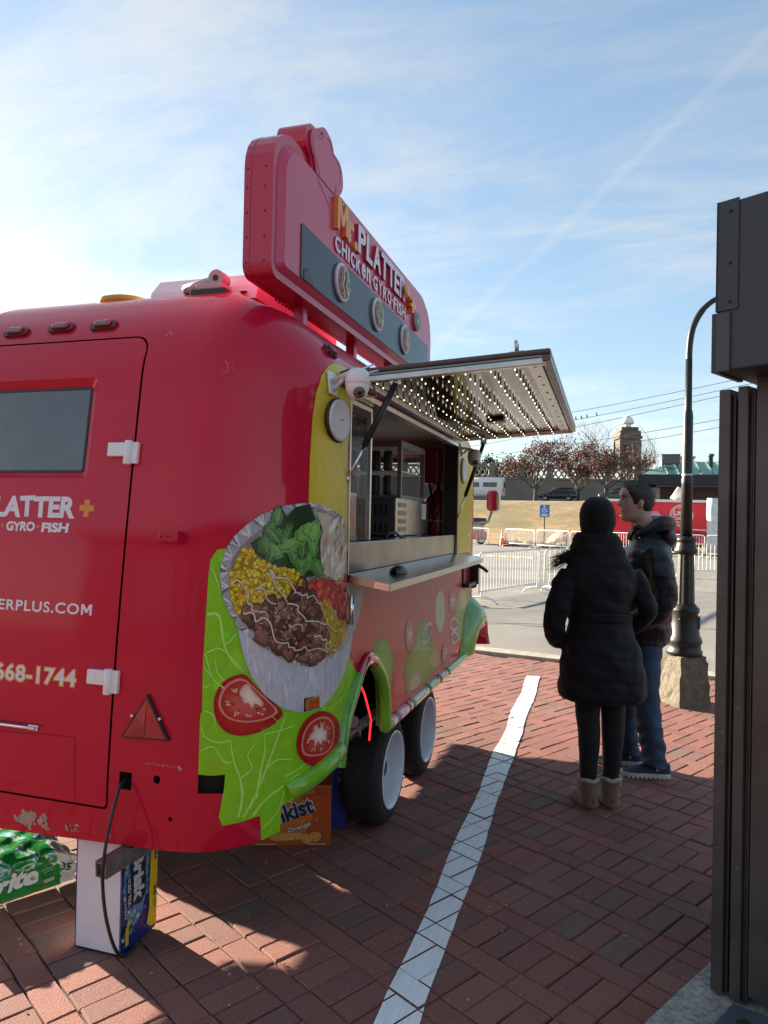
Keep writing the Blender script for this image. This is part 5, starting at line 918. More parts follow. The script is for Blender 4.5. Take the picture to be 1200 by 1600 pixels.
def wrap_graphics():
    r = random.Random(31); P = Print(bfn, .0015, .00003, .03)
    G1 = (.225, .56, .015); G2 = (.34, .70, .06); VE = (.52, .80, .20)
    yl = (.62, .50, .035)
    P.poly(T['band'], yl); 
    P2 = [(2.105, 1.33), (2.66, 1.325), (2.70, 1.5), (2.72, 1.75), (2.70, 2.0), (2.62, 2.17), (2.45, 2.24), (2.28, 2.25), (2.14, 2.22), (2.145, 2.0), (2.135, 1.6)]; P.poly(P2, yl)
    P.poly([(2.13, 1.20), (2.66, 1.19), (2.66, 1.325), (2.13, 1.33)], (.40, .012, .03))
    P.poly(T['s_panel'], (.56, .075, .062))
    # faint lighter streaks printed across the side panel
    for k, (v, am) in enumerate(((1.12, .02), (.96, .015))): pass
    P.level(1)
    P.poly(smooth_poly(T['s_front'], 1), (.30, .38, .12)); P.poly(T['s_frcuc'], (.55, .52, .20))
    P.fan(T['s_let2'], (.26, .44, .05), (.12, .24, .02), lift=True); P.fan(smooth_poly(T['s_let1'], 1), (.24, .46, .05), (.10, .24, .02), lift=True); P.fan(smooth_poly(T['s_tom'], 1), (.70, .10, .06), (.42, .02, .02), lift=True); P.line([(p[0], p[1]) for p in T['s_tom'][1:4]], .02, (.50, .15, .11))
    P.poly(smooth_poly(T['s_garlic'], 1), (.45, .42, .25)); P.poly(T['s_cuc'], (.48, .50, .24)); P.poly(T['s_cuc2'], (.45, .42, .15))
    cu = T['s_cuc']; cx, cy = sum(p[0] for p in cu)/len(cu), sum(p[1] for p in cu)/len(cu); P.poly([(cx+(p[0]-cx)*.86, cy+(p[1]-cy)*.88) for p in cu], (.56, .58, .33))
    P.level(2)
    for k in ('s_rad1', 's_rad2', 's_rad3'):
        q = T[k]; cx, cy = sum(p[0] for p in q)/len(q), sum(p[1] for p in q)/len(q); P.poly(q, (.45, .05, .045)); P.poly([(cx+(p[0]-cx)*.85, cy+(p[1]-cy)*.87) for p in q], (.44, .13, .11))
        for i in range(7):
            a = i*2*PI/7; ex, ey = .62*max(abs(p[0]-cx) for p in q)*math.cos(a), .62*max(abs(p[1]-cy) for p in q)*math.sin(a); P.line([(cx, cy), (cx+ex, cy+ey)], .020, (.60, .42, .38), taper=.6)
    P.level(3)
    for k in ('s_on1', 's_on2', 's_on3'):
        q = T[k]; cx, cy = sum(p[0] for p in q)/len(q), sum(p[1] for p in q)/len(q); P.line(q+[q[0]], .017, (.60, .50, .58)); P.line([(cx+(p[0]-cx)*.75, cy+(p[1]-cy)*.78) for p in q+[q[0]]], .006, (.45, .30, .42))
    P.level(0)
    # the big leaf
    P.poly(T['leaf'], G1)
    inl = lambda a, b: inpoly(a, b, T['leaf'])
    P.level(1)
    for i in range(90):                                           # lighter cells between veins
        cs, cv = r.uniform(-.6, .12), r.uniform(.48, 1.42)
        if not inl(cs, cv): continue
        k = 6; q = r.uniform(.02, .05); B = [(cs+q*r.uniform(.7, 1.2)*math.cos(2*PI*j/k), cv+q*r.uniform(.7, 1.2)*math.sin(2*PI*j/k)) for j in range(k)]
        if all(inl(*b) for b in B): c = tuple(c*r.uniform(.9, 1.1) for c in (.225, .56, .015)); P.fan(smooth_poly(B, 1), tuple(v*r.uniform(.75, 1.35) for v in c), c, lift=(i % 6 == 0))
    P.level(2)
    for L in T['veins'][:4]+T['veinleaf'][:1]: P.line(L, .013, G2, taper=.6, curve=5); P.line(L, .0055, VE, taper=.6, curve=5)
    for L in T['veins'][4:]+T['veinleaf'][1:]: P.line(L, .007, G2, taper=.4, curve=5); P.line(L, .0030, VE, taper=.4, curve=5)
    for L in T['veins'][:8]:                                      # fine side veins
        for (a, b), (c, d) in zip(L, L[1:]):
            for k in range(2):
                t = r.random(); p = (a+(c-a)*t, b+(d-b)*t); e = (p[0]+r.uniform(-.06, .06), p[1]+r.uniform(.0, .06))
                if inl(*e): P.line([p, e], .0022, G2, lift=False, taper=.6)
    P.level(3)
    # tomato slices
    def tom(o, i_, c):
        O, I = smooth_poly(T[o], 2), smooth_poly(T[i_], 2); P.poly(O, (.30, .006, .010)); P.off += .0004; P.fan(O, (.55, .02, .02), (.36, .008, .012), lift=True); P.off += .0004
        cx, cy = sum(p[0] for p in I)/len(I), sum(p[1] for p in I)/len(I); P.fan(I, (.50, .06, .045), (.66, .25, .18), lift=True); P.off += .0003
        S2 = lambda f: [(cx+(p[0]-cx)*f, cy+(p[1]-cy)*f) for p in I]; P.fan(S2(.90), (.62, .12, .09), (.42, .015, .018), lift=True); P.off += .0003
        n_ = 7
        for k in range(n_):                                        # seed chambers between pale walls
            a0 = 2*PI*(k+.18)/n_; a1 = 2*PI*(k+.82)/n_; Q = []
            for j in range(7):
                a = a0+(a1-a0)*j/6; px = max(((p[0]-cx)*math.cos(a)+(p[1]-cy)*math.sin(a))/max(1e-6, math.hypot(p[0]-cx, p[1]-cy)) for p in I); w = max(I, key=lambda p: ((p[0]-cx)*math.cos(a)+(p[1]-cy)*math.sin(a))/max(1e-6, math.hypot(p[0]-cx, p[1]-cy))); f = .78-.08*abs(j-3)/3; Q.append((cx+(w[0]-cx)*f, cy+(w[1]-cy)*f))
            w = (Q[3][0]*.45+cx*.55, Q[3][1]*.45+cy*.55); Q.append(w); P.fan(Q, (.58, .09, .05), (.30, .008, .012), lift=(k == 0))
            for j in range(4):
                f = r.uniform(.55, .9); q = Q[r.randrange(1, 6)]; e = (w[0]+(q[0]-w[0])*f, w[1]+(q[1]-w[1])*f); an = math.atan2(e[1]-cy, e[0]-cx); P.fan([(e[0]+.0075*math.cos(b)*math.cos(an)-.0035*math.sin(b)*math.sin(an), e[1]+.0075*math.cos(b)*math.sin(an)+.0035*math.sin(b)*math.cos(an)) for b in [m_*PI/4 for m_ in range(8)]], (.78, .50, .32), (.50, .16, .08), lift=(j == 0))
        C_ = smooth_poly([(cx+(p[0]-cx)*.9, cy+(p[1]-cy)*.9) for p in T[c]], 1); P.off += .0003; P.fan(C_, (.85, .76, .64), (.66, .34, .26), lift=True)
    tom('tom1', 'tom1in', 'tom1core'); 
    P.level(5)
    # bowl of foil
    P.poly(T['foil'], (.50, .53, .58)); f = T['foil']; P.level(5.4); P.fan(f, (.66, .69, .74), (.40, .43, .48), (.02, .02))
    P.level(6)
    for i in range(420):
        s, v = r.uniform(-.47, .12), r.uniform(.87, 1.16)
        L = r.uniform(.015, .05)
        if inpoly(s, v, f) and inpoly(s+.002, v-L, f): c = r.choice(((.64, .67, .72), (.44, .47, .52), (.48, .51, .56), (.70, .72, .76))); P.line([(s, v), (s+.003, v-L)], r.uniform(.0012, .004), c, lift=(i % 60 == 0))
    P.level(7)
    tom('tom2', 'tom2in', 'tom2core')
    P.level(7)
    P.poly(T['rim_out'], (.34, .36, .39)); P.poly(T['rim_in'], (.23, .20, .16))
    P.level(9)
    ro, ri = T['rim_out'], T['rim_in']
    for i in range(len(ro)):                                      # crimped rim
        if ro[i][0] > .0 and i > 11 and i < 18: continue
        a, b = ro[i], ro[(i+1) % len(ro)]
        for k in range(9):
            t = (k+r.random())/9; p = (a[0]+(b[0]-a[0])*t, a[1]+(b[1]-a[1])*t); q = min(ri, key=lambda w: (w[0]-p[0])**2+(w[1]-p[1])**2); q = (p[0]+(q[0]-p[0])*.9, p[1]+(q[1]-p[1])*.9)
            if math.hypot(q[0]-p[0], q[1]-p[1]) > .07: continue
            P.line([p, q], r.uniform(.002, .006), r.choice(((.62, .64, .68), (.70, .72, .76), (.12, .12, .13), (.45, .47, .5))), lift=False)
    # food
    def scatter(poly, n_, rx, ry, cols, rot=None, jag=0, k=7, hi=1.3, lo=.55):
        u0, u1 = min(p[0] for p in poly), max(p[0] for p in poly); v0, v1 = min(p[1] for p in poly), max(p[1] for p in poly); i = 0; tries = 0
        while i < n_ and tries < n_*8:
            tries += 1; s, v = r.uniform(u0, u1), r.uniform(v0, v1)
            if not inpoly(s, v, poly): continue
            a = r.uniform(0, 2*PI) if rot is None else rot+r.uniform(-.5, .5); q = r.uniform(.6, 1.2); B = []
            for j in range(k): b = 2*PI*j/k; x, y = rx*q*math.cos(b)*(1+r.uniform(-jag, jag)), ry*q*math.sin(b)*(1+r.uniform(-jag, jag)); B.append((s+x*math.cos(a)-y*math.sin(a), v+x*math.sin(a)+y*math.cos(a)))
            if max(p[0] for p in B) > .0355 and v > 1.33: continue
            c = r.choice(cols); q = r.uniform(.85, 1.2); P.fan(B, tuple(min(.9, v*q*hi) for v in c), tuple(v*q*lo for v in c), (-.15*rx, .3*ry), lift=(i % 6 == 0)); i += 1
    P.level(10)
    P.poly(T['tomcut'], (.34, .035, .025)); P.level(11); scatter(T['tomcut'], 30, .034, .020, ((.55, .035, .022), (.60, .07, .04), (.45, .022, .02)), jag=.2, k=9, hi=1.25, lo=.5); scatter(T['tomcut'], 30, .012, .003, ((.62, .25, .18),), jag=.2)
    P.level(10)
    P.poly(T['bread'], (.52, .44, .35)); P.level(11); scatter(T['bread'], 14, .040, .020, ((.62, .55, .46), (.70, .64, .56)), 1.1, .25, 10, 1.15, .6); scatter(T['bread'], 9, .020, .012, ((.36, .21, .09), (.42, .28, .14)), 1.1, .3, 9, .8, 1.25); scatter(T['bread'], 12, .03, .003, ((.30, .22, .16), (.70, .66, .60)), 1.2, .2)
    P.level(10)
    P.poly(T['rice'], (.34, .19, .01)); P.level(11); scatter(T['rice'], 300, .0125, .0078, ((.70, .47, .015), (.78, .56, .02), (.62, .36, .010), (.74, .58, .08)), jag=.12, k=7, hi=1.35, lo=.42)
    P.level(10)
    P.poly(T['rice2'], (.45, .30, .03)); P.level(11); scatter(T['rice2'], 90, .0120, .0065, ((.64, .44, .02), (.70, .52, .04), (.50, .30, .015)), 1.2, .1, 7, 1.3, .42)
    P.level(12)
    P.poly(T['lettuce'], (.018, .045, .012)); P.level(13); lp = T['lettuce']
    for i in range(44):                                           # frilled leaves, back ones darker
        tries = 0
        while True:
            s, v = r.uniform(-.43, .03), r.uniform(1.30, 1.60); tries += 1
            if inpoly(s, v, lp) or tries > 60: break
        v = v if i > 6 else v; a = r.uniform(.4, 2.6); L_, w = r.uniform(.05, .085), r.uniform(.022, .040); k = 1+.6*i/44; ca, sa = math.cos(a), math.sin(a); B = []; n_ = 18
        for j in range(n_):
            t_ = 2*PI*j/n_; x, y = L_*math.cos(t_), w*math.sin(t_)*(1.15-.35*math.cos(t_)); f = 1+.16*math.sin(j*2.6+i)*(abs(math.sin(t_))**.5); B.append((s+(x*ca-y*sa)*f*.6, v+(x*sa+y*ca)*f*.6))
        if max(p[0] for p in B) > .034 or not all(inpoly(*p, lp) or r.random() < .5 for p in B[::3]): continue
        c = r.choice(((.040, .115, .026), (.060, .16, .034), (.085, .20, .045), (.032, .09, .024))); P.fan(B, tuple(q*k*1.9 for q in c), tuple(q*k*.55 for q in c), (.010*ca, .012), lift=True)
        P.line(B+[B[0]], .0022, tuple(q*k*2.1 for q in c), lift=True)
        P.line([(s-L_*.5*ca, v-L_*.5*sa), (s+L_*.15*ca+.006, v+L_*.15*sa), (s+L_*.5*ca, v+L_*.5*sa)], .0035, (.20*k, .33*k, .12*k), taper=.7, curve=4)
        for q in (-.25, 0, .25): P.line([(s+L_*q*ca, v+L_*q*sa), (s+L_*(q+.2)*ca-w*.45*sa, v+L_*(q+.2)*sa+w*.45*ca)], .0016, (.17*k, .30*k, .10*k), lift=False); P.line([(s+L_*q*ca, v+L_*q*sa), (s+L_*(q+.2)*ca+w*.45*sa, v+L_*(q+.2)*sa-w*.45*ca)], .0016, (.15*k, .28*k, .09*k), lift=False)
    P.level(12)
    P.poly(T['meat'], (.085, .040, .028)); P.level(13); scatter(T['meat'], 64, .034, .024, ((.20, .085, .058), (.155, .062, .045), (.25, .12, .085), (.12, .05, .037)), None, .3, 9, 1.45, .28); scatter(T['meat'], 70, .015, .008, ((.27, .13, .09), (.09, .035, .028), (.33, .18, .13), (.22, .07, .055)), None, .35, 8, 1.3, .5); scatter(T['meat'], 60, .006, .0018, ((.55, .46, .42),), None, .2, 6, 1.2, .8)
    P.level(14)
    for L in T['sauce']:
        J = []
        for (a, b), (c, d) in zip(L, L[1:]): J += [(a, b), ((a+c)/2+r.uniform(-.012, .012), (b+d)/2+r.uniform(-.012, .012))]
        L = J+[L[-1]]; P.line(L, .0085, (.13, .08, .055), curve=5, taper=.4); P.line([(p[0]-.001, p[1]+.0015) for p in L], .0060, (.52, .44, .34), curve=5, taper=.4); P.line([(p[0]-.0012, p[1]+.0022) for p in L], .0032, (.74, .69, .60), curve=5, taper=.5)
    P.build('wrap_graphic', PRINT, TR)
    # lettering on the rear door
    wt = (.74, .76, .80); og = (.72, .30, .06); LT = lambda: Print(bfn, .0016, .0001)
    P = LT(); P.text('PLATTER', (-1.580, -1.158, 1.528, 1.612), wt, .045, jit=.06, seed=4); P.build('brand_lettering', PRINT, TR)
    P = LT(); P.line([(-1.140, 1.568), (-1.078, 1.566)], .021, og); P.line([(-1.109, 1.598), (-1.109, 1.536)], .021, og); P.build('plus_sign', PRINT, TR)
    for w_, bx, sd in (('CHICKEN', (-1.735, -1.50, 1.478, 1.517), 5), ('GYRO', (-1.462, -1.330, 1.477, 1.514), 6), ('FISH', (-1.300, -1.178, 1.476, 1.513), 7)): P = LT(); P.text(w_, bx, wt, .045, jit=.08, seed=sd); P.build('menu_word', PRINT, TR)
    for s in (-1.481, -1.316): P = LT(); P.blob([(s+.006*math.cos(i), 1.496+.006*math.sin(i)) for i in range(6)], og); P.build('menu_dot', PRINT, TR)
    P = LT(); P.text('PLATTERPLUS.COM', (-1.672, -1.046, 1.187, 1.226), wt, .020, space=1.10); P.build('web_address', PRINT, TR)
    P = LT(); P.text('668-1744', (-1.452, -1.085, .929, 1.000), og, .062, space=1.02); P.text('668-1744', (-1.447, -1.090, .935, .994), (.74, .71, .66), .022, space=1.06); P.build('phone_number', PRINT, TR)
wrap_graphics()

def lower_trim():
    GR = mat('sill_green', (.10, .34, .04), .28, coat=.7, noise=(14, .25)); PK = mat('sill_pink', (.45, .20, .26), .28, coat=.7); RD = mat('sill_red', (.40, .03, .035), .28, coat=.7, noise=(20, .2)); PL = mat('sill_reflection', (.33, .42, .22), .28, coat=.7, noise=(14, .2)); LG = mat('sill_lime', (.155, .43, .012), .3, coat=.6, noise=(14, .15))
    def sill(segs, r_, dv=0.):
        for a, b, mm in segs:
            k = max(2, int((b-a)/.06)); m = MB(); L = [bpt(a+(b-a)*i/k, vbot(a+(b-a)*i/k)+.018+dv, .000)[0] for i in range(k+1)]; m.tube(L, r_, 14, cap=True); m.build('side_sill', mm, TR)
    sill([(-.285, .0, LG)], .036, .012)
    sill([(.60, .72, PL), (.72, .93, PK), (.93, 1.0, RD), (1.0, 1.35, PL), (1.35, 1.62, GR), (1.62, 1.85, PK), (1.85, 2.72, GR)], .029, .006)  # pale stretches have the sill's whitish reflections painted into their colour
    # wheel arch lip: green, red over the crown
    AR = [(.0, .62), (.011, .659), (.053, .768), (.128, .848), (.199, .919), (.25, .955), (.32, .968), (.40, .940), (.49, .877), (.56, .800), (.585, .70), (.592, .60)]
    def lip(P_, mm, r_=.030):                                     # a flat rounded flange standing a little proud of the shell
        Q = [(p.x, p.y) for p in spline([(*p, 0) for p in P_], 5)]; PF = [(-1, -.01), (-.98, .012), (-.7, .024), (0, .030), (.7, .024), (.98, .012), (1, -.05)]; m = MB(); vs = []
        for i, (a, b) in enumerate(Q):
            t = Vector((Q[min(i+1, len(Q)-1)][0]-Q[max(i-1, 0)][0], Q[min(i+1, len(Q)-1)][1]-Q[max(i-1, 0)][1])).normalized(); vs += [bpt(a-t.y*w*r_, b+t.x*w*r_, o_)[0] for w, o_ in PF]
        k = len(PF); m.add(vs, [(i*k+j, (i+1)*k+j, (i+1)*k+j+1, i*k+j+1) for i in range(len(Q)-1) for j in range(k-1)], True); m.build('arch_lip', mm, TR)
    lip(AR[:5], GR); lip(AR[4:8], mat('lip_red', (.40, .006, .026), .16, coat=1.)); lip(AR[7:], LG)
    m = MB(); m.box(-1.42, -1.34, 2.50, 3.3, .56, 1.05); m.build('arch_liner', mat('liner_maroon', (.16, .02, .025), .6), TR)
    m = MB(); L = [(-1.02, 2.50+.05, .60), (-1.02, 2.66, .70), (-1.03, 2.85, .72), (-1.04, 3.02, .68), (-1.06, 3.14, .60)]; 
    for (x, y, z), (x2, y2, z2) in zip(L, L[1:]): m.add([(x, y, z), (x2, y2, z2), (x2-.32, y2, z2), (x-.32, y, z), (x, y, z-.05), (x2, y2, z2-.05), (x2-.32, y2, z2-.05), (x-.32, y, z-.05)], [(0, 1, 2, 3), (4, 7, 6, 5), (0, 4, 5, 1), (1, 5, 6, 2), (2, 6, 7, 3), (3, 7, 4, 0)])
    m.build('mudguard', mat('mud_taupe', (.13, .10, .085), .5, noise=(10, .3)), TR)
    # lit red strip inside the arch
    m = MB(); m.tube([(-.985, 2.80, .905), (-.985, 2.88, .86), (-.985, 2.95, .80), (-.985, 3.01, .72), (-.985, 3.05, .66), (-.985, 3.03, .575)], .0048, 8); m.build('light_strip', mat('red_led', (.6, .01, .02), .4, emit=((1, .03, .04), .26)), TR)
    # chassis, floor, axles
    bs = mat('black_steel', (.02, .02, .02), .5)
    m = MB(); m.box(-2.85, -1.08, 2.4, 5.45, .56, .62); m.build('floor', bs, TR)
    m = MB(); m.box(-2.6, -2.5, 2.4, 5.6, .42, .56); m.box(-1.42, -1.34, 2.4, 5.6, .42, .56); m.box(-2.6, -1.3, 3.5, 3.62, .3, .4); m.box(-2.6, -1.3, 4.25, 4.37, .3, .4); m.build('chassis', bs, TR)
    tw = mat('tread_rubber', (.016, .016, .017), .8, bump=(45, .4)); rw = mat('rim_white', (.70, .73, .78), .35, coat=.3)
    for (x, y, s_) in ((-1.03, 3.575, 1), (-1.03, 4.325, 1), (-2.87, 3.31, -1), (-2.87, 4.06, -1)):  # last two: unseen left wheels, set off the axles to shape the ground shadows
        M_ = Matrix.Translation((x, y, .268)) @ Matrix.Rotation(PI/2*s_, 4, 'Y')
        w = bpy.data.objects.new('wheel', None); COL.objects.link(w); w.parent = TR
        m = MB(); R_ = .268; m.lathe([(.186, -.012), (.200, .0), (.232, -.002), (.252, -.012), (.263, -.030), (R_, -.045), (R_, -.155), (.262, -.175), (.24, -.195), (.186, -.2)], 48, M_, cap=False)
        # tread grooves
        m.build('tyre', tw, w)
        m = MB()
        for i in range(56):
            a = 2*PI*i/56
            for z0, z1, da in ((-.05, -.085, .03), (-.115, -.150, -.03)): m.box(R_-.001, R_+.005, -.008, .008, z1, z0, M_ @ Matrix.Rotation(a+da, 4, 'Z') @ Matrix.Rotation(da*6, 4, 'X'))
            m.box(.262, R_+.002, -.007, .007, -.046, -.030, M_ @ Matrix.Rotation(a, 4, 'Z'))
        o = m.build('tread_block', tw, w); o['kind'] = 'stuff'
        m = MB(); m.lathe([(.194, .002), (.190, .007), (.183, .002), (.174, -.010), (.170, -.05), (.166, -.115), (.150, -.132), (.135, -.128), (.085, -.112), (.055, -.105), (.052, -.095), (.036, -.09)], 40, M_, cap=False); rim = m.build('rim', rw, w)
        m = MB(); m.lathe([(.042, -.105), (.042, -.05), (.034, -.042), (.01, -.04)], 20, M_); m.build('hub_cap', BLACK, rim)
        m = MB(); m2 = MB()
        for i in range(5):
            a = 2*PI*i/5; N_ = M_ @ Matrix.Rotation(a, 4, 'Z'); m.lathe([(.010, -.112), (.010, -.095), (.006, -.090)], 8, N_ @ Matrix.Translation((.068, 0, 0)))
            m2.lathe([(.017, -.124), (.017, -.1185)], 12, N_ @ Matrix.Rotation(.6, 4, 'Z') @ Matrix.Translation((.112, 0, 0)))
        m.build('wheel_nut', BLACK, rim); m2.build('vent_hole', BLACKM, rim)
    # front wing around the front corner: a flared hood over a dark arch, green turning red at its far lip
    FW = [(2.50, .60), (2.525, .72), (2.575, .82), (2.65, .895), (2.74, .93), (2.83, .915), (2.90, .86), (2.95, .77), (2.97, .69), (2.975, .62)]; FW = [FW[0]]+[((a+c)/2+q*(c-a)/2, (b+d)/2+q*(d-b)/2) for (a, b), (c, d) in zip(FW, FW[1:]) for q in (0, 1)]; cx, cy = 2.77, .61
    wg = bpy.data.objects.new('front_wing', None); COL.objects.link(wg); wg.parent = TR; n = len(FW)
    PR = [(1.22, .0), (1.12, .030), (1.0, .065), (.85, .092), (.72, .100), (.64, .097), (.60, .08), (.60, .02)]
    def hood(i0, i1, mm, nm):
        m = MB(); vs = []
        for a, b in FW[i0:i1+1]: vs += [bpt(cx+(a-cx)*s_, max(.585, cy+(b-cy)*s_), o_*(.55+1.15*FW.index((a, b))/n))[0] for s_, o_ in PR]
        k = len(PR); m.add(vs, [(i*k+j, (i+1)*k+j, (i+1)*k+j+1, i*k+j+1) for i in range(i1-i0) for j in range(k-1)], True); m.build(nm, mm, wg)
    hood(0, 10, GR, 'wing_skin'); hood(10, n-1, mat('lip_red', (.4, .006, .026), .16, coat=1.), 'wing_edge')
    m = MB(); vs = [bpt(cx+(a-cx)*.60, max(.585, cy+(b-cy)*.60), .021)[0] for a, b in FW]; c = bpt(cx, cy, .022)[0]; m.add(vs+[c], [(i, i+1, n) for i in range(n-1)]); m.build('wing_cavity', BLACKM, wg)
    P = Print(bfn, .004, .0002, .05); P.poly([(2.28, .60), (2.62, .60), (2.62, .80), (2.64, .93), (2.55, .95), (2.45, .88), (2.38, .74)], (.085, .28, .035)); P.line([(2.45, .72), (2.55, .86), (2.64, .93)], .006, (.20, .45, .12)); P.line([(2.50, .62), (2.58, .70), (2.62, .78)], .005, (.20, .45, .12)); P.build('wing_print', PRINT, wg)
lower_trim()

def hatch():
    # jambs and sill plate of the serving window
    m = MB(); m.box(-.985, -.942, 2.594, 2.603, 1.335, 2.06); m.build('window_jamb', ALU, TR); m = MB(); m.box(-1.034, -.944, 4.672, 4.699, 1.335, 2.06); m.build('window_jamb', BLACK, TR); m = MB(); m.box(-.985, -.944, 2.604, 4.672, 2.035, 2.055); m.build('window_jamb', ALU, TR)
    m = MB(); m.box(-.985, -.955, 2.605, 4.67, 1.335, 1.455, bev=.003); m.build('sill_plate', mat('worn_steel', (.27, .255, .235), .30, 1.0, noise=(5, .3, 6), bump=(3, .12, .03)), TR)
    # fold-down shelf
    sh = bpy.data.objects.new('serving_shelf', None); COL.objects.link(sh); sh.parent = TR
    M_ = Matrix.Translation((-.948, 0, 1.335)) @ Matrix.Rotation(RAD(9), 4, 'Y'); m = MB(); m.box(0, .178, 2.60, 4.70, -.006, 0, M_); m.build('shelf_top', STEEL, sh)
    m = MB(); m.box(.174, .178, 2.60, 4.70, -.030, -.006, M_); m.box(0, .174, 2.600, 2.604, -.030, -.006, M_); m.box(0, .174, 4.696, 4.70, -.030, -.006, M_); m.build('shelf_edge', STEEL, sh)
    m = MB(); m.box(.115, .172, 2.5985, 2.5999, -.028, -.004, M_); m.build('corner_plate', CHROME, sh)
    m = MB(); [m.lathe([(.005, 0), (.0045, .003)], 8, M_ @ Matrix.Translation((x, 2.5985, -.016)) @ Matrix.Rotation(PI/2, 4, 'X')) for x in (.128, .145, .160)]; m.build('rivet', ALU, sh)
    # lifted hatch
    aw = bpy.data.objects.new('hatch_door', None); COL.objects.link(aw); aw.parent = TR
    L_ = .735; A_ = Matrix.Translation((-.957, 0, 2.098)) @ Matrix.Rotation(-RAD(3.6), 4, 'Y'); ya, yb = 2.655, 4.765
    skin = mat('hatch_skin', (.075, .062, .055), .45, coat=.3); m = MB(); m.box(-.01, L_+.02, ya-.012, yb+.012, .012, .032, A_, bev=.008); m.build('outer_skin', skin, aw)
    m = MB(); m.box(0, L_, ya, yb, .004, .011, A_); m.build('inner_panel', mat('polished_panel', (.19, .18, .165), .16, 1.0, bump=(.9, .04, .05)), aw)
    rail = mat('rail_alu', (.58, .57, .54), .3, 1.0, noise=(12, .15))
    for nm, b in (('side_rail', (0, L_, ya, ya+.035)), ('side_rail', (0, L_, yb-.03, yb)), ('outer_rail', (L_-.075, L_-.02, ya+.035, yb-.03)), ('hinge_rail', (0, .035, ya+.035, yb-.03))):
        m = MB(); m.box(*b, -.022 if nm != 'outer_rail' else -.008, .003, A_, bev=.004); m.build(nm, rail, aw)
    m = MB(); m.box(L_-.012, L_+.018, ya-.01, yb+.01, -.014, .010, A_, bev=.003); m.build('drip_edge', skin, aw)
    m = MB(); [m.lathe([(.006, -.010), (.006, -.0085)], 8, A_ @ Matrix.Translation((L_-.047, ya+.1+i*.19, 0))) for i in range(11)]; m.build('rivet', BLACK, aw)
    m = MB(); m.box(.60, .655, ya+.04, ya+.10, .033, .045, A_); m.tube([A_ @ Vector((.63, ya+.02, .04)), A_ @ Vector((.63, ya+.02, .075)), A_ @ Vector((.63, ya+.06, .075)), A_ @ Vector((.63, ya+.06, .04))], .006, 8); m.build('latch_loop', ALU, aw)
    m = MB(); m.box(.30, .40, 4.0, 4.10, -.018, .003, A_, bev=.01); m.build('panel_latch', mat('latch_grey', (.05, .05, .052), .4), aw)
    m = MB(); m.tube([A_ @ Vector((.10, 3.7, -.004)), A_ @ Vector((.12, 3.95, -.01)), A_ @ Vector((.18, 4.2, -.012)), A_ @ Vector((.21, 4.5, -.012)), A_ @ Vector((.24, 4.74, -.015))], .011, 8); m.build('cable', BLACK, aw)
    bulb = mat('warm_led', (1, .9, .65), .4, emit=((1, .86, .62), .6)); cap = mat('bulb_cap', (.02, .02, .02), .5)
    for k in range(7):
        x = .075+k*.090; st = MB(); cp = MB(); rr = random.Random(k)
        for i in range(21):
            y = ya+.055+i*.1+rr.uniform(-.008, .008); dx = rr.uniform(-.004, .004); st.ball((x+dx, y, -.020), (.0028, .0028, .0038), 8, A_); cp.lathe([(.0032, -.0155), (.0032, .003)], 7, A_ @ Matrix.Translation((x+dx, y, 0)))
        s_ = bpy.data.objects.new('light_string', None); COL.objects.link(s_); s_.parent = TR
        o = st.build('bulbs', bulb, s_); o['kind'] = 'stuff'; o = cp.build('bulb_caps', cap, s_); o['kind'] = 'stuff'
    # gas struts
    for a, b in (((-.79, 2.675, 2.075), (-.948, 2.585, 1.70)), ((-.79, 4.74, 2.06), (-.955, 4.685, 1.53))):
        a, b = Vector(a), Vector(b); q = a+(b-a)*.66; s_ = bpy.data.objects.new('gas_strut', None); COL.objects.link(s_); s_.parent = TR
        m = MB(); m.tube([a, q], .0125, 12); m.build('cylinder', BLACK, s_); m = MB(); m.tube([q, b], .0052, 8); m.build('rod', CHROME, s_)
        m = MB(); m.box(a.x-.02, a.x+.02, a.y-.004, a.y+.004, a.z-.005, a.z+.045); m.ball(a, .013, 8); m.build('bracket', ALU, s_); m = MB(); m.ball(b, .012, 8); m.build('end_joint', ALU, s_)
    m = MB(); m.tube([A_ @ Vector((.06, ya+.04, -.005)), Vector((-.875, 2.70, 2.03)), Vector((-.93, 2.62, 2.02)), Vector((-.955, 2.60, 2.04))], .004, 6); m.build('cable', mat('cable_tan', (.35, .25, .15), .6), TR)
    # white round speakers on the yellow bands
    for s, v, r_ in ((-.062, 2.005, .078), (2.315, 1.985, .085)):
        M_ = frame_at(s, v, 0); m = MB(); m.lathe([(r_+.004, -.006), (r_+.004, .006), (r_-.002, .008)], 32, M_); b = m.build('speaker', BLACK, TR)
        m = MB(); m.lathe([(r_-.001, .004), (r_-.001, .014), (r_-.010, .018), (r_-.014, .0165), (.02, .019), (.004, .019)], 36, M_); m.build('speaker_cover', mat('speaker_white', (.62, .63, .65), .5, bump=(900, .15, .001)), b)
        P = Print(lambda u, w, off, M=M_: (M @ Vector((u, w, off)), (M.to_3x3() @ Vector((0, 0, 1)))), .0196, 0); P.line([(-.011, .001), (.011, .001)], .004, (.06, .06, .06)); P.build('badge', PRINT, b)
    # rear-view mirror on its stalk at the front corner, black frame and lever under the shelf
    mi = bpy.data.objects.new('side_mirror', None); COL.objects.link(mi); mi.parent = TR
    m = MB(); m.tube([(-.97, 5.28, 1.535), (-.93, 5.36, 1.53), (-.86, 5.44, 1.545), (-.845, 5.50, 1.62)], .010, 8); m.build('arm', mat('mirror_arm', (.45, .38, .34), .4, .6), mi)
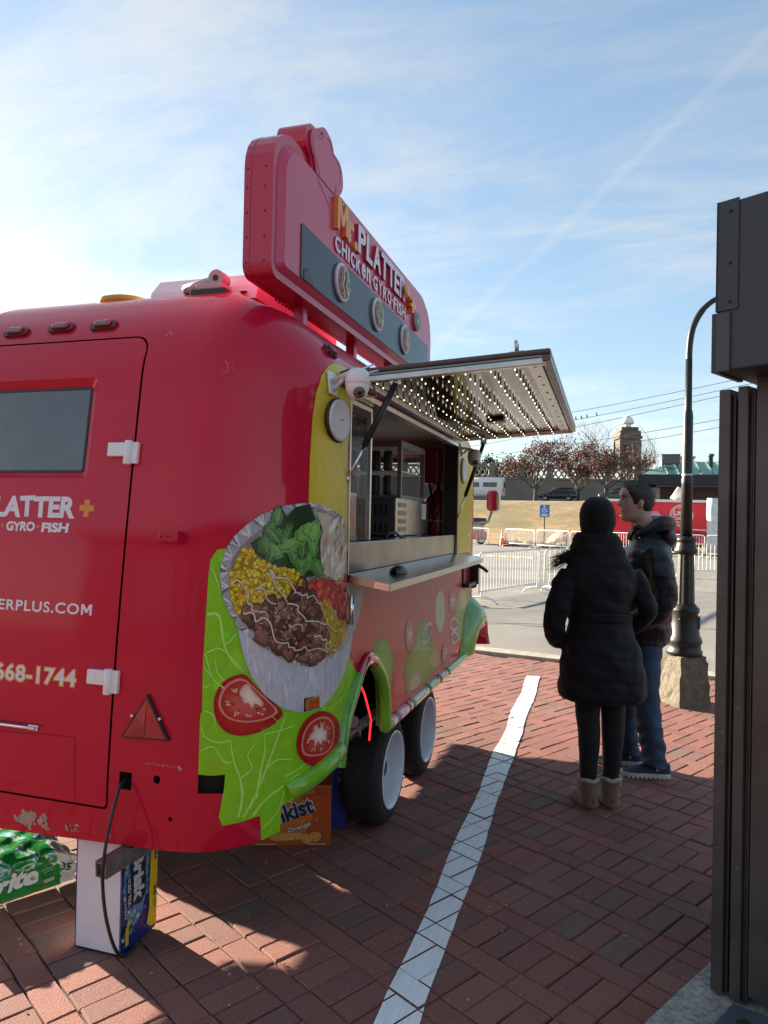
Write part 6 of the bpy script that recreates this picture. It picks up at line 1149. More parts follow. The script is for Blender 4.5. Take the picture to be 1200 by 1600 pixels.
    M_ = Matrix.Translation((-.838, 5.50, 1.705)) @ Matrix.Rotation(RAD(-12), 4, 'Z') @ Matrix.Rotation(PI/2, 4, 'X'); m = MB(); m.prism(rrect(-.050, .050, -.080, .080, .035, 5), -.035, 0, M_); m.build('housing', WHITEP, mi)
    m = MB(); m.prism(rrect(-.043, .043, -.072, .072, .03, 5), 0, .003, M_); m.build('mirror_glass', mat('mirror_glass', (.75, .76, .78), .04, 1.), mi)
    m = MB(); M_ = frame_at(2.40, 1.19, 0); m.box(-.04, .04, -.10, .09, 0, .012, M_); m.box(-.04, .30, -.10, -.075, .0, .05, M_); m.box(.26, .30, -.10, .10, 0, .06, M_); m.build('black_frame', BLACK, TR)
    m = MB(); m.tube([M_ @ Vector((.28, .04, .05)), M_ @ Vector((.30, .015, .09)), M_ @ Vector((.31, -.01, .12))], .012, 8); m.build('lever', BLACK, TR)
    m = MB(); M_ = frame_at(2.62, 1.085, 0); m.ball((0, 0, .03), (.022, .022, .03), 10, M_); m.build('side_marker', mat('lens_dark_red', (.16, .008, .012), .2), TR)
    # windscreen edge seen past the yellow pillar
    m = MB(); L = [bpt(*q, .004)[0] for q in rrect(LS+.30, LS+CA+LR+CA-.30, 1.48, 2.12, .08, 5)]; m.tube(L+[L[0]], .016, 8, cap=False); m.build('windscreen_seal', BLACK, TR)
    P = Print(bfn, .004, .0001, .05); P.poly([(2.5, 1.44), (2.62, 1.445), (2.62, 1.462), (2.5, 1.458)], (.7, .7, .68)); P.build('pillar_badge', PRINT, TR)
hatch()

def interior():
    lin_ = mat('liner_panel', (.45, .44, .41), .4, noise=(2, .1)); 
    m = MB(); x0, x1, y0, y1, z0, z1 = -2.8, -1.03, 2.585, 5.2, .62, 2.13
    m.add([(x0, y0, z0), (x1, y0, z0), (x1, y1, z0), (x0, y1, z0), (x0, y0, z1), (x1, y0, z1), (x1, y1, z1), (x0, y1, z1)], [(0, 1, 2, 3), (4, 7, 6, 5), (0, 4, 5, 1), (3, 7, 4, 0)]); m.box(x0, -1.05, y1, y1+.02, z0, 1.50); m.box(x0, -1.05, y1, y1+.02, 2.02, z1); m.box(-1.25, -1.05, y1-.001, y1+.021, 1.50, 2.02); m.box(-1.05, -1.035, 4.70, y1, z0, z1); m.box(-1.05, -1.035, y0, 4.70, 2.075, z1); m.build('interior_lining', lin_, TR)
    m = MB(); m.box(-1.03, -.985, 2.605, 4.67, 1.40, 1.452); m.box(-1.62, -1.03, 2.605, 4.67, 1.42, 1.452); m.build('counter', STEEL, TR)
    # sliding pane left of the opening
    pn = bpy.data.objects.new('sliding_pane', None); COL.objects.link(pn); pn.parent = TR
    gm = mat('pane_glass', (.3, .33, .34), .03, spec=.7, alpha=.09); m = MB(); m.box(-1.0, -.996, 2.615, 2.985, 1.458, 2.03); m.build('glass', gm, pn)
    m = MB(); m.box(-1.008, -.99, 2.985, 3.003, 1.458, 2.03); m.box(-1.008, -.99, 2.612, 2.985, 2.012, 2.03); m.build('pane_frame', ALU, pn)
interior()
def kitchen():
    def T_(n, l, c, loc=(0, 0, 0)): return thing(n, l, c, loc)
    ps = T_('wall_poster', 'pinkish printed poster behind the sliding pane of the serving hatch', 'poster', (-1.06, 2.62, 1.455)); m = MB(); m.box(0, .006, 0, .37, 0, .205); m.build('sheet', mat('poster_pink', (.66, .36, .32), .5), ps)
    P = Print(plane_fn((.006, 0, 0), (0, 1, 0), (0, 0, 1)), .001, .0006); r = random.Random(2); P.poly([(0, .192), (.37, .192), (.37, .205), (0, .205)], (.6, .55, .5))
    for i in range(16): cx, cy = r.uniform(.04, .33), r.uniform(.02, .17); P.blob([(cx+r.uniform(.012, .03)*math.cos(j), cy+r.uniform(.01, .03)*math.sin(j)) for j in range(6)], r.choice(((.50, .26, .20), (.30, .14, .11), (.55, .30, .10), (.38, .20, .19), (.55, .42, .36))), lift=(i % 4 == 0))
    P.poly([(.24, .01), (.34, .01), (.34, .09), (.24, .09)], (.50, .24, .07)); P.poly([(0, 0), (.37, 0), (.37, .02), (0, .02)], (.20, .18, .18)); P.build('picture', PRINT, ps)
    # warm case
    w = T_('warming_case', 'steel countertop case with a slotted dark end inside the hatch', 'kitchen unit', (-1.6, 3.775, 1.452)); m = MB(); m.box(0, .5, 0, .74, .006, .215, bev=.004); m.build('case', STEEL, w)
    m = MB(); m.box(0, .492, -.006, 0, .01, .21); m.build('end_panel', mat('slate_panel', (.075, .085, .10), .45), w)
    m = MB()
    for i in range(11):
        for z in (.05, .145): m.box(.14+i*.03, .152+i*.03, -.0085, -.0055, z-.025, z+.03)
    m.build('slot', BLACKM, w)
    m = MB(); [m.box(.4985, .503, .05, .20, .03+i*.045, .055+i*.045) for i in range(4)]; m.build('louvre', mat('louvre_grey', (.25, .25, .26), .4), w)
    m = MB(); m.box(.5, .504, .55, .66, .10, .195); lb = m.build('notice', mat('paper', (.7, .7, .68), .7), w)
    P = Print(plane_fn((.504, .55, .10), (0, 1, 0), (0, 0, 1)), .001, 0); [P.line([(.012, .02+i*.011), (.05+.004*(i % 3), .02+i*.011)], .003, (.15, .15, .16)) for i in range(6)]; P.build('small_print', PRINT, lb)
    m = MB(); [m.box(.02+i*.45, .05+i*.45, .03+j*.65, .06+j*.65, 0, .006) for i in (0, 1) for j in (0, 1)]; m.build('foot', BLACK, w)
    # glass cabinet with cans
    g = T_('drinks_cabinet', 'glass fronted drinks cabinet with two rows of cans above the steel case', 'display cabinet', (-1.62, 3.93, 1.667)); fr = mat('cabinet_grey', (.22, .22, .23), .4)
    m = MB(); m.box(0, .50, 0, .55, 0, .02); m.box(0, .5, 0, .55, .295, .33); [m.box(x, x+.022, y, y+.022, .02, .295) for x in (0, .478) for y in (0, .528)]; m.box(.0, .012, .022, .528, .02, .295); m.build('frame', fr, g)
    m = MB(); m.box(.012, .49, .02, .53, .155, .160); m.build('shelf', ALU, g)
    m = MB(); m.box(.022, .478, .003, .006, .02, .295); m.box(.489, .492, .022, .528, .02, .295); m.build('pane', mat('pane_glass', (.3, .33, .34), .03, alpha=.16), g)
    cols = [(.02, .02, .025), (.03, .05, .10), (.02, .03, .03), (.05, .05, .055), (.03, .12, .30)]; cm = [mat('can_%d' % i, c, .3, .6) for i, c in enumerate(cols)]
    prof = [(.020, 0), (.027, .006), (.0275, .012), (.0275, .098), (.024, .112), (.022, .115), (.0, .113)]; mb = MB(); mb.lathe(prof, 12, cap=False); k = 0; rr = random.Random(8)
    meshes = []
    for i in range(5): me = mb.mesh('can'); me.materials.append(cm[i]); meshes.append(me)
    for row, z in enumerate((1.687, 1.828)):
        for i in range(6):
            o = link(meshes[rr.randrange(4) if row else rr.randrange(5)], 'drink_can'); o.location = (-1.575+i*.072, 3.985, z); tag(o, '%s dark slim can on the %s shelf of the drinks cabinet' % (('far left', 'second from left', 'third from left', 'third from right', 'second from right', 'far right')[i], 'upper' if row else 'lower'), 'can', 'cans in the drinks cabinet')
    # dark unit under the ceiling and red tanks by the far jamb
    u = T_('ceiling_unit', 'dark boxy appliance under the ceiling inside the hatch', 'appliance', (-1.9, 3.6, 2.0)); m = MB(); m.box(0, .55, 0, .5, 0, .26, bev=.01); m.build('housing', mat('appliance_dark', (.03, .03, .033), .4), u); m = MB(); m.box(.1, .4, -.004, .002, .06, .17); m.build('vent', BLACKM, u); m = MB(); [m.box(x, x+.03, .2, .23, .26, .285) for x in (.05, .45)]; m.build('bracket', ALU, u)
    rm = mat('tank_red', (.30, .010, .014), .35, coat=.4)
    t = T_('red_tank', 'dark red gas cylinder standing behind the counter by the far side of the hatch', 'gas cylinder', (-1.125, 4.90, 1.10)); m = MB(); m.lathe([(.08, 0), (.10, .03), (.10, .52), (.085, .60), (.04, .64), (.025, .66)], 24); m.build('cylinder', rm, t); m = MB(); m.lathe([(.02, .66), (.02, .72), (.045, .73), (.045, .76)], 12); m.tube([(.0, 0, .7), (.08, 0, .74), (.1, .02, .68)], .01, 6); m.build('valve', ALU, t); m = MB(); m.lathe([(.1015, .44), (.1015, .452)], 24, cap=False); m.build('band', WHITEP, t)
    t = T_('red_boiler', 'dark red wall heater hung above the gas cylinder inside the hatch', 'heater', (-1.17, 4.86, 1.80)); m = MB(); m.box(-.07, .07, -.07, .10, 0, .24, bev=.02); m.build('casing', rm, t); m = MB(); m.tube([(0, -.05, 0), (.03, -.07, -.12), (.06, -.16, -.24)], .008, 6); m.tube([(.06, -.05, 0), (.10, -.05, -.14), (.02, -.12, -.3)], .006, 6); m.build('hose', BLACK, t)
    t = T_('card_reader', 'black rounded card reader lying on the steel serving shelf', 'card reader', (-.855, 2.99, 1.322)); m = MB()
    M_ = Matrix.Rotation(RAD(9), 4, 'Y'); vs = []; n, kk = 10, 12
    for i in range(n+1):
        x = -.075+.15*i/n; w = .030*math.sqrt(max(0, 1-(x/.078)**2))+.004; h_ = .028*math.sqrt(max(0, 1-((x+.01)/.09)**2))
        vs += [M_ @ Vector((w*math.cos(PI*j/(kk-1)), x, h_*math.sin(PI*j/(kk-1)))) for j in range(kk)]
    m.add(vs, [(i*kk+j, i*kk+j+1, (i+1)*kk+j+1, (i+1)*kk+j) for i in range(n) for j in range(kk-1)], True); m.add([vs[i*kk] for i in range(n+1)]+[vs[i*kk+kk-1] for i in reversed(range(n+1))], [tuple(range(2*n+2))]); m.build('housing', BLACK, t)
    m = MB(); m.box(-.012, .012, -.03, .02, .0275, .0295, M_, bev=.002); m.build('key_strip', mat('key_grey', (.06, .06, .065), .3), t)
    t = T_('cash_drawer_handle', 'black wire handle loop lying on the counter edge inside the hatch', 'handle', (-1.0, 3.25, 1.452)); m = MB(); m.tube([(0, 0, .004), (.0, .06, .03), (.01, .14, .035), (.02, .2, .01), (.03, .24, .004)], .006, 6); m.build('loop', BLACK, t)
kitchen()

def roof_gear():
    y = mat('vent_yellow', (.50, .33, .02), .5); m = MB(); M_ = Matrix.Translation((-2.05, 2.72, 2.405)); m.lathe([(.12, -.02), (.125, .055), (.13, .06), (.13, .078), (.10, .09), (.02, .094)], 32, M_); m.build('roof_vent', y, TR)
    ac = bpy.data.objects.new('air_conditioner', None); COL.objects.link(ac); ac.parent = TR
    wm = mat('ac_white', (.74, .75, .76), .5); poly = [(2.72, 0), (2.74, .06), (2.80, .125), (3.05, .145), (3.55, .145), (3.62, .05), (3.62, 0)]; Mx = Matrix(((0, 0, 1, -1.86), (1, 0, 0, -.12), (0, 1, 0, 2.425), (0, 0, 0, 1)))
    m = MB(); m.prism(poly, 0, .50, Mx); m.build('cover', wm, ac); m = MB(); m.box(-1.82, -1.40, 2.66, 3.46, 2.36, 2.426); m.build('base_pan', mat('grille_dark', (.03, .03, .03), .6), ac)
    m = MB()
    for i in range(6):
        for j in range(3): m.lathe([(.011, 0), (.011, .002)], 10, Matrix.Translation((-1.3595, 2.78+i*.034+(j % 2)*.017, 2.475+j*.028)) @ Matrix.Rotation(PI/2, 4, 'Y'))
    m.build('vent_hole', BLACKM, ac)
    for q in ((-1.62,),):
        m = MB(); m.box(-1.62, -1.46, 2.53, 2.65, 2.42, 2.455, bev=.005); m.build('mount_pad', mat('grille_dark', (.03, .03, .03), .6), TR); gm = mat('hinge_grey', (.40, .38, .36), .5)
        m = MB(); m.box(-1.60, -1.48, 2.54, 2.64, 2.455, 2.48, bev=.006); m.lathe([(.034, -.03), (.034, .03)], 18, Matrix.Translation((-1.52, 2.59, 2.505)) @ Matrix.Rotation(PI/2, 4, 'X')); m.tube([(-1.52, 2.59, 2.50), (-1.60, 2.59, 2.488), (-1.68, 2.59, 2.475)], [.026, .024, .021], 12); m.build('mast_hinge', gm, TR)
        m = MB(); m.lathe([(.012, .030), (.012, .034)], 12, Matrix.Translation((-1.52, 2.59, 2.505)) @ Matrix.Rotation(PI/2, 4, 'X')); m.build('hinge_pin', BLACK, TR)
    m = MB(); 
    for yy in (2.75, 3.25, 3.75, 4.3): m.box(-1.52, -1.44, yy, yy+.38, 2.385, 2.405, bev=.004)
    m.build('roof_rail', ALU, TR)
roof_gear()

# ---------------------------------------------------------------- roof sign
def roof_sign():
    t = thing('rooftop_sign', 'tall red sign box with raised lettering standing on the trailer roof', 'sign', (-1.16, 2.33, 2.415)); SR = mat('sign_red', (.46, .008, .050), .36, coat=.4, noise=(2, .06)); SF = mat('sign_face', (.50, .022, .085), .40, coat=.35, noise=(2, .05))
    Mx = Matrix(((0, 0, 1, 0), (1, 0, 0, 0), (0, 1, 0, 0), (0, 0, 0, 1)))      # xy outline -> (y, z), extruded along x
    L, H = 2.36, .565
    out = rrect(0, L, 0, H, .08, 6, [.05, .24, .165, .045]); inn = rrect(.030, L-.03, .028, H-.03, .07, 6, [.04, .22, .150, .03]); top = rrect(.062, L-.052, .050, H-.055, .06, 6, [.035, .20, .130, .02])
    m = MB(); m.prism(out, -.115, 0, Mx); m.build('case', SR, t)
    n = len(inn); m = MB(); m.add([Mx @ Vector((*p, .001)) for p in inn]+[Mx @ Vector((*p, .022)) for p in top], [(i, (i+1) % n, n+(i+1) % n, n+i) for i in range(n)]+[tuple(range(n, 2*n))]); m.build('front_panel', SF, t)
    m = MB(); m.prism([(p[0]*1.002, p[1]*1.004-.001) for p in out], -.0885, -.087, Mx); m.build('case_seam', mat('seam_dark', (.05, .003, .008), .7), t)
    m = MB()
    for z in (.05, .14, .23, .32, .39): m.lathe([(.004, 0), (.003, .003)], 8, Matrix.Translation((-.101, 0, z)) @ Matrix.Rotation(PI/2, 4, 'X')); m.lathe([(.004, 0), (.003, .003)], 8, Matrix.Translation((-.03, 0, z)) @ Matrix.Rotation(PI/2, 4, 'X'))
    m.build('screw', BLACK, t)
    # chef hat on top: a bumped outline, thicker than the case front
    hat = []
    for cx, cz, r_, a0, a1 in ((.318, .628, .070, 250, 95), (.455, .668, .085, 155, 20), (.590, .618, .075, 75, -85)):
        hat += [(cx+r_*math.cos(RAD(a0+(a1-a0)*i/9)), cz+r_*math.sin(RAD(a0+(a1-a0)*i/9))) for i in range(10)]
    hat += [(.570, .50), (.325, .50)]
    m = MB(); m.prism(hat, -.112, .012, Mx, False); m.build('hat_box', SR, t)
    c = (.452, .615); m = MB(); hi = [(c[0]+(p[0]-c[0])*.86, c[1]+(p[1]-c[1])*.86) for p in hat]; m.prism(hi, .012, .022, Mx); m.build('hat_face', SF, t)
    fn = lambda u, v, off: (Vector((off, u, v)), Vector((1, 0, 0))); ol = (.50, .16, .24)
    P = Print(fn, .0235, .0001)
    hp = [(c[0]+(p[0]-c[0])*.74, c[1]+(p[1]-c[1])*.74) for p in hat[:30]]; P.line(hp, .008, ol); P.line([hp[0], (.375, .53), (.36, .50), (.50, .44), (.60, .36)], .010, ol); P.line([hp[-1], (.555, .53), (.56, .46), (.585, .40)], .008, ol); P.line([(.52, .46), (.545, .53)], .006, ol)
    P.build('hat_outline', PRINT, t)
    # dark glossy panel and three plate discs
    m = MB(); m.prism(rrect(.20, 2.22, .052, .262, .012, 4), .022, .026, Mx); pa = m.build('dark_panel', mat('panel_slate', (.030, .050, .068), .22, spec=.25), t)
    m = MB(); m.prism([(.225, .052), (.325, .052), (.30, .085), (.29, .078), (.275, .10), (.255, .105), (.235, .085), (.225, .09)], .026, .028, Mx, False); m.build('silhouette', BLACK, pa)
    r = random.Random(12)
    for y in (.625, 1.135, 1.65):
        z = .165; M_ = Matrix.Translation((.026, y, z)) @ Matrix.Rotation(PI/2, 4, 'Y'); m = MB(); m.lathe([(.084, 0), (.084, .010), (.081, .014), (.060, .014)], 36, M_); pl = m.build('plate_disc', mat('plate_pale', (.58, .56, .62), .4), t)
        P = Print(lambda u, v, off, y=y, z=z: (Vector((.040+off, y+u, z+v)), Vector((1, 0, 0))), .001, .0006); ring = [(.071*math.cos(2*PI*i/32), .071*math.sin(2*PI*i/32)) for i in range(32)]; P.poly(ring, (.30, .16, .12)); 
        for i in range(110):
            a, q = r.uniform(0, 2*PI), .064*math.sqrt(r.random()); cx, cy = q*math.cos(a), q*math.sin(a); col = (.06, .16, .04) if cx > .005 and cy > -.01 else ((.55, .22, .18) if cx < -.01 else (.60, .42, .10)); k = r.uniform(.005, .011); P.blob([(cx+k*math.cos(2*PI*j/6+a), cy+k*.6*math.sin(2*PI*j/6+a)) for j in range(6)], tuple(v*r.uniform(.7, 1.3) for v in col), lift=(i % 10 == 0))
        for i in range(7): a = r.uniform(-.04, .04); P.line([(a, .05-abs(a)*.3), (a+.012, .02), (a-.006, -.015), (a+.014, -.045)], .0035, (.68, .64, .58))
        P.build('plate_picture', PRINT, pl)
    # raised letters: each word is set letter by letter
    OG = mat('letter_orange', (.72, .26, .03), .4, coat=.3); WT = mat('letter_white', (.66, .62, .72), .4, coat=.2); LR_ = mat('letter_side', (.36, .03, .06), .5)
    def letter(ch, y, z, w, h_, m_, d, rot=0., name='letter'):
        V, F_ = text_mesh(ch, .035); x0, x1 = min(p.x for p in V), max(p.x for p in V); y0, y1 = min(p.y for p in V), max(p.y for p in V); Q = []
        for p in V:
            u, v = (p.x-x0)/(x1-x0)*w-w/2, (p.y-y0)/(y1-y0)*h_-h_/2; Q.append(Vector((u*math.cos(rot)-v*math.sin(rot), u*math.sin(rot)+v*math.cos(rot))))
        bm = bmesh.new(); bv = [bm.verts.new((d+.022, y+w/2+q.x, z+h_/2+q.y)) for q in Q]
        for f in F_:
            try: bm.faces.new([bv[i] for i in f])
            except ValueError: pass
        bmesh.ops.dissolve_limit(bm, angle_limit=.01, verts=bm.verts[:], edges=bm.edges[:])
        fs = bm.faces[:]; ex = bmesh.ops.extrude_face_region(bm, geom=fs); mv = [g for g in ex['geom'] if isinstance(g, bmesh.types.BMVert)]; bmesh.ops.translate(bm, verts=mv, vec=(-d, 0, 0)); bmesh.ops.recalc_face_normals(bm, faces=bm.faces[:])
        me = bpy.data.meshes.new(name); bm.to_mesh(me); bm.free(); me.materials.append(m_); me.materials.append(LR_)
        for p in me.polygons: p.material_index = 1 if (abs(p.normal.x) < .5 and m_ is WT) else 0
        link(me, name, t)
    z = .375
    for ch, y, w, h_, dz, ro in (('M', .535, .130, .135, -.002, .02), ('r', .670, .070, .098, -.012, -.05), ('.', .752, .040, .040, -.016, 0)): letter(ch, y, z+dz, w, h_, OG, .020, ro)
    for ch, y, w, ro in (('P', .81, .110, .03), ('L', .93, .095, -.03), ('A', 1.035, .125, .02), ('T', 1.165, .115, -.02), ('T', 1.285, .115, .04), ('E', 1.405, .095, -.02), ('R', 1.51, .115, .02)): letter(ch, y, z-.004, w, .128, WT, .016, ro)
    m = MB(); m.prism([(1.705, z+.035), (1.74, z+.035), (1.74, z+.065), (1.775, z+.065), (1.775, z+.035), (1.81, z+.035), (1.81, z+.0), (1.775, z+0), (1.775, z-.03), (1.74, z-.03), (1.74, z), (1.705, z)], .022, .050, Mx); m.build('plus', OG, t)
    m = MB(); M_ = Matrix.Translation((.052, 1.60, z+.055)); m.ball((0, 0, 0), (.012, .058, .034), 14, M_); m.ball((0, .07, -.012), (.010, .034, .022), 12, M_); m.tube([M_ @ Vector((0, .09, -.02)), M_ @ Vector((.0, .12, -.03))], .008, 8); m.build('drumstick', mat('roast_orange', (.58, .22, .02), .4, coat=.3, noise=(30, .3)), t)
    x = .545
    for ch, w in (('C', .065), ('H', .066), ('I', .022), ('C', .060), ('K', .064), ('e', .060), ('n', .060), ('·', .020), ('G', .070), ('Y', .066), ('R', .064), ('O', .070), ('·', .020), ('F', .055), ('I', .022), ('S', .058), ('H', .064)):
        if ch == '·':
            m = MB(); m.lathe([(.010, 0), (.010, .006)], 10, Matrix.Translation((.022, x+.012, .318)) @ Matrix.Rotation(PI/2, 4, 'Y')); m.build('letter_dot', OG, t); x += .030; continue
        letter(ch, x, .282+r.uniform(-.004, .004), w, .068, WT, .006, r.uniform(-.04, .04)); x += w+.014
    # green halal roundel
    y, zz = 1.90, .335; M_ = Matrix.Translation((.022, y, zz)) @ Matrix.Rotation(PI/2, 4, 'Y'); m = MB(); m.lathe([(.058, 0), (.058, .018), (.055, .021), (.048, .021)], 32, M_); ro = m.build('green_roundel', mat('roundel_rim', (.35, .30, .30), .4), t)
    P = Print(lambda u, v, off: (Vector((.043+off, y+u, zz+v)), Vector((1, 0, 0))), .001, .0006); P.poly([(.052*math.cos(2*PI*i/28), .052*math.sin(2*PI*i/28)) for i in range(28)], (.02, .12, .065)); w = (.62, .66, .60)
    P.line([(.028, -.012), (.020, .004), (.006, .000), (-.004, -.008), (-.016, -.006), (-.018, .018)], .005, w); P.line([(.012, .024), (.012, -.004)], .005, w); P.line([(-.004, .022), (-.006, -.004)], .004, w); P.line([(-.028, .004), (-.030, -.012), (-.014, -.018)], .004, w); P.line([(-.018, -.031), (.018, -.031)], .004, w); P.build('roundel_script', PRINT, ro)
    for yy in (.40, 1.02, 1.64, 2.15): m = MB(); m.box(-.085, -.040, yy-.02, yy+.02, -.15, .001, bev=.003); m.build('leg', SR, t)
roof_sign()
def cctv(label, s, v, hx, hy, hz, sc=1., ant=True):
    c = thing('security_camera', label, 'camera', (0, 0, 0), 0, 'dome cameras on the trailer'); p, n_ = bpt(s, v); wp = mat('camera_white', (.74, .74, .75), .35, coat=.3)
    M_ = frame_at(s, v, 0); m = MB(); m.box(-.024, .024, -.045, .045, .002, .010, M_, bev=.003); m.build('wall_plate', wp, c)
    h_ = Vector((hx, hy, hz)); p = Vector(p); m = MB(); a = p+Vector(n_)*.01; m.tube([a+Vector((0, 0, .01)), a+(h_-a)*.6+Vector((0, 0, .035)), h_+Vector((0, 0, .045))], .011, 8); m.tube([a+Vector((0, 0, -.03)), a+(h_-a)*.45+Vector((0, 0, .02))], .007, 8); m.build('arm', wp, c)
    m = MB(); m.lathe([(.012, .056), (.028, .052), (.039, .040), (.0435, .018), (.044, .0), (.0425, -.002)], 26, Matrix.Translation(h_)); b = m.build('upper_shell', wp, c)
    m = MB(); m.ball((h_.x, h_.y, h_.z-.004), (.0425, .0425, .052), 22); d = m.build('lower_dome', wp, c)
    look = Vector((.45, -.75, -.55)).normalized(); q = look.to_track_quat('Z', 'Y').to_matrix().to_4x4(); M2 = Matrix.Translation(h_+look*.030+Vector((0, 0, -.014))) @ q
    m = MB(); m.lathe([(.021, -.01), (.021, .012), (.019, .014)], 22, M2); e = m.build('lens_ring', mat('lens_grey', (.16, .16, .165), .4), d); m = MB(); m.lathe([(.0165, .012), (.0165, .0145), (.004, .0146)], 18, M2); m.build('lens', mat('lens_black', (.012, .010, .012), .1, coat=1.), e)
    m = MB(); [m.lathe([(.0022, .0145), (.0022, .0155)], 6, M2 @ Matrix.Translation((.011*math.cos(i*PI/4), .011*math.sin(i*PI/4), 0))) for i in range(8)]; m.build('infrared_led', mat('led_pale', (.45, .38, .36), .3), e)
    if ant:
        for k in (0, 1): m = MB(); a = h_+Vector((-.03, .02+.05*k, .045)); m.tube([a, a+Vector((.04, .13, .055-.012*k))], [.0045, .0032], 8); m.build('antenna', wp, c)
    return c
cctv('white dome security camera on the near yellow pillar by the hatch', -.095, 2.135, -.845, 2.385, 2.02)
cctv('white dome security camera on the far yellow pillar past the hatch', 2.28, 2.13, -.84, 4.68, 1.96, ant=False)
m = MB(); M_ = frame_at(-.02, 2.17, 0); m.prism([(-.03, -.03), (.05, -.03), (.02, .035)], .002, .05, M_); tag(m.build('floodlight', BLACK), 'small black wedge lamp behind the near dome camera', 'lamp')

# ---------------------------------------------------------------- soda packs, cord, bar
FLAT = mat('carton_print', (1, 1, 1), .45, spec=.3, coat=.05, attr=True, noise=(25, .05))
def tea_carton():
    t = thing('drink_carton', 'tall carton with blank white end and blue iced tea print standing under the trailer corner', 'carton', (-1.792, 2.162, 0)); w, d, h_ = .190, .205, .43
    m = MB(); m.box(0, w, 0, d, .004, h_, bev=.004); m.build('carton', mat('carton_white', (.74, .75, .78), .6, noise=(6, .05), bump=(14, .15, .01)), t)
    P = Print(plane_fn((w, 0, h_), (0, 0, -1), (0, 1, 0)), .0008, .0004); nb = (.012, .022, .16); r = random.Random(6)     # u runs down, v away
    P.poly([(0, 0), (h_-.004, 0), (h_-.004, d), (0, d)], nb)
    P.poly([(.05, .03), (.16, .012), (.30, .022), (.36, .075), (.33, .12), (.25, .150), (.12, .165), (.03, .155), (.01, .09)], (.10, .24, .46))
    for i in range(150):
        u, v = r.uniform(.01, .40), r.uniform(.01, .165); k = r.uniform(.003, .013); n = r.randint(4, 7)
        if u > .36 and v > .08: continue
        P.blob([(u+k*r.uniform(.6, 1.2)*math.cos(2*PI*j/n), v+k*r.uniform(.6, 1.4)*math.sin(2*PI*j/n)) for j in range(n)], r.choice(((.16, .34, .60), (.05, .12, .35), (.30, .45, .10), (.70, .55, .04), (.45, .58, .70), (.02, .05, .22), (.10, .28, .12))), lift=(i % 20 == 0))
    P.poly([(0, .165), (.34, .158), (.385, .145), (.405, .165), (.415, .205), (0, .205)], (.72, .53, .015)); P.line([(0, .160), (.15, .160), (.30, .148), (.36, .12)], .005, (.03, .03, .05))
    P.poly([(.085, .062), (.105, .128), (.265, .135), (.29, .105), (.275, .055), (.10, .040)], (.015, .018, .045))
    P.text('Brisk', (.095, .272, .060, .122), (.60, .64, .70), .05, rot=.05, shear=.15); P.poly([(.165, .022), (.275, .030), (.275, .053), (.168, .048)], (.015, .018, .045)); P.text('ICED TEA', (.172, .270, .029, .045), (.70, .72, .75), .02, rot=.05)
    P.text('LEMON', (.06, .165, .182, .198), (.03, .03, .05), .03); P.text('36', (.262, .302, .181, .199), (.03, .03, .05), .03); P.line([(.312, .184), (.345, .184)], .003, (.05, .05, .06)); P.line([(.312, .192), (.345, .192)], .003, (.05, .05, .06))
    for i in range(5): P.line([(.25+i*.012, .008), (.25+i*.012, .016)], .005, (.6, .5, .1))
    P.poly([(.335, .014), (.40, .014), (.40, .032), (.335, .032)], (.60, .46, .04))
    P.build('printed_side', FLAT, t)
    P = Print(plane_fn((0, 0, 0), (1, 0, 0), (0, 0, 1)), .0006, .0003); e = (.012, .02, .10); P.poly([(0, .004), (.004, .004), (.004, h_), (0, h_)], e); P.poly([(w-.003, .004), (w, .004), (w, h_), (w-.003, h_)], e); P.poly([(0, .004), (w, .004), (w, .010), (0, .010)], (.02, .02, .03)); P.build('printed_edge', FLAT, t)
tea_carton()
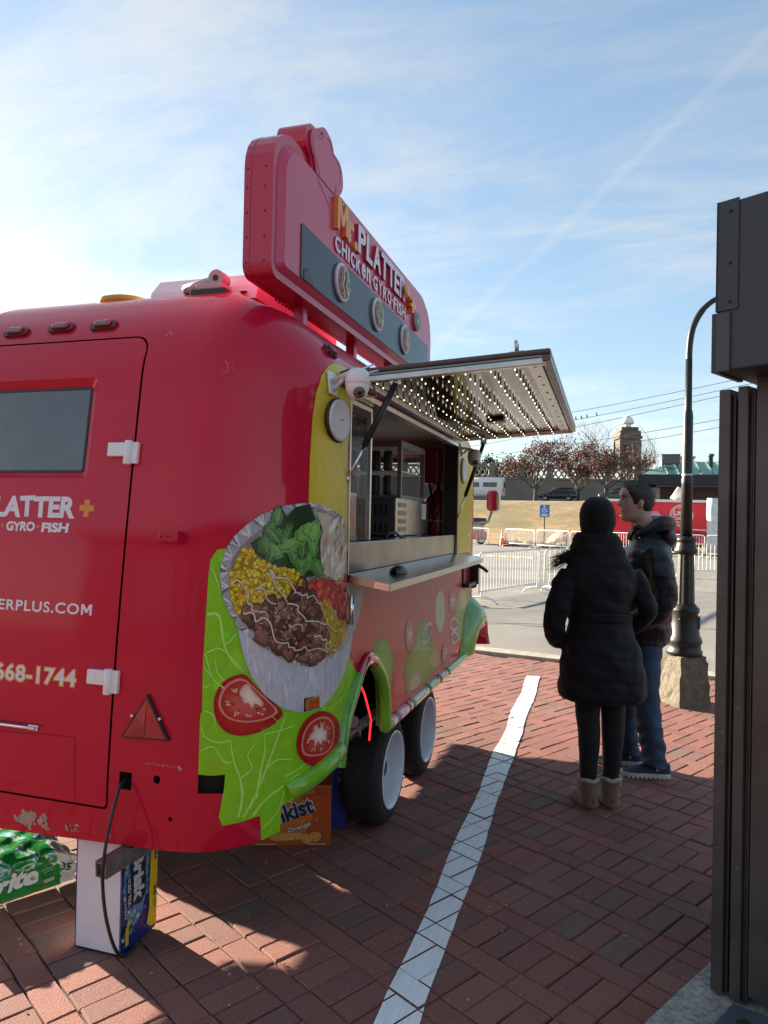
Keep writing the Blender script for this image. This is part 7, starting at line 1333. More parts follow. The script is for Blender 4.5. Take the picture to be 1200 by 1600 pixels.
def orange_carton():
    a = RAD(19.8); t = thing('drink_carton', 'orange soda carton lying behind the red bumper beside the rear wheel', 'carton', (-1.577, 3.086, 0), a); w, d, h_ = .372, .28, .285
    m = MB(); m.box(0, w, 0, d, .002, h_, bev=.004); m.build('carton', mat('carton_orange', (.42, .085, .02), .5, noise=(12, .12)), t)
    P = Print(plane_fn((0, 0, 0), (1, 0, 0), (0, 0, 1)), .0008, .0004); r = random.Random(16)
    P.poly([(.002, .004), (w-.004, .004), (w-.004, h_-.004), (.002, h_-.004)], (.46, .085, .022)); P.poly(smooth_poly([(.02, .03), (.25, .05), (.30, .15), (.22, .25), (.05, .24)], 2), (.60, .20, .03)); P.poly(smooth_poly([(.08, .02), (.28, .035), (.26, .065), (.10, .06)], 2), (.66, .36, .10))
    for i in range(70): u, v = r.uniform(.01, w-.012), r.uniform(.012, h_-.03); k = r.uniform(.0012, .0035); P.blob([(u+k*math.cos(j), v+k*1.3*math.sin(j)) for j in range(6)], r.choice(((.70, .35, .22), (.36, .05, .015), (.62, .22, .10))), lift=(i == 0))
    P.poly([(.20, h_-.045), (w-.02, h_-.045), (w-.02, h_-.012), (.20, h_-.012)], (.34, .07, .02)); P.poly([(.26+.035*math.cos(i*PI/8), h_-.028+.012*math.sin(i*PI/8)) for i in range(16)], (.45, .22, .03))
    P.text('Sunkist', (.005, .298, .108, .196), (.62, .66, .70), .085, rot=.34); P.text('Sunkist', (.010, .293, .112, .192), (.015, .035, .10), .035, rot=.34); P.poly([(.205, .205), (.222, .225), (.232, .226), (.226, .210)], (.16, .32, .04))
    P.text('Orange', (.165, .285, .072, .105), (.02, .03, .08), .07, rot=.34); P.text('Orange', (.168, .282, .075, .102), (.75, .74, .72), .02, rot=.34)
    for cx, cy, rr in ((.300, .047, .027), (.262, .036, .024)):
        P.poly([(cx+rr*math.cos(i*PI/10), cy+rr*.85*math.sin(i*PI/10)) for i in range(20)], (.70, .50, .20)); P.poly([(cx+rr*.88*math.cos(i*PI/10), cy+rr*.74*math.sin(i*PI/10)) for i in range(20)], (.66, .28, .02))
        for i in range(9): P.line([(cx, cy), (cx+rr*.8*math.cos(i*.7), cy+rr*.66*math.sin(i*.7))], .002, (.72, .45, .15), lift=(i == 0))
    P.poly([(.325, .03), (.35, .045), (.345, .028), (.352, .015)], (.10, .2, .03)); P.line([(.27, .013), (.35, .013)], .005, (.66, .45, .36)); P.line([(.02, .013), (.12, .013)], .005, (.66, .45, .36)); P.build('printed_side', FLAT, t)
    t = thing('drink_carton', 'dark blue carton standing between the orange carton and the rear wheel', 'carton', (-1.56, 3.165, 0), a); m = MB(); m.box(0, .40, .12, .40, .002, .32, bev=.004); m.build('carton', mat('carton_blue', (.010, .03, .22), .5, noise=(10, .1)), t)
    for nm, o in (('printed_side', (0, .12, 0)),):
        P = Print(plane_fn(o, (1, 0, 0), (0, 0, 1)), .0008, .0004); P.text('36', (.354, .378, .232, .258), (.6, .62, .66), .02); [P.line([(.382, .236+i*.008), (.394, .236+i*.008)], .004, (.55, .57, .6)) for i in range(3)]; P.poly([(.365, .275), (.395, .275), (.395, .288), (.365, .288)], (.4, .42, .45)); P.build(nm, FLAT, t)
orange_carton()
def green_pack():
    a = math.atan2(.267, .132); t = thing('soda_pack', 'green plastic wrapped pack of soda cans with white end under the trailer', 'soda pack', (-2.125, 2.56, 0), a); L, D, H = .50, .34, .175; r = random.Random(13)
    # crumpled film: the front face lies along -x, the pack goes back to +y
    def film(u, v):                                               # u: 0 right end .. 1 left end, v: 0 bottom .. 1 over the top
        x = -L*u; e = 1-max(0, .16-u)/.16*.35
        if v < .55: y, z = 0.0, H*.86*e*v/.55
        else: q = (v-.55)/.45; y, z = D*.9*q, H*(.86+.14*math.sin(q*PI*.6))*e
        n1 = math.sin(u*23+v*9)*math.sin(v*31-u*7)+.6*math.sin(u*51-v*17)
        return Vector((x+.004*n1, y-.006*n1*(.3+v)-.012*math.sin(min(1, v/.55)*PI)*(.6+.4*math.sin(u*24)), max(.003, z+.005*n1*v)))
    N_, K_ = 64, 36; vs = [film(i/N_, j/K_) for i in range(N_+1) for j in range(K_+1)]; m = MB(); m.add(vs, [(i*(K_+1)+j, (i+1)*(K_+1)+j, (i+1)*(K_+1)+j+1, i*(K_+1)+j+1) for i in range(N_) for j in range(K_)], True)
    m.add([film(0, j/K_) for j in range(K_+1)]+[Vector((0, D*.9, 0))], [tuple(range(K_+2))])
    me = m.mesh('film'); at = me.attributes.new('Col', 'FLOAT_COLOR', 'CORNER'); data = []; gr, wh = (.018, .25, .05), (.66, .70, .66)
    for p in me.polygons:
        c = p.center; u = -c.x/L; v = c.z/H; sl = u-.13-(.10*max(0, v-.35)); col = wh if sl < 0 else gr
        if sl >= 0 and v > .62 and (math.sin(c.x*60)+math.sin(c.x*37+c.y*40)) > .35: col = r.choice(((.35, .50, .40), (.03, .30, .05), (.05, .38, .50), (.45, .55, .48)))
        data += [*col, 1.]*len(p.vertices)
    at.data.foreach_set('color', data); o = link(me, 'film', t, mat('soda_film', (1, 1, 1), .22, coat=.6, attr=True, bump=(34, .35, .01)))
    fn = lambda u, v, off: (film(-u/L, v/(H*.86)*.55)+Vector((0, -off, 0)), Vector((0, -1, 0))); P = Print(fn, .0035, .0012, None)
    P.text('Sprite', (-.44, -.155, .022, .118), (.75, .78, .75), .045, rot=.04, shear=.28); P.build('brand_name', FLAT, t); P = Print(fn, .0035, .0012, None); P.text('35', (-.066, -.026, .072, .106), (.02, .10, .06), .03); P.build('can_count', FLAT, t); P = Print(fn, .0035, .0012, None); P.line([(-.070, .058), (-.025, .058)], .004, (.45, .50, .40)); P.line([(-.145, .088), (-.095, .092)], .0035, (.35, .5, .38)); P.line([(-.14, .079), (-.095, .082)], .0035, (.30, .45, .34)); P.poly([(-.135, .035), (-.095, .035), (-.095, .049), (-.135, .049)], (.40, .5, .42)); P.build('lettering', FLAT, t)
green_pack()
bar_ = MB(); a, b = Vector((-1.575, 2.015, .375)), Vector((-1.50, 2.46, .405)); d = (b-a).normalized(); x = d.cross(Vector((0, 0, 1))).normalized(); z = x.cross(d); M_ = Matrix(((x.x, d.x, z.x, a.x), (x.y, d.y, z.y, a.y), (x.z, d.z, z.z, a.z), (0, 0, 0, 1))); L = (b-a).length
for q in ((-.024, .024, -.026, -.021), (-.024, .024, .021, .026), (-.024, -.019, -.021, .021), (.019, .024, -.021, .021)): bar_.box(q[0], q[1], 0, L, q[2], q[3], M_)
o = bar_.build('tow_bar', mat('bare_steel', (.20, .19, .185), .5, .7, noise=(26, .35)), TR); o['label'] = 'grey square steel tube end poking out under the bumper'
m = MB(); m.box(-.019, .019, .012, .014, -.021, .021, M_); m.build('tube_end_plate', mat('steel_dark', (.07, .068, .066), .6), TR)
cd_ = MB(); K = [(-1.57, 2.16, .645), (-1.555, 2.085, .635), (-1.548, 2.05, .60), (-1.546, 2.015, .52), (-1.545, 1.992, .43), (-1.548, 1.992, .35), (-1.562, 2.03, .22), (-1.575, 2.09, .09), (-1.578, 2.14, .022), (-1.585, 2.19, .008), (-1.588, 2.23, .007)]
cd_.tube(spline(K), .0058, 8); tag(cd_.build('power_cord', BLACK), 'black power cord hanging from the square hole in the red bumper', 'cord')

# ---------------------------------------------------------------- lamp post and kiosk
def lamp():
    t = thing('street_lamp', 'black cast iron lamp post with curved top on a concrete block', 'street lamp', (.655, 6.80, 0)); bp = mat('cast_black', (.009, .013, .013), .45, coat=0, spec=.4, noise=(8, .25), bump=(40, .12))
    m = MB(); r = random.Random(2); q = [(x*math.cos(.6)-y*math.sin(.6), x*math.sin(.6)+y*math.cos(.6)) for x, y in ((-.165, -.15), (.15, -.16), (.16, .15), (-.155, .16))]; vs = [(x, y, -.02) for x, y in q]+[(x*.86, y*.86, .36) for x, y in q]+[(x*.78, y*.78, .425) for x, y in q]
    bm = bmesh.new(); V = [bm.verts.new(v) for v in vs]; [bm.faces.new([V[i] for i in f]) for f in [(0, 3, 2, 1), (8, 9, 10, 11)]+[(i+4*k, (i+1) % 4+4*k, (i+1) % 4+4*k+4, i+4*k+4) for k in (0, 1) for i in range(4)]]
    bmesh.ops.subdivide_edges(bm, edges=bm.edges[:], cuts=5, use_grid_fill=True)
    for v in bm.verts:
        if v.co.z < .42: v.co += Vector((r.uniform(-1, 1), r.uniform(-1, 1), r.uniform(-1, 1)))*.006
    m.bm(bm); m.build('concrete_block', mat('rough_concrete', (.125, .11, .08), .95, noise=(14, .3, 8), bump=(30, .6, .02)), t)
    m = MB(); m.lathe([(.145, .425), (.148, .46), (.134, .48), (.134, .52), (.146, .54), (.140, .565), (.122, .60), (.116, .70), (.106, .78), (.118, .80), (.118, .83), (.094, .85), (.088, .865)], 32); m.build('base_casting', bp, t)
    m = MB()                                                       # fluted shaft
    n = 48
    for z0, z1, r0, r1 in ((.865, 1.30, .078, .068),):
        vs = []
        for z, R_ in ((z0, r0), (z1, r1)): vs += [(R_*(1-.06*(j % 4 == 0)-.035*(j % 4 in (1, 3)))*math.cos(2*PI*j/n) if True else 0, R_*(1-.06*(j % 4 == 0)-.035*(j % 4 in (1, 3)))*math.sin(2*PI*j/n), z) for j in range(n)]
        m.add(vs, [(j, (j+1) % n, n+(j+1) % n, n+j) for j in range(n)])
    m.build('fluted_shaft', bp, t)
    m = MB(); m.lathe([(.070, 1.295), (.094, 1.31), (.098, 1.335), (.086, 1.35), (.080, 1.385), (.072, 1.40), (.086, 1.412), (.084, 1.435), (.060, 1.45)], 30); m.build('collar', bp, t)
    m = MB(); m.lathe([(.050, 1.44), (.045, 1.9), (.047, 1.905), (.047, 1.95), (.044, 1.955), (.042, 2.50), (.037, 2.54), (.031, 2.56), (.028, 3.0)], 20); m.build('shaft', bp, t)
    m = MB(); K = [(0, 0, 2.98), (.003, 0, 3.12), (.03, .005, 3.28), (.10, .02, 3.42), (.20, .05, 3.515), (.33, .09, 3.57), (.47, .13, 3.575), (.62, .17, 3.54)]; m.tube(spline(K, 5), [.0275]*16+[.024]*20, 12); m.build('curved_arm', bp, t)
    m = MB(); m.lathe([(.03, 3.46), (.09, 3.42), (.17, 3.36), (.16, 3.34), (.05, 3.38)], 20, Matrix.Translation((.64, .18, .05))); m.build('lamp_shade', bp, t)
    m = MB(); [m.lathe([(.012, 0), (.012, .012), (.006, .016)], 6, Matrix.Rotation(a, 4, 'Z') @ Matrix.Translation((.113, 0, .74)) @ Matrix.Rotation(PI/2, 4, 'Y')) for a in (-.4, 1.2, 2.7, 4.3)]; m.build('bolt', bp, t)
    m = MB(); M_ = Matrix.Rotation(-.15, 4, 'Z'); m.box(.098, .124, -.045, .035, .66, .76, M_); s = m.build('sticker_tag', mat('tag_blue', (.03, .06, .16), .5), t)
    m = MB(); m.box(.1235, .125, -.045, .035, .69, .71, M_); m.build('stripe', mat('hump_yellow', (.75, .48, .12), .6), s)
    m = MB(); m.lathe([(.0450, 1.98), (.0447, 1.995)], 20, cap=False); m.build('tape', mat('tape_pale', (.5, .5, .48), .6), t)
lamp()
def kiosk():
    base = ab(-.985, 2.36); t = thing('dark_kiosk', 'dark brown metal kiosk with ribbed corner and overhanging fascia box at the right edge', 'kiosk', base, math.atan2(BA.y, BA.x)); km = mat('kiosk_bronze', (.070, .066, .060), .42, .2, noise=(5, .35, 9), bump=(120, .06, .003)); kf = mat('fascia_slate', (.045, .050, .057), .5, .2, noise=(90, .18), bump=(220, .12, .002))
    # local x runs along the face, y goes back from it
    for x0, x1, y0, zt in ((0, .036, 0, 1.985), (.036, .046, .018, 1.97), (.058, .090, .0, 1.99), (.090, .099, .018, 1.97), (.103, .108, .008, 1.98)): m = MB(); m.box(x0, x1, y0, y0+.12, .07, zt, bev=.0025); m.build('rib', km, t)
    m = MB(); m.box(.030, .108, .045, .10, .07, 1.96); m.build('recess', BLACKM, t)
    m = MB(); m.box(.112, 1.4, .004, .12, .1, 2.3, bev=.003); m.build('side_panel', km, t)
    m = MB(); m.box(.20, 1.4, .121, 1.0, .06, 2.3); m.build('cabin', km, t)
    f = bpy.data.objects.new('fascia_box', None); COL.objects.link(f); f.parent = t
    m = MB(); m.box(.060, 1.5, -.165, .145, 2.012, 2.515, bev=.006); m.build('box_shell', kf, f)
    m = MB(); m.box(.056, .120, -.170, -.163, 2.19, 2.52, bev=.002); m.box(.0555, .062, -.17, .02, 2.19, 2.52); m.build('corner_strip', kf, f); 
    m = MB(); m.box(.046, .100, -.172, -.163, 2.008, 2.186, bev=.003); m.box(.0455, .062, -.172, .03, 2.008, 2.186, bev=.002); m.build('corner_guard', km, f)
    m = MB(); [m.lathe([(.0055, 0), (.004, .004)], 9, Matrix.Translation((.096, -.1705, z)) @ Matrix.Rotation(PI/2, 4, 'X')) for z in (2.215, 2.33, 2.485)]; m.build('screw', BLACK, f)
    # pale chips and scratches
    r = random.Random(5); m = MB()
    for i in range(14): x, z = r.choice((r.uniform(.005, .03), r.uniform(.062, .085), r.uniform(.13, .26))), r.uniform(.2, 1.0); a = r.uniform(0, PI); l_ = r.uniform(.001, .006); m.add([(x-l_*math.cos(a), -.0006, z-l_*math.sin(a)), (x+.001, -.0006, z-.001), (x+l_*math.cos(a), -.0006, z+l_*math.sin(a)), (x-.001, -.0006, z+.001)], [(0, 1, 2, 3)])
    m.build('paint_chip', mat('chip_pale', (.35, .33, .31), .8), t, 'stuff')
    m = MB(); m.box(-.075, 1.5, -.75, .6, -.03, .06, bev=.012); tag_ = m.build('concrete_plinth', mat('plinth_concrete', (.36, .345, .31), .95, noise=(60, .45, 4), bump=(90, .9, .01)), t)
    m = MB(); M_ = Matrix.Translation((.105, -.20, .105)) @ Matrix.Rotation(-.12, 4, 'Y'); m.box(0, .5, -.35, .115, 0, .012, M_, bev=.003); p = m.build('foot_plate', mat('plate_blue', (.085, .105, .135), .42, .2, noise=(8, .2)), t)
    m = MB(); m.lathe([(.021, .0125), (.019, .0135), (.006, .0136)], 18, M_ @ Matrix.Translation((.062, .035, 0))); m.build('bolt_hole', mat('rust_dark', (.03, .02, .018), .7), p); m = MB(); m.box(.02, .48, -.3, .05, -.06, 0, M_); m.build('plate_riser', km, t)
kiosk()

# ---------------------------------------------------------------- people
def organic(mb, name, m_, parent, vox, it=6, disp=None, fac=.5):
    """fuse lofted volumes into one continuous skin"""
    me = mb.mesh('tmp'); bm = bmesh.new(); bm.from_mesh(me); bmesh.ops.recalc_face_normals(bm, faces=bm.faces); bm.to_mesh(me); bm.free()
    o = bpy.data.objects.new('tmp', me); COL.objects.link(o); q = o.modifiers.new('r', 'REMESH'); q.mode = 'VOXEL'; q.voxel_size = vox
    if it: s = o.modifiers.new('s', 'SMOOTH'); s.iterations = it; s.factor = fac
    bpy.context.view_layer.update(); dg = bpy.context.evaluated_depsgraph_get(); nm = bpy.data.meshes.new_from_object(o.evaluated_get(dg)); bpy.data.objects.remove(o); nm.name = name
    if disp:
        ns = [v.normal.copy() for v in nm.vertices]
        for v, n_ in zip(nm.vertices, ns): v.co += n_*disp(v.co, n_)
    nm.polygons.foreach_set('use_smooth', [True]*len(nm.polygons)); nm.materials.clear(); nm.update(); return link(nm, name, parent, m_)
def rings(mb, R_, n=24, e=2.3):
    """R_: (cx, cy, z, half width x, half depth y)"""
    vs = []
    for cx, cy, z, a, b in R_:
        for j in range(n): t = 2*PI*j/n; c, s = math.cos(t), math.sin(t); vs.append((cx+a*abs(c)**(2/e)*(1 if c > 0 else -1), cy+b*abs(s)**(2/e)*(1 if s > 0 else -1), z))
    k = len(R_); mb.add(vs, [(i*n+j, i*n+(j+1) % n, (i+1)*n+(j+1) % n, (i+1)*n+j) for i in range(k-1) for j in range(n)]); b0 = len(mb.v)-k*n
    mb.f += [tuple(b0+j for j in reversed(range(n))), tuple(b0+(k-1)*n+j for j in range(n))]; mb.sm += [False]*2; mb.mi += [0]*2; return mb
def limb(mb, P_, r_, n=14): return mb.tube(spline(P_, 4), [r_[min(int(i/4), len(r_)-2)]+(r_[min(int(i/4), len(r_)-2)+1]-r_[min(int(i/4), len(r_)-2)])*(i % 4)/4 if i < 4*(len(r_)-1) else r_[-1] for i in range(4*(len(P_)-1)+1)], n)
def table(K, z):
    if z <= K[0][0]: return K[0][1]
    for (a, p), (b, q) in zip(K, K[1:]):
        if z <= b: t = (z-a)/(b-a); return p+(q-p)*t
    return K[-1][1]
H_F = [(0, .060), (.008, .076), (.022, .084), (.04, .0815), (.052, .082), (.060, .087), (.069, .0845), (.076, .090), (.086, .0875), (.096, .086), (.118, .088), (.140, .088), (.152, .086), (.166, .094), (.180, .0955), (.198, .092), (.214, .083), (.228, .066), (.238, .042), (.245, .004)]
H_B = [(0, -.025), (.02, -.045), (.04, -.062), (.07, -.082), (.10, -.096), (.14, -.106), (.17, -.106), (.20, -.096), (.22, -.078), (.235, -.048), (.245, -.004)]
H_W = [(0, .022), (.01, .034), (.025, .047), (.045, .056), (.07, .062), (.10, .068), (.13, .0725), (.16, .0755), (.185, .0755), (.205, .069), (.222, .055), (.236, .034), (.245, .004)]
def head_pt(z, t, off=0.):
    """t=0 faces forward (+y)"""
    f, b, w = table(H_F, z), table(H_B, z), table(H_W, z); c, s = math.cos(t), math.sin(t); cy = .0
    y = (f if c > 0 else -b)*abs(c)**.92*(1 if c > 0 else -1); x = w*abs(s)**.80*(1 if s > 0 else -1)
    a = abs(t if t <= PI else t-2*PI)
    if c > 0:
        nz = max(0, min((z-.094)/.012, 1, (.160-z)/.05)); y += .030*nz*(1.0-.55*max(0, (z-.108)/.05))*math.exp(-(a/.13)**2)         # nose
        y += .010*math.exp(-((z-.103)/.010)**2)*math.exp(-((a-.20)/.10)**2)                                                         # wings
        y -= .011*math.exp(-((z-.143)/.010)**2)*math.exp(-((a-.42)/.16)**2)                                                         # eye sockets
        y += .004*math.exp(-((z-.163)/.007)**2)*math.exp(-((a-.42)/.25)**2)                                                         # brows
        y -= .0055*math.exp(-((z-.0715)/.0035)**2)*math.exp(-(a/.33)**2)                                                           # mouth line
        x += (.003 if s > 0 else -.003)*math.exp(-((z-.118)/.02)**2)*math.exp(-((a-.95)/.3)**2)
    l = math.hypot(x, y) or 1; return Vector((x*(1+off/l), y*(1+off/l), z+off*max(0, (z-.2)/.045)))
def head_mesh(mb, o, tilt=0., yaw=0., nz=60, nt=72):
    M_ = Matrix.Translation(o) @ Matrix.Rotation(yaw, 4, 'Z') @ Matrix.Rotation(tilt, 4, 'X'); vs = []
    for i in range(nz+1):
        for j in range(nt): vs.append(M_ @ head_pt(.245*i/nz, 2*PI*j/nt))
    mb.add(vs, [(i*nt+j, i*nt+(j+1) % nt, (i+1)*nt+(j+1) % nt, (i+1)*nt+j) for i in range(nz) for j in range(nt)]); b0 = len(mb.v)-(nz+1)*nt; mb.f += [tuple(b0+j for j in reversed(range(nt))), tuple(b0+nz*nt+j for j in range(nt))]; mb.sm += [False]*2; mb.mi += [0]*2
    for s_ in (-1, 1):                                             # ears
        E = M_ @ Matrix.Translation((s_*.074, -.018, .122)) @ Matrix.Rotation(s_*.25, 4, 'Z') @ Matrix.Rotation(-.15, 4, 'X')
        mb.ball((0, 0, .004), (.010, .019, .031), 12, E); mb.ball((0, .004, -.022), (.008, .011, .013), 10, E)
    return M_
def wob(c, k=1.): return math.sin(c.x*31*k+c.z*13)*math.sin(c.y*27*k-c.z*19*k)+.5*math.sin(c.z*47*k+c.x*23)
SKIN = mat('skin', (.54, .33, .25), .5, noise=(28, .10), bump=(160, .08, .002), spec=.4)
def man():
    rz = RAD(99); t = thing('person', 'man in black quilted hooded jacket and jeans looking left beside the lamp post', 'person', (.215, 4.825, 0), rz)
    b = MB(); M_ = head_mesh(b, Vector((0, .058, 1.560)), RAD(2), RAD(4)); limb(b, [(0, -.05, 1.42), (0, -.015, 1.50), (0, .012, 1.60), (0, .02, 1.66)], [.075, .060, .056, .056])
    rings(b, [(0, -.02, .86, .13, .09), (0, -.02, 1.05, .13, .09), (0, -.02, 1.25, .155, .10), (0, -.03, 1.40, .16, .08), (0, -.04, 1.46, .08, .06)])
    for s_, fx, fy in ((-1, -.085, -.045), (1, .125, .075)): limb(b, [(s_*.08, -.02, .92), (fx, fy*.5, .5), (fx, fy-.02, .12)], [.075, .055, .038])
    for s_ in (-1, 1):
        limb(b, [(s_*.17, -.04, 1.40), (s_*.235, -.09, 1.14), (s_*.19, .06, .98), (s_*.13, .12, .95)], [.05, .042, .036, .028]); limb(b, [(s_*.13, .12, .95), (s_*.11, .16, .93), (s_*.10, .20, .91)], [.032, .038, .022])
        for k in range(4): limb(b, [(s_*(.12-.0*k), .17+.006*k, .945-.018*k), (s_*.095, .215, .925-.018*k), (s_*.075, .235, .90-.018*k)], [.0095, .009, .0075], 7)
        limb(b, [(s_*.11, .15, .955), (s_*.085, .185, .965), (s_*.07, .205, .955)], [.011, .010, .008], 7)
    organic(b, 'body', SKIN, t, .0052, 3)
    e = MB(); 
    for s_ in (-1, 1): e.ball((s_*.031, .0735, .142), .0115, 12, M_)
    ey = e.build('eye', mat('eye_white', (.55, .52, .50), .2), t); e = MB(); [e.ball((s_*.033, .0825, .142), (.0052, .0045, .0052), 10, M_) for s_ in (-1, 1)]; e.build('iris', mat('iris', (.03, .025, .02), .15), ey)
    e = MB(); 
    for s_ in (-1, 1): e.tube([M_ @ head_pt(.1595+.003*math.sin(q*PI), s_*(.22+.55*q), .002) for q in (0, .25, .5, .75, 1)], [.003, .0042, .0042, .0036, .002], 7); e.tube([M_ @ head_pt(.1475, s_*(.30+.30*q), .001) for q in (0, .5, 1)], [.002, .0026, .002], 6)
    hair_m = mat('hair_dark', (.022, .016, .012), .55, noise=(60, .5), bump=(140, .6, .004)); e.build('eyebrow', hair_m, t)
    e = MB(); e.tube([M_ @ head_pt(.0665, q, -.0005) for q in (-.40, -.2, 0, .2, .40)], [.002, .0042, .0045, .0042, .002], 8); e.build('lip', mat('lip', (.36, .15, .13), .45), t)
    # hair
    def line(a): return table([(0, .213), (.4, .215), (.7, .212), (.95, .196), (1.10, .170), (1.28, .142), (1.40, .108), (1.52, .114), (1.72, .135), (1.9, .10), (2.2, .062), (3.2, .052)], a)
    hm = MB(); nt, nz = 96, 44; vs = []; ok = {}; r = random.Random(3)
    for i in range(nz+1):
        for j in range(nt):
            z = .04+(.2445-.04)*i/nz; a = 2*PI*j/nt; aa = a if a <= PI else 2*PI-a; ln = line(aa); th = .0085*min(1, max(0, (z-ln)/.02)) ; jit = .0025*math.sin(j*1.9+i*.7)*math.sin(i*1.3-j*.6); vs.append(M_ @ head_pt(z, a, .001+th+jit*(th > .004))); ok[i, j] = z >= ln
    hm.add(vs, [(i*nt+j, i*nt+(j+1) % nt, (i+1)*nt+(j+1) % nt, (i+1)*nt+j) for i in range(nz) for j in range(nt) if ok[i, j] or ok[i+1, j]], True)
    k = len(hm.v)-nt; hm.f.append(tuple(k+j for j in range(nt))); hm.sm.append(True); hm.mi.append(0)
    for i in range(900):
        a = r.uniform(0, 2*PI); z = r.uniform(.06, .2445); aa = a if a <= PI else 2*PI-a
        if z < line(aa)+.004: continue
        p = head_pt(z, a, .012); q = head_pt(min(.2449, z+.004), a+.03, .012); up = Vector((0, -.3, .5)) if z > .2 else Vector((0, -.5, -.35)); d = (p-Vector((0, 0, .13))).normalized()*.5+up*.9+Vector((r.gauss(0, .3), r.gauss(0, .3), r.gauss(0, .2))); l_ = r.uniform(.010, .024); w = d.cross(Vector((r.gauss(0, 1), r.gauss(0, 1), r.gauss(0, 1)))).normalized()*.0011; hm.add([M_ @ (p-w), M_ @ (p+w), M_ @ (p+d.normalized()*l_)], [(0, 1, 2)])
    hm.build('hair', hair_m, t)
    # jacket
    j = MB(); rings(j, [(.02, -.012, .815, .205, .150), (.015, -.012, .86, .212, .160), (.01, -.012, .95, .210, .162), (0, -.012, 1.10, .208, .162), (0, -.015, 1.25, .222, .160), (0, -.022, 1.36, .222, .142), (0, -.03, 1.43, .165, .110), (0, -.012, 1.49, .098, .092), (0, .004, 1.535, .086, .088)], 28)
    for s_ in (-1, 1): limb(j, [(s_*.165, -.03, 1.385), (s_*.245, -.06, 1.26), (s_*.272, -.075, 1.10), (s_*.245, .0, 1.00), (s_*.175, .10, .955)], [.082, .074, .069, .066, .056], 18)
    def quilt(c, n_):
        ph = (c.z-.84)/.098+.10*math.sin(c.x*9+c.y*7); return .0078*(abs(math.sin(ph*PI))**.45-.8)+.0045*wob(c)+.002*wob(c, 2.3)
    jm = mat('jacket_black', (.010, .013, .020), .46, noise=(16, .25), bump=(55, .25, .006), spec=.4, sheen=.05)
    organic(j, 'jacket', jm, t, .008, 4, quilt)
    hd = MB(); limb(hd, [(-.092, .050, 1.485), (-.108, -.02, 1.525), (-.085, -.095, 1.555), (0, -.140, 1.550), (.085, -.095, 1.555), (.108, -.02, 1.525), (.092, .050, 1.485)], [.022, .034, .048, .060, .048, .034, .022], 16); limb(hd, [(-.06, -.10, 1.50), (0, -.15, 1.46), (.06, -.10, 1.50)], [.05, .058, .05]); organic(hd, 'hood', jm, t, .008, 5, lambda c, n_: .004*wob(c, .8))
    m = MB(); limb(m, [(-.015, .082, 1.455), (-.05, .062, 1.495), (-.078, .035, 1.535)], [.014, .020, .016], 10); limb(m, [(.015, .082, 1.455), (.05, .062, 1.495), (.078, .035, 1.535)], [.014, .020, .016], 10); m.build('collar', mat('collar_black', (.008, .008, .010), .7), t)
    m = MB(); m.ball((-.112, .045, 1.465), (.005, .004, .006), 8); m.build('snap', CHROME, t)
    # jeans and shoes
    g = MB(); rings(g, [(.01, -.015, .80, .165, .125), (.0, -.012, .90, .165, .125), (0, -.012, .98, .155, .115)])
    for s_, fx, fy in ((-1, -.085, -.045), (1, .125, .075)): limb(g, [(s_*.085, -.012, .86), (s_*.09+(fx-s_*.09)*.4, fy*.4+.012, .56), (fx, fy*.8+.006, .36), (fx, fy-.022, .13), (fx, fy-.018, .075)], [.100, .086, .077, .072, .079], 18)
    organic(g, 'jeans', mat('jeans_blue', (.038, .068, .125), .85, noise=(9, .35), bump=(340, .5, .003)), t, .008, 4, lambda c, n_: .0045*math.sin(c.z*70+c.x*30+4*math.sin(c.y*20))*(1.0 if c.z < .35 else .45)+.003*wob(c))
    for fx, fy in ((-.085, -.045), (.125, .075)): shoe(t, fx, fy)
def shoe(t, fx, fy):
    up = mat('shoe_blue', (.022, .045, .075), .8, noise=(40, .2), bump=(300, .5, .003)); so = mat('sole_white', (.62, .61, .58), .6)
    s = bpy.data.objects.new('shoe', None); COL.objects.link(s); s.parent = t
    def sec(y):                                                    # half width and instep height along the foot
        return table([(-.115, .024), (-.09, .036), (0, .036), (.09, .047), (.13, .044), (.165, .028), (.178, .012)], y), table([(-.115, .088), (-.06, .098), (.0, .095), (.05, .075), (.10, .055), (.15, .040), (.178, .026)], y)
    ys = [-.115+.293*i/22 for i in range(23)]; m = MB(); n = 16; vs = []
    for y in ys:
        w, h_ = sec(y)
        for j in range(n): a = PI*j/(n-1); vs.append((fx+w*math.cos(a), fy+y, .026+(h_-.026)*math.sin(a)**.7))
    m.add(vs, [(i*n+j, i*n+j+1, (i+1)*n+j+1, (i+1)*n+j) for i in range(22) for j in range(n-1)], True); m.f += [tuple(range(n)), tuple(22*n+j for j in range(n))]; m.sm += [False]*2; m.mi += [0]*2; m.build('upper', up, s)
    m = MB(); out = [(fx+(sec(y)[0]+.006), fy+y) for y in ys]+[(fx-(sec(y)[0]+.006), fy+y) for y in reversed(ys)]; m.prism(out, .014, .032); so_ = m.build('midsole', so, s)
    m = MB()
    for i in range(11):                                            # scalloped outsole
        y = -.105+i*.0265; w = sec(y)[0]+.004; m.tube([(fx-w, fy+y, .010), (fx+w, fy+y, .010)], .0105, 8)
    m.build('outsole', so, s)
    m = MB(); [m.tube([(fx-.022+.004*k, fy+.03+k*.02, .083-.0115*k), (fx, fy+.035+k*.02, .088-.0115*k), (fx+.022-.004*k, fy+.03+k*.02, .083-.0115*k)], .0028, 6) for k in range(4)]; m.build('lace', up, s)
    m = MB(); m.ball((fx-.0385, fy-.035, .060), (.003, .010, .012), 8); m.build('badge', so, s)
man()
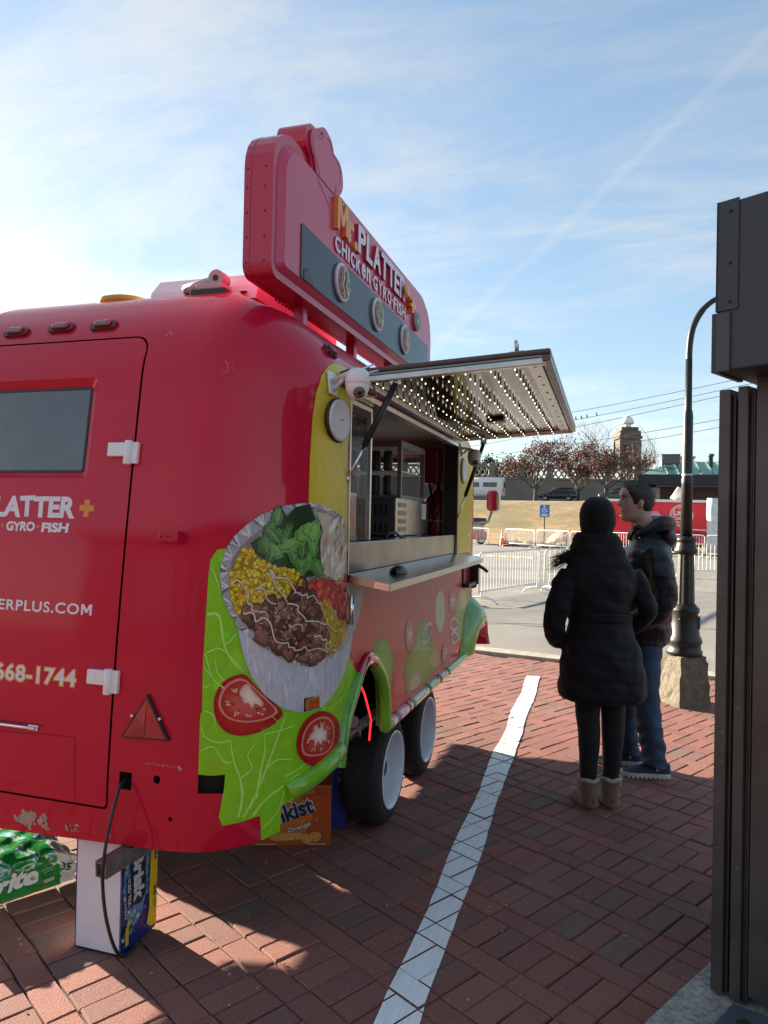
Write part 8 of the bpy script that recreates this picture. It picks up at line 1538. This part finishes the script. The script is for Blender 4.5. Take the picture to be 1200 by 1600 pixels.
def woman():
    rz = RAD(24); t = thing('person', 'woman in long black puffer coat, knit hat and tan boots seen from behind', 'person', (-.04, 4.14, 0), rz)
    b = MB(); M_ = head_mesh(b, Vector((-.02, .0, 1.42)), RAD(4), RAD(-10), 36, 48); limb(b, [(0, -.04, 1.28), (0, -.02, 1.36), (-.01, .0, 1.46)], [.07, .055, .05]); rings(b, [(0, 0, .80, .15, .10), (0, 0, 1.0, .12, .085), (0, 0, 1.2, .15, .09), (0, -.01, 1.31, .14, .07)])
    for s_ in (-1, 1):
        limb(b, [(s_*.085, 0, .85), (.02+s_*.07, .02, .5), (.02+s_*.062, 0, .09)], [.08, .055, .034]); limb(b, [(-.15, -.02, 1.27), (-.235, -.045, 1.15), (-.262, -.05, 1.02), (-.235, .02, .935), (-.19, .10, .91)] if s_ < 0 else [(.15, -.02, 1.27), (.218, -.03, 1.18), (.252, -.035, 1.08), (.225, .06, .985), (.165, .12, .945)], [.036, .034, .032, .028, .024]); limb(b, [(s_*.165, .10, .92), (s_*.14, .15, .90), (s_*.12, .17, .86)], [.028, .034, .018])
        for k in range(4): limb(b, [(s_*.15, .14+.008*k, .90-.012*k), (s_*.125, .165, .865-.014*k), (s_*.105, .165, .84-.014*k)], [.008, .0075, .006], 7)
        limb(b, [(s_*.15, .13, .92), (s_*.12, .155, .92), (s_*.10, .165, .905)], [.009, .008, .007], 7)
    organic(b, 'body', SKIN, t, .007, 3)
    cm = mat('coat_black', (.0075, .0085, .012), .7, noise=(14, .25), bump=(48, .3, .006), spec=.25, sheen=.05)
    c = MB(); rings(c, [(.025, -.01, .590, .218, .165), (.025, -.01, .62, .236, .180), (.022, -.01, .72, .234, .178), (.018, -.01, .85, .212, .165), (.006, -.01, .95, .178, .145), (0, -.01, 1.045, .155, .125), (-.005, -.01, 1.13, .175, .130), (0, -.015, 1.22, .205, .132), (-.005, -.02, 1.285, .205, .120), (-.01, -.015, 1.335, .150, .105), (-.015, -.005, 1.38, .120, .105), (-.018, 0, 1.46, .108, .105), (-.02, .0, 1.49, .098, .098)], 30)
    limb(c, [(-.165, -.02, 1.27), (-.235, -.045, 1.15), (-.268, -.055, 1.02), (-.235, .02, .93), (-.185, .10, .90)], [.072, .066, .060, .056, .050], 16); limb(c, [(.165, -.02, 1.27), (.222, -.03, 1.18), (.258, -.04, 1.08), (.225, .06, .985), (.165, .12, .945)], [.070, .064, .058, .054, .050], 16)
    def q(c, n_):
        k = 1.0 if c.z < .98 else .55; return .0060*k*(abs(math.sin((c.z-.59)/.118*PI+.12*math.sin(c.x*8)))**.4-.8)+.0040*wob(c)+.0018*wob(c, 2.2)
    organic(c, 'coat', cm, t, .008, 4, q)
    m = MB(); L = [(.004+.168*math.cos(a), -.01+.137*math.sin(a), 1.045+.004*math.sin(3*a)) for a in [2*PI*i/36 for i in range(37)]]
    for dz in (-.014, 0, .014): m.tube([(x, y, z+dz) for x, y, z in L], .010, 8, cap=False)
    m.build('belt', cm, t)
    m = MB(); rings(m, [(-.005, -.02, 1.255, .195, .120), (-.010, -.02, 1.31, .178, .118), (-.014, -.012, 1.37, .152, .122), (-.018, -.005, 1.43, .135, .122), (-.02, 0, 1.475, .122, .115), (-.02, .0, 1.50, .105, .10)], 30); organic(m, 'collar_scarf', mat('scarf_black', (.008, .009, .012), .9, noise=(30, .3), bump=(60, .5, .006)), t, .008, 4, lambda c, n_: .006*(abs(math.sin((c.z-1.25)/.062*PI+.5*math.sin(c.x*9)))**.5-.7)+.003*wob(c, 1.2))
    # knit hat with a turned brim, and hair blowing out to the left
    km = mat('knit_black', (.004, .0045, .006), .95, bump=(150, .8, .006), sheen=.1); h_ = MB(); nt, nz = 64, 34; vs = []
    for i in range(nz+1):
        for j in range(nt): z = .072+(.2445-.072)*i/nz; vs.append(M_ @ (head_pt(z, 2*PI*j/nt, .017+.0012*math.sin(j*PI*.5)+.006*math.exp(-((z-.13)/.03)**2)*(.5-.5*math.cos(2*PI*j/nt+1.2))+0+.010*max(0, (z-.19)/.05))*1.0))
    h_.add(vs, [(i*nt+j, i*nt+(j+1) % nt, (i+1)*nt+(j+1) % nt, (i+1)*nt+j) for i in range(nz) for j in range(nt)], True); k = len(h_.v)-nt; h_.f.append(tuple(k+j for j in range(nt))); h_.sm.append(True); h_.mi.append(0); h_.build('knit_hat', km, t)
    hr = MB(); r = random.Random(44); hm2 = mat('hair_black', (.012, .010, .010), .5)
    for i in range(280):
        q = r.random(); y0 = r.uniform(-.035, .035); z0 = 1.475-.05*q; l_ = r.uniform(.15, 1.0); f = r.gauss(0, .013); K = [(-.085, y0, z0), (-.125, y0, z0-.050+.2*f), (-.155-.035*l_, y0+.02*q, z0-.085+.5*f), (-.175-.11*l_, y0+.04*q, z0-.085-.050*l_+f*1.6)]; hr.tube(spline(K, 4), [.0024-.00017*k for k in range(13)], 4, cap=False)
    hr.build('hair', hm2, t)
    g = MB(); rings(g, [(.02, 0, .66, .15, .11), (.01, 0, .85, .16, .11)])
    for s_ in (-1, 1): limb(g, [(.02+s_*.078, 0, .80), (.025+s_*.074, .012, .55), (.025+s_*.068, -.005, .36), (.02+s_*.064, .0, .14), (.02+s_*.062, .004, .10)], [.092, .068, .058, .040, .040], 16)
    organic(g, 'leggings', mat('leggings_black', (.004, .0045, .007), .75, noise=(20, .2)), t, .008, 4, lambda c, n_: .0016*wob(c))
    bm_ = mat('suede_tan', (.185, .115, .068), .95, noise=(18, .25), bump=(220, .4, .003), sheen=.4); fur = mat('fleece', (.48, .42, .33), .95, noise=(60, .3), bump=(160, .9, .008)); so = mat('boot_sole', (.11, .078, .05), .8)
    for s_, a in ((-1, .10), (1, -.22)):
        B = bpy.data.objects.new('boot', None); COL.objects.link(B); B.parent = t; F_ = Matrix.Translation((.02+s_*.064, 0, 0)) @ Matrix.Rotation(a, 4, 'Z')
        q = MB(); rings(q, [(0, -.004, .02, .046, .062), (0, -.006, .06, .048, .060), (0, -.004, .11, .050, .056), (0, -.002, .158, .054, .058)], 22); rings(q, [(0, .06, .02, .048, .10), (0, .055, .05, .046, .095), (0, .05, .075, .036, .075)], 22)
        for i, v in enumerate(q.v): q.v[i] = tuple(F_ @ Vector(v))
        organic(q, 'boot_upper', bm_, B, .005, 5, lambda c, n_: .0016*wob(c, 1.6))
        q = MB(); out = [(.050*math.cos(u)*(1 if math.sin(u) > 0 else .96), .052+.112*math.sin(u)) for u in [2*PI*i/28 for i in range(28)]]; q.prism(out, 0, .022, F_); q.build('sole', so, B)
        q = MB(); L = [F_ @ Vector((.052*math.cos(u), -.002+.056*math.sin(u), .160+.004*math.sin(5*u))) for u in [2*PI*i/24 for i in range(25)]]; q.tube(L, .0115, 8, cap=False)
        for i in range(240): u = r.uniform(0, 2*PI); p = F_ @ Vector((.055*math.cos(u), -.002+.059*math.sin(u), .160+r.uniform(-.008, .010))); d = Vector((math.cos(u), math.sin(u), r.uniform(-.2, 1.2))).normalized()*r.uniform(.006, .014); w = Vector((-math.sin(u), math.cos(u), 0))*.0012; q.add([p-w, p+w, p+d], [(0, 1, 2)])
        q.build('fleece_trim', fur, B)
        q = MB(); q.tube([F_ @ Vector((s_*.050, -.02, .15)), F_ @ Vector((s_*.056, -.012, .115)), F_ @ Vector((s_*.056, .004, .10)), F_ @ Vector((s_*.054, .012, .125)), F_ @ Vector((s_*.052, .004, .15))], .0045, 6); q.build('side_loop', fur, B)
        q = MB(); q.ball((0, 0, 0), (.010, .004, .009), 10, F_ @ Matrix.Translation((0, -.066, .055))); q.build('heel_badge', so, B)
woman()
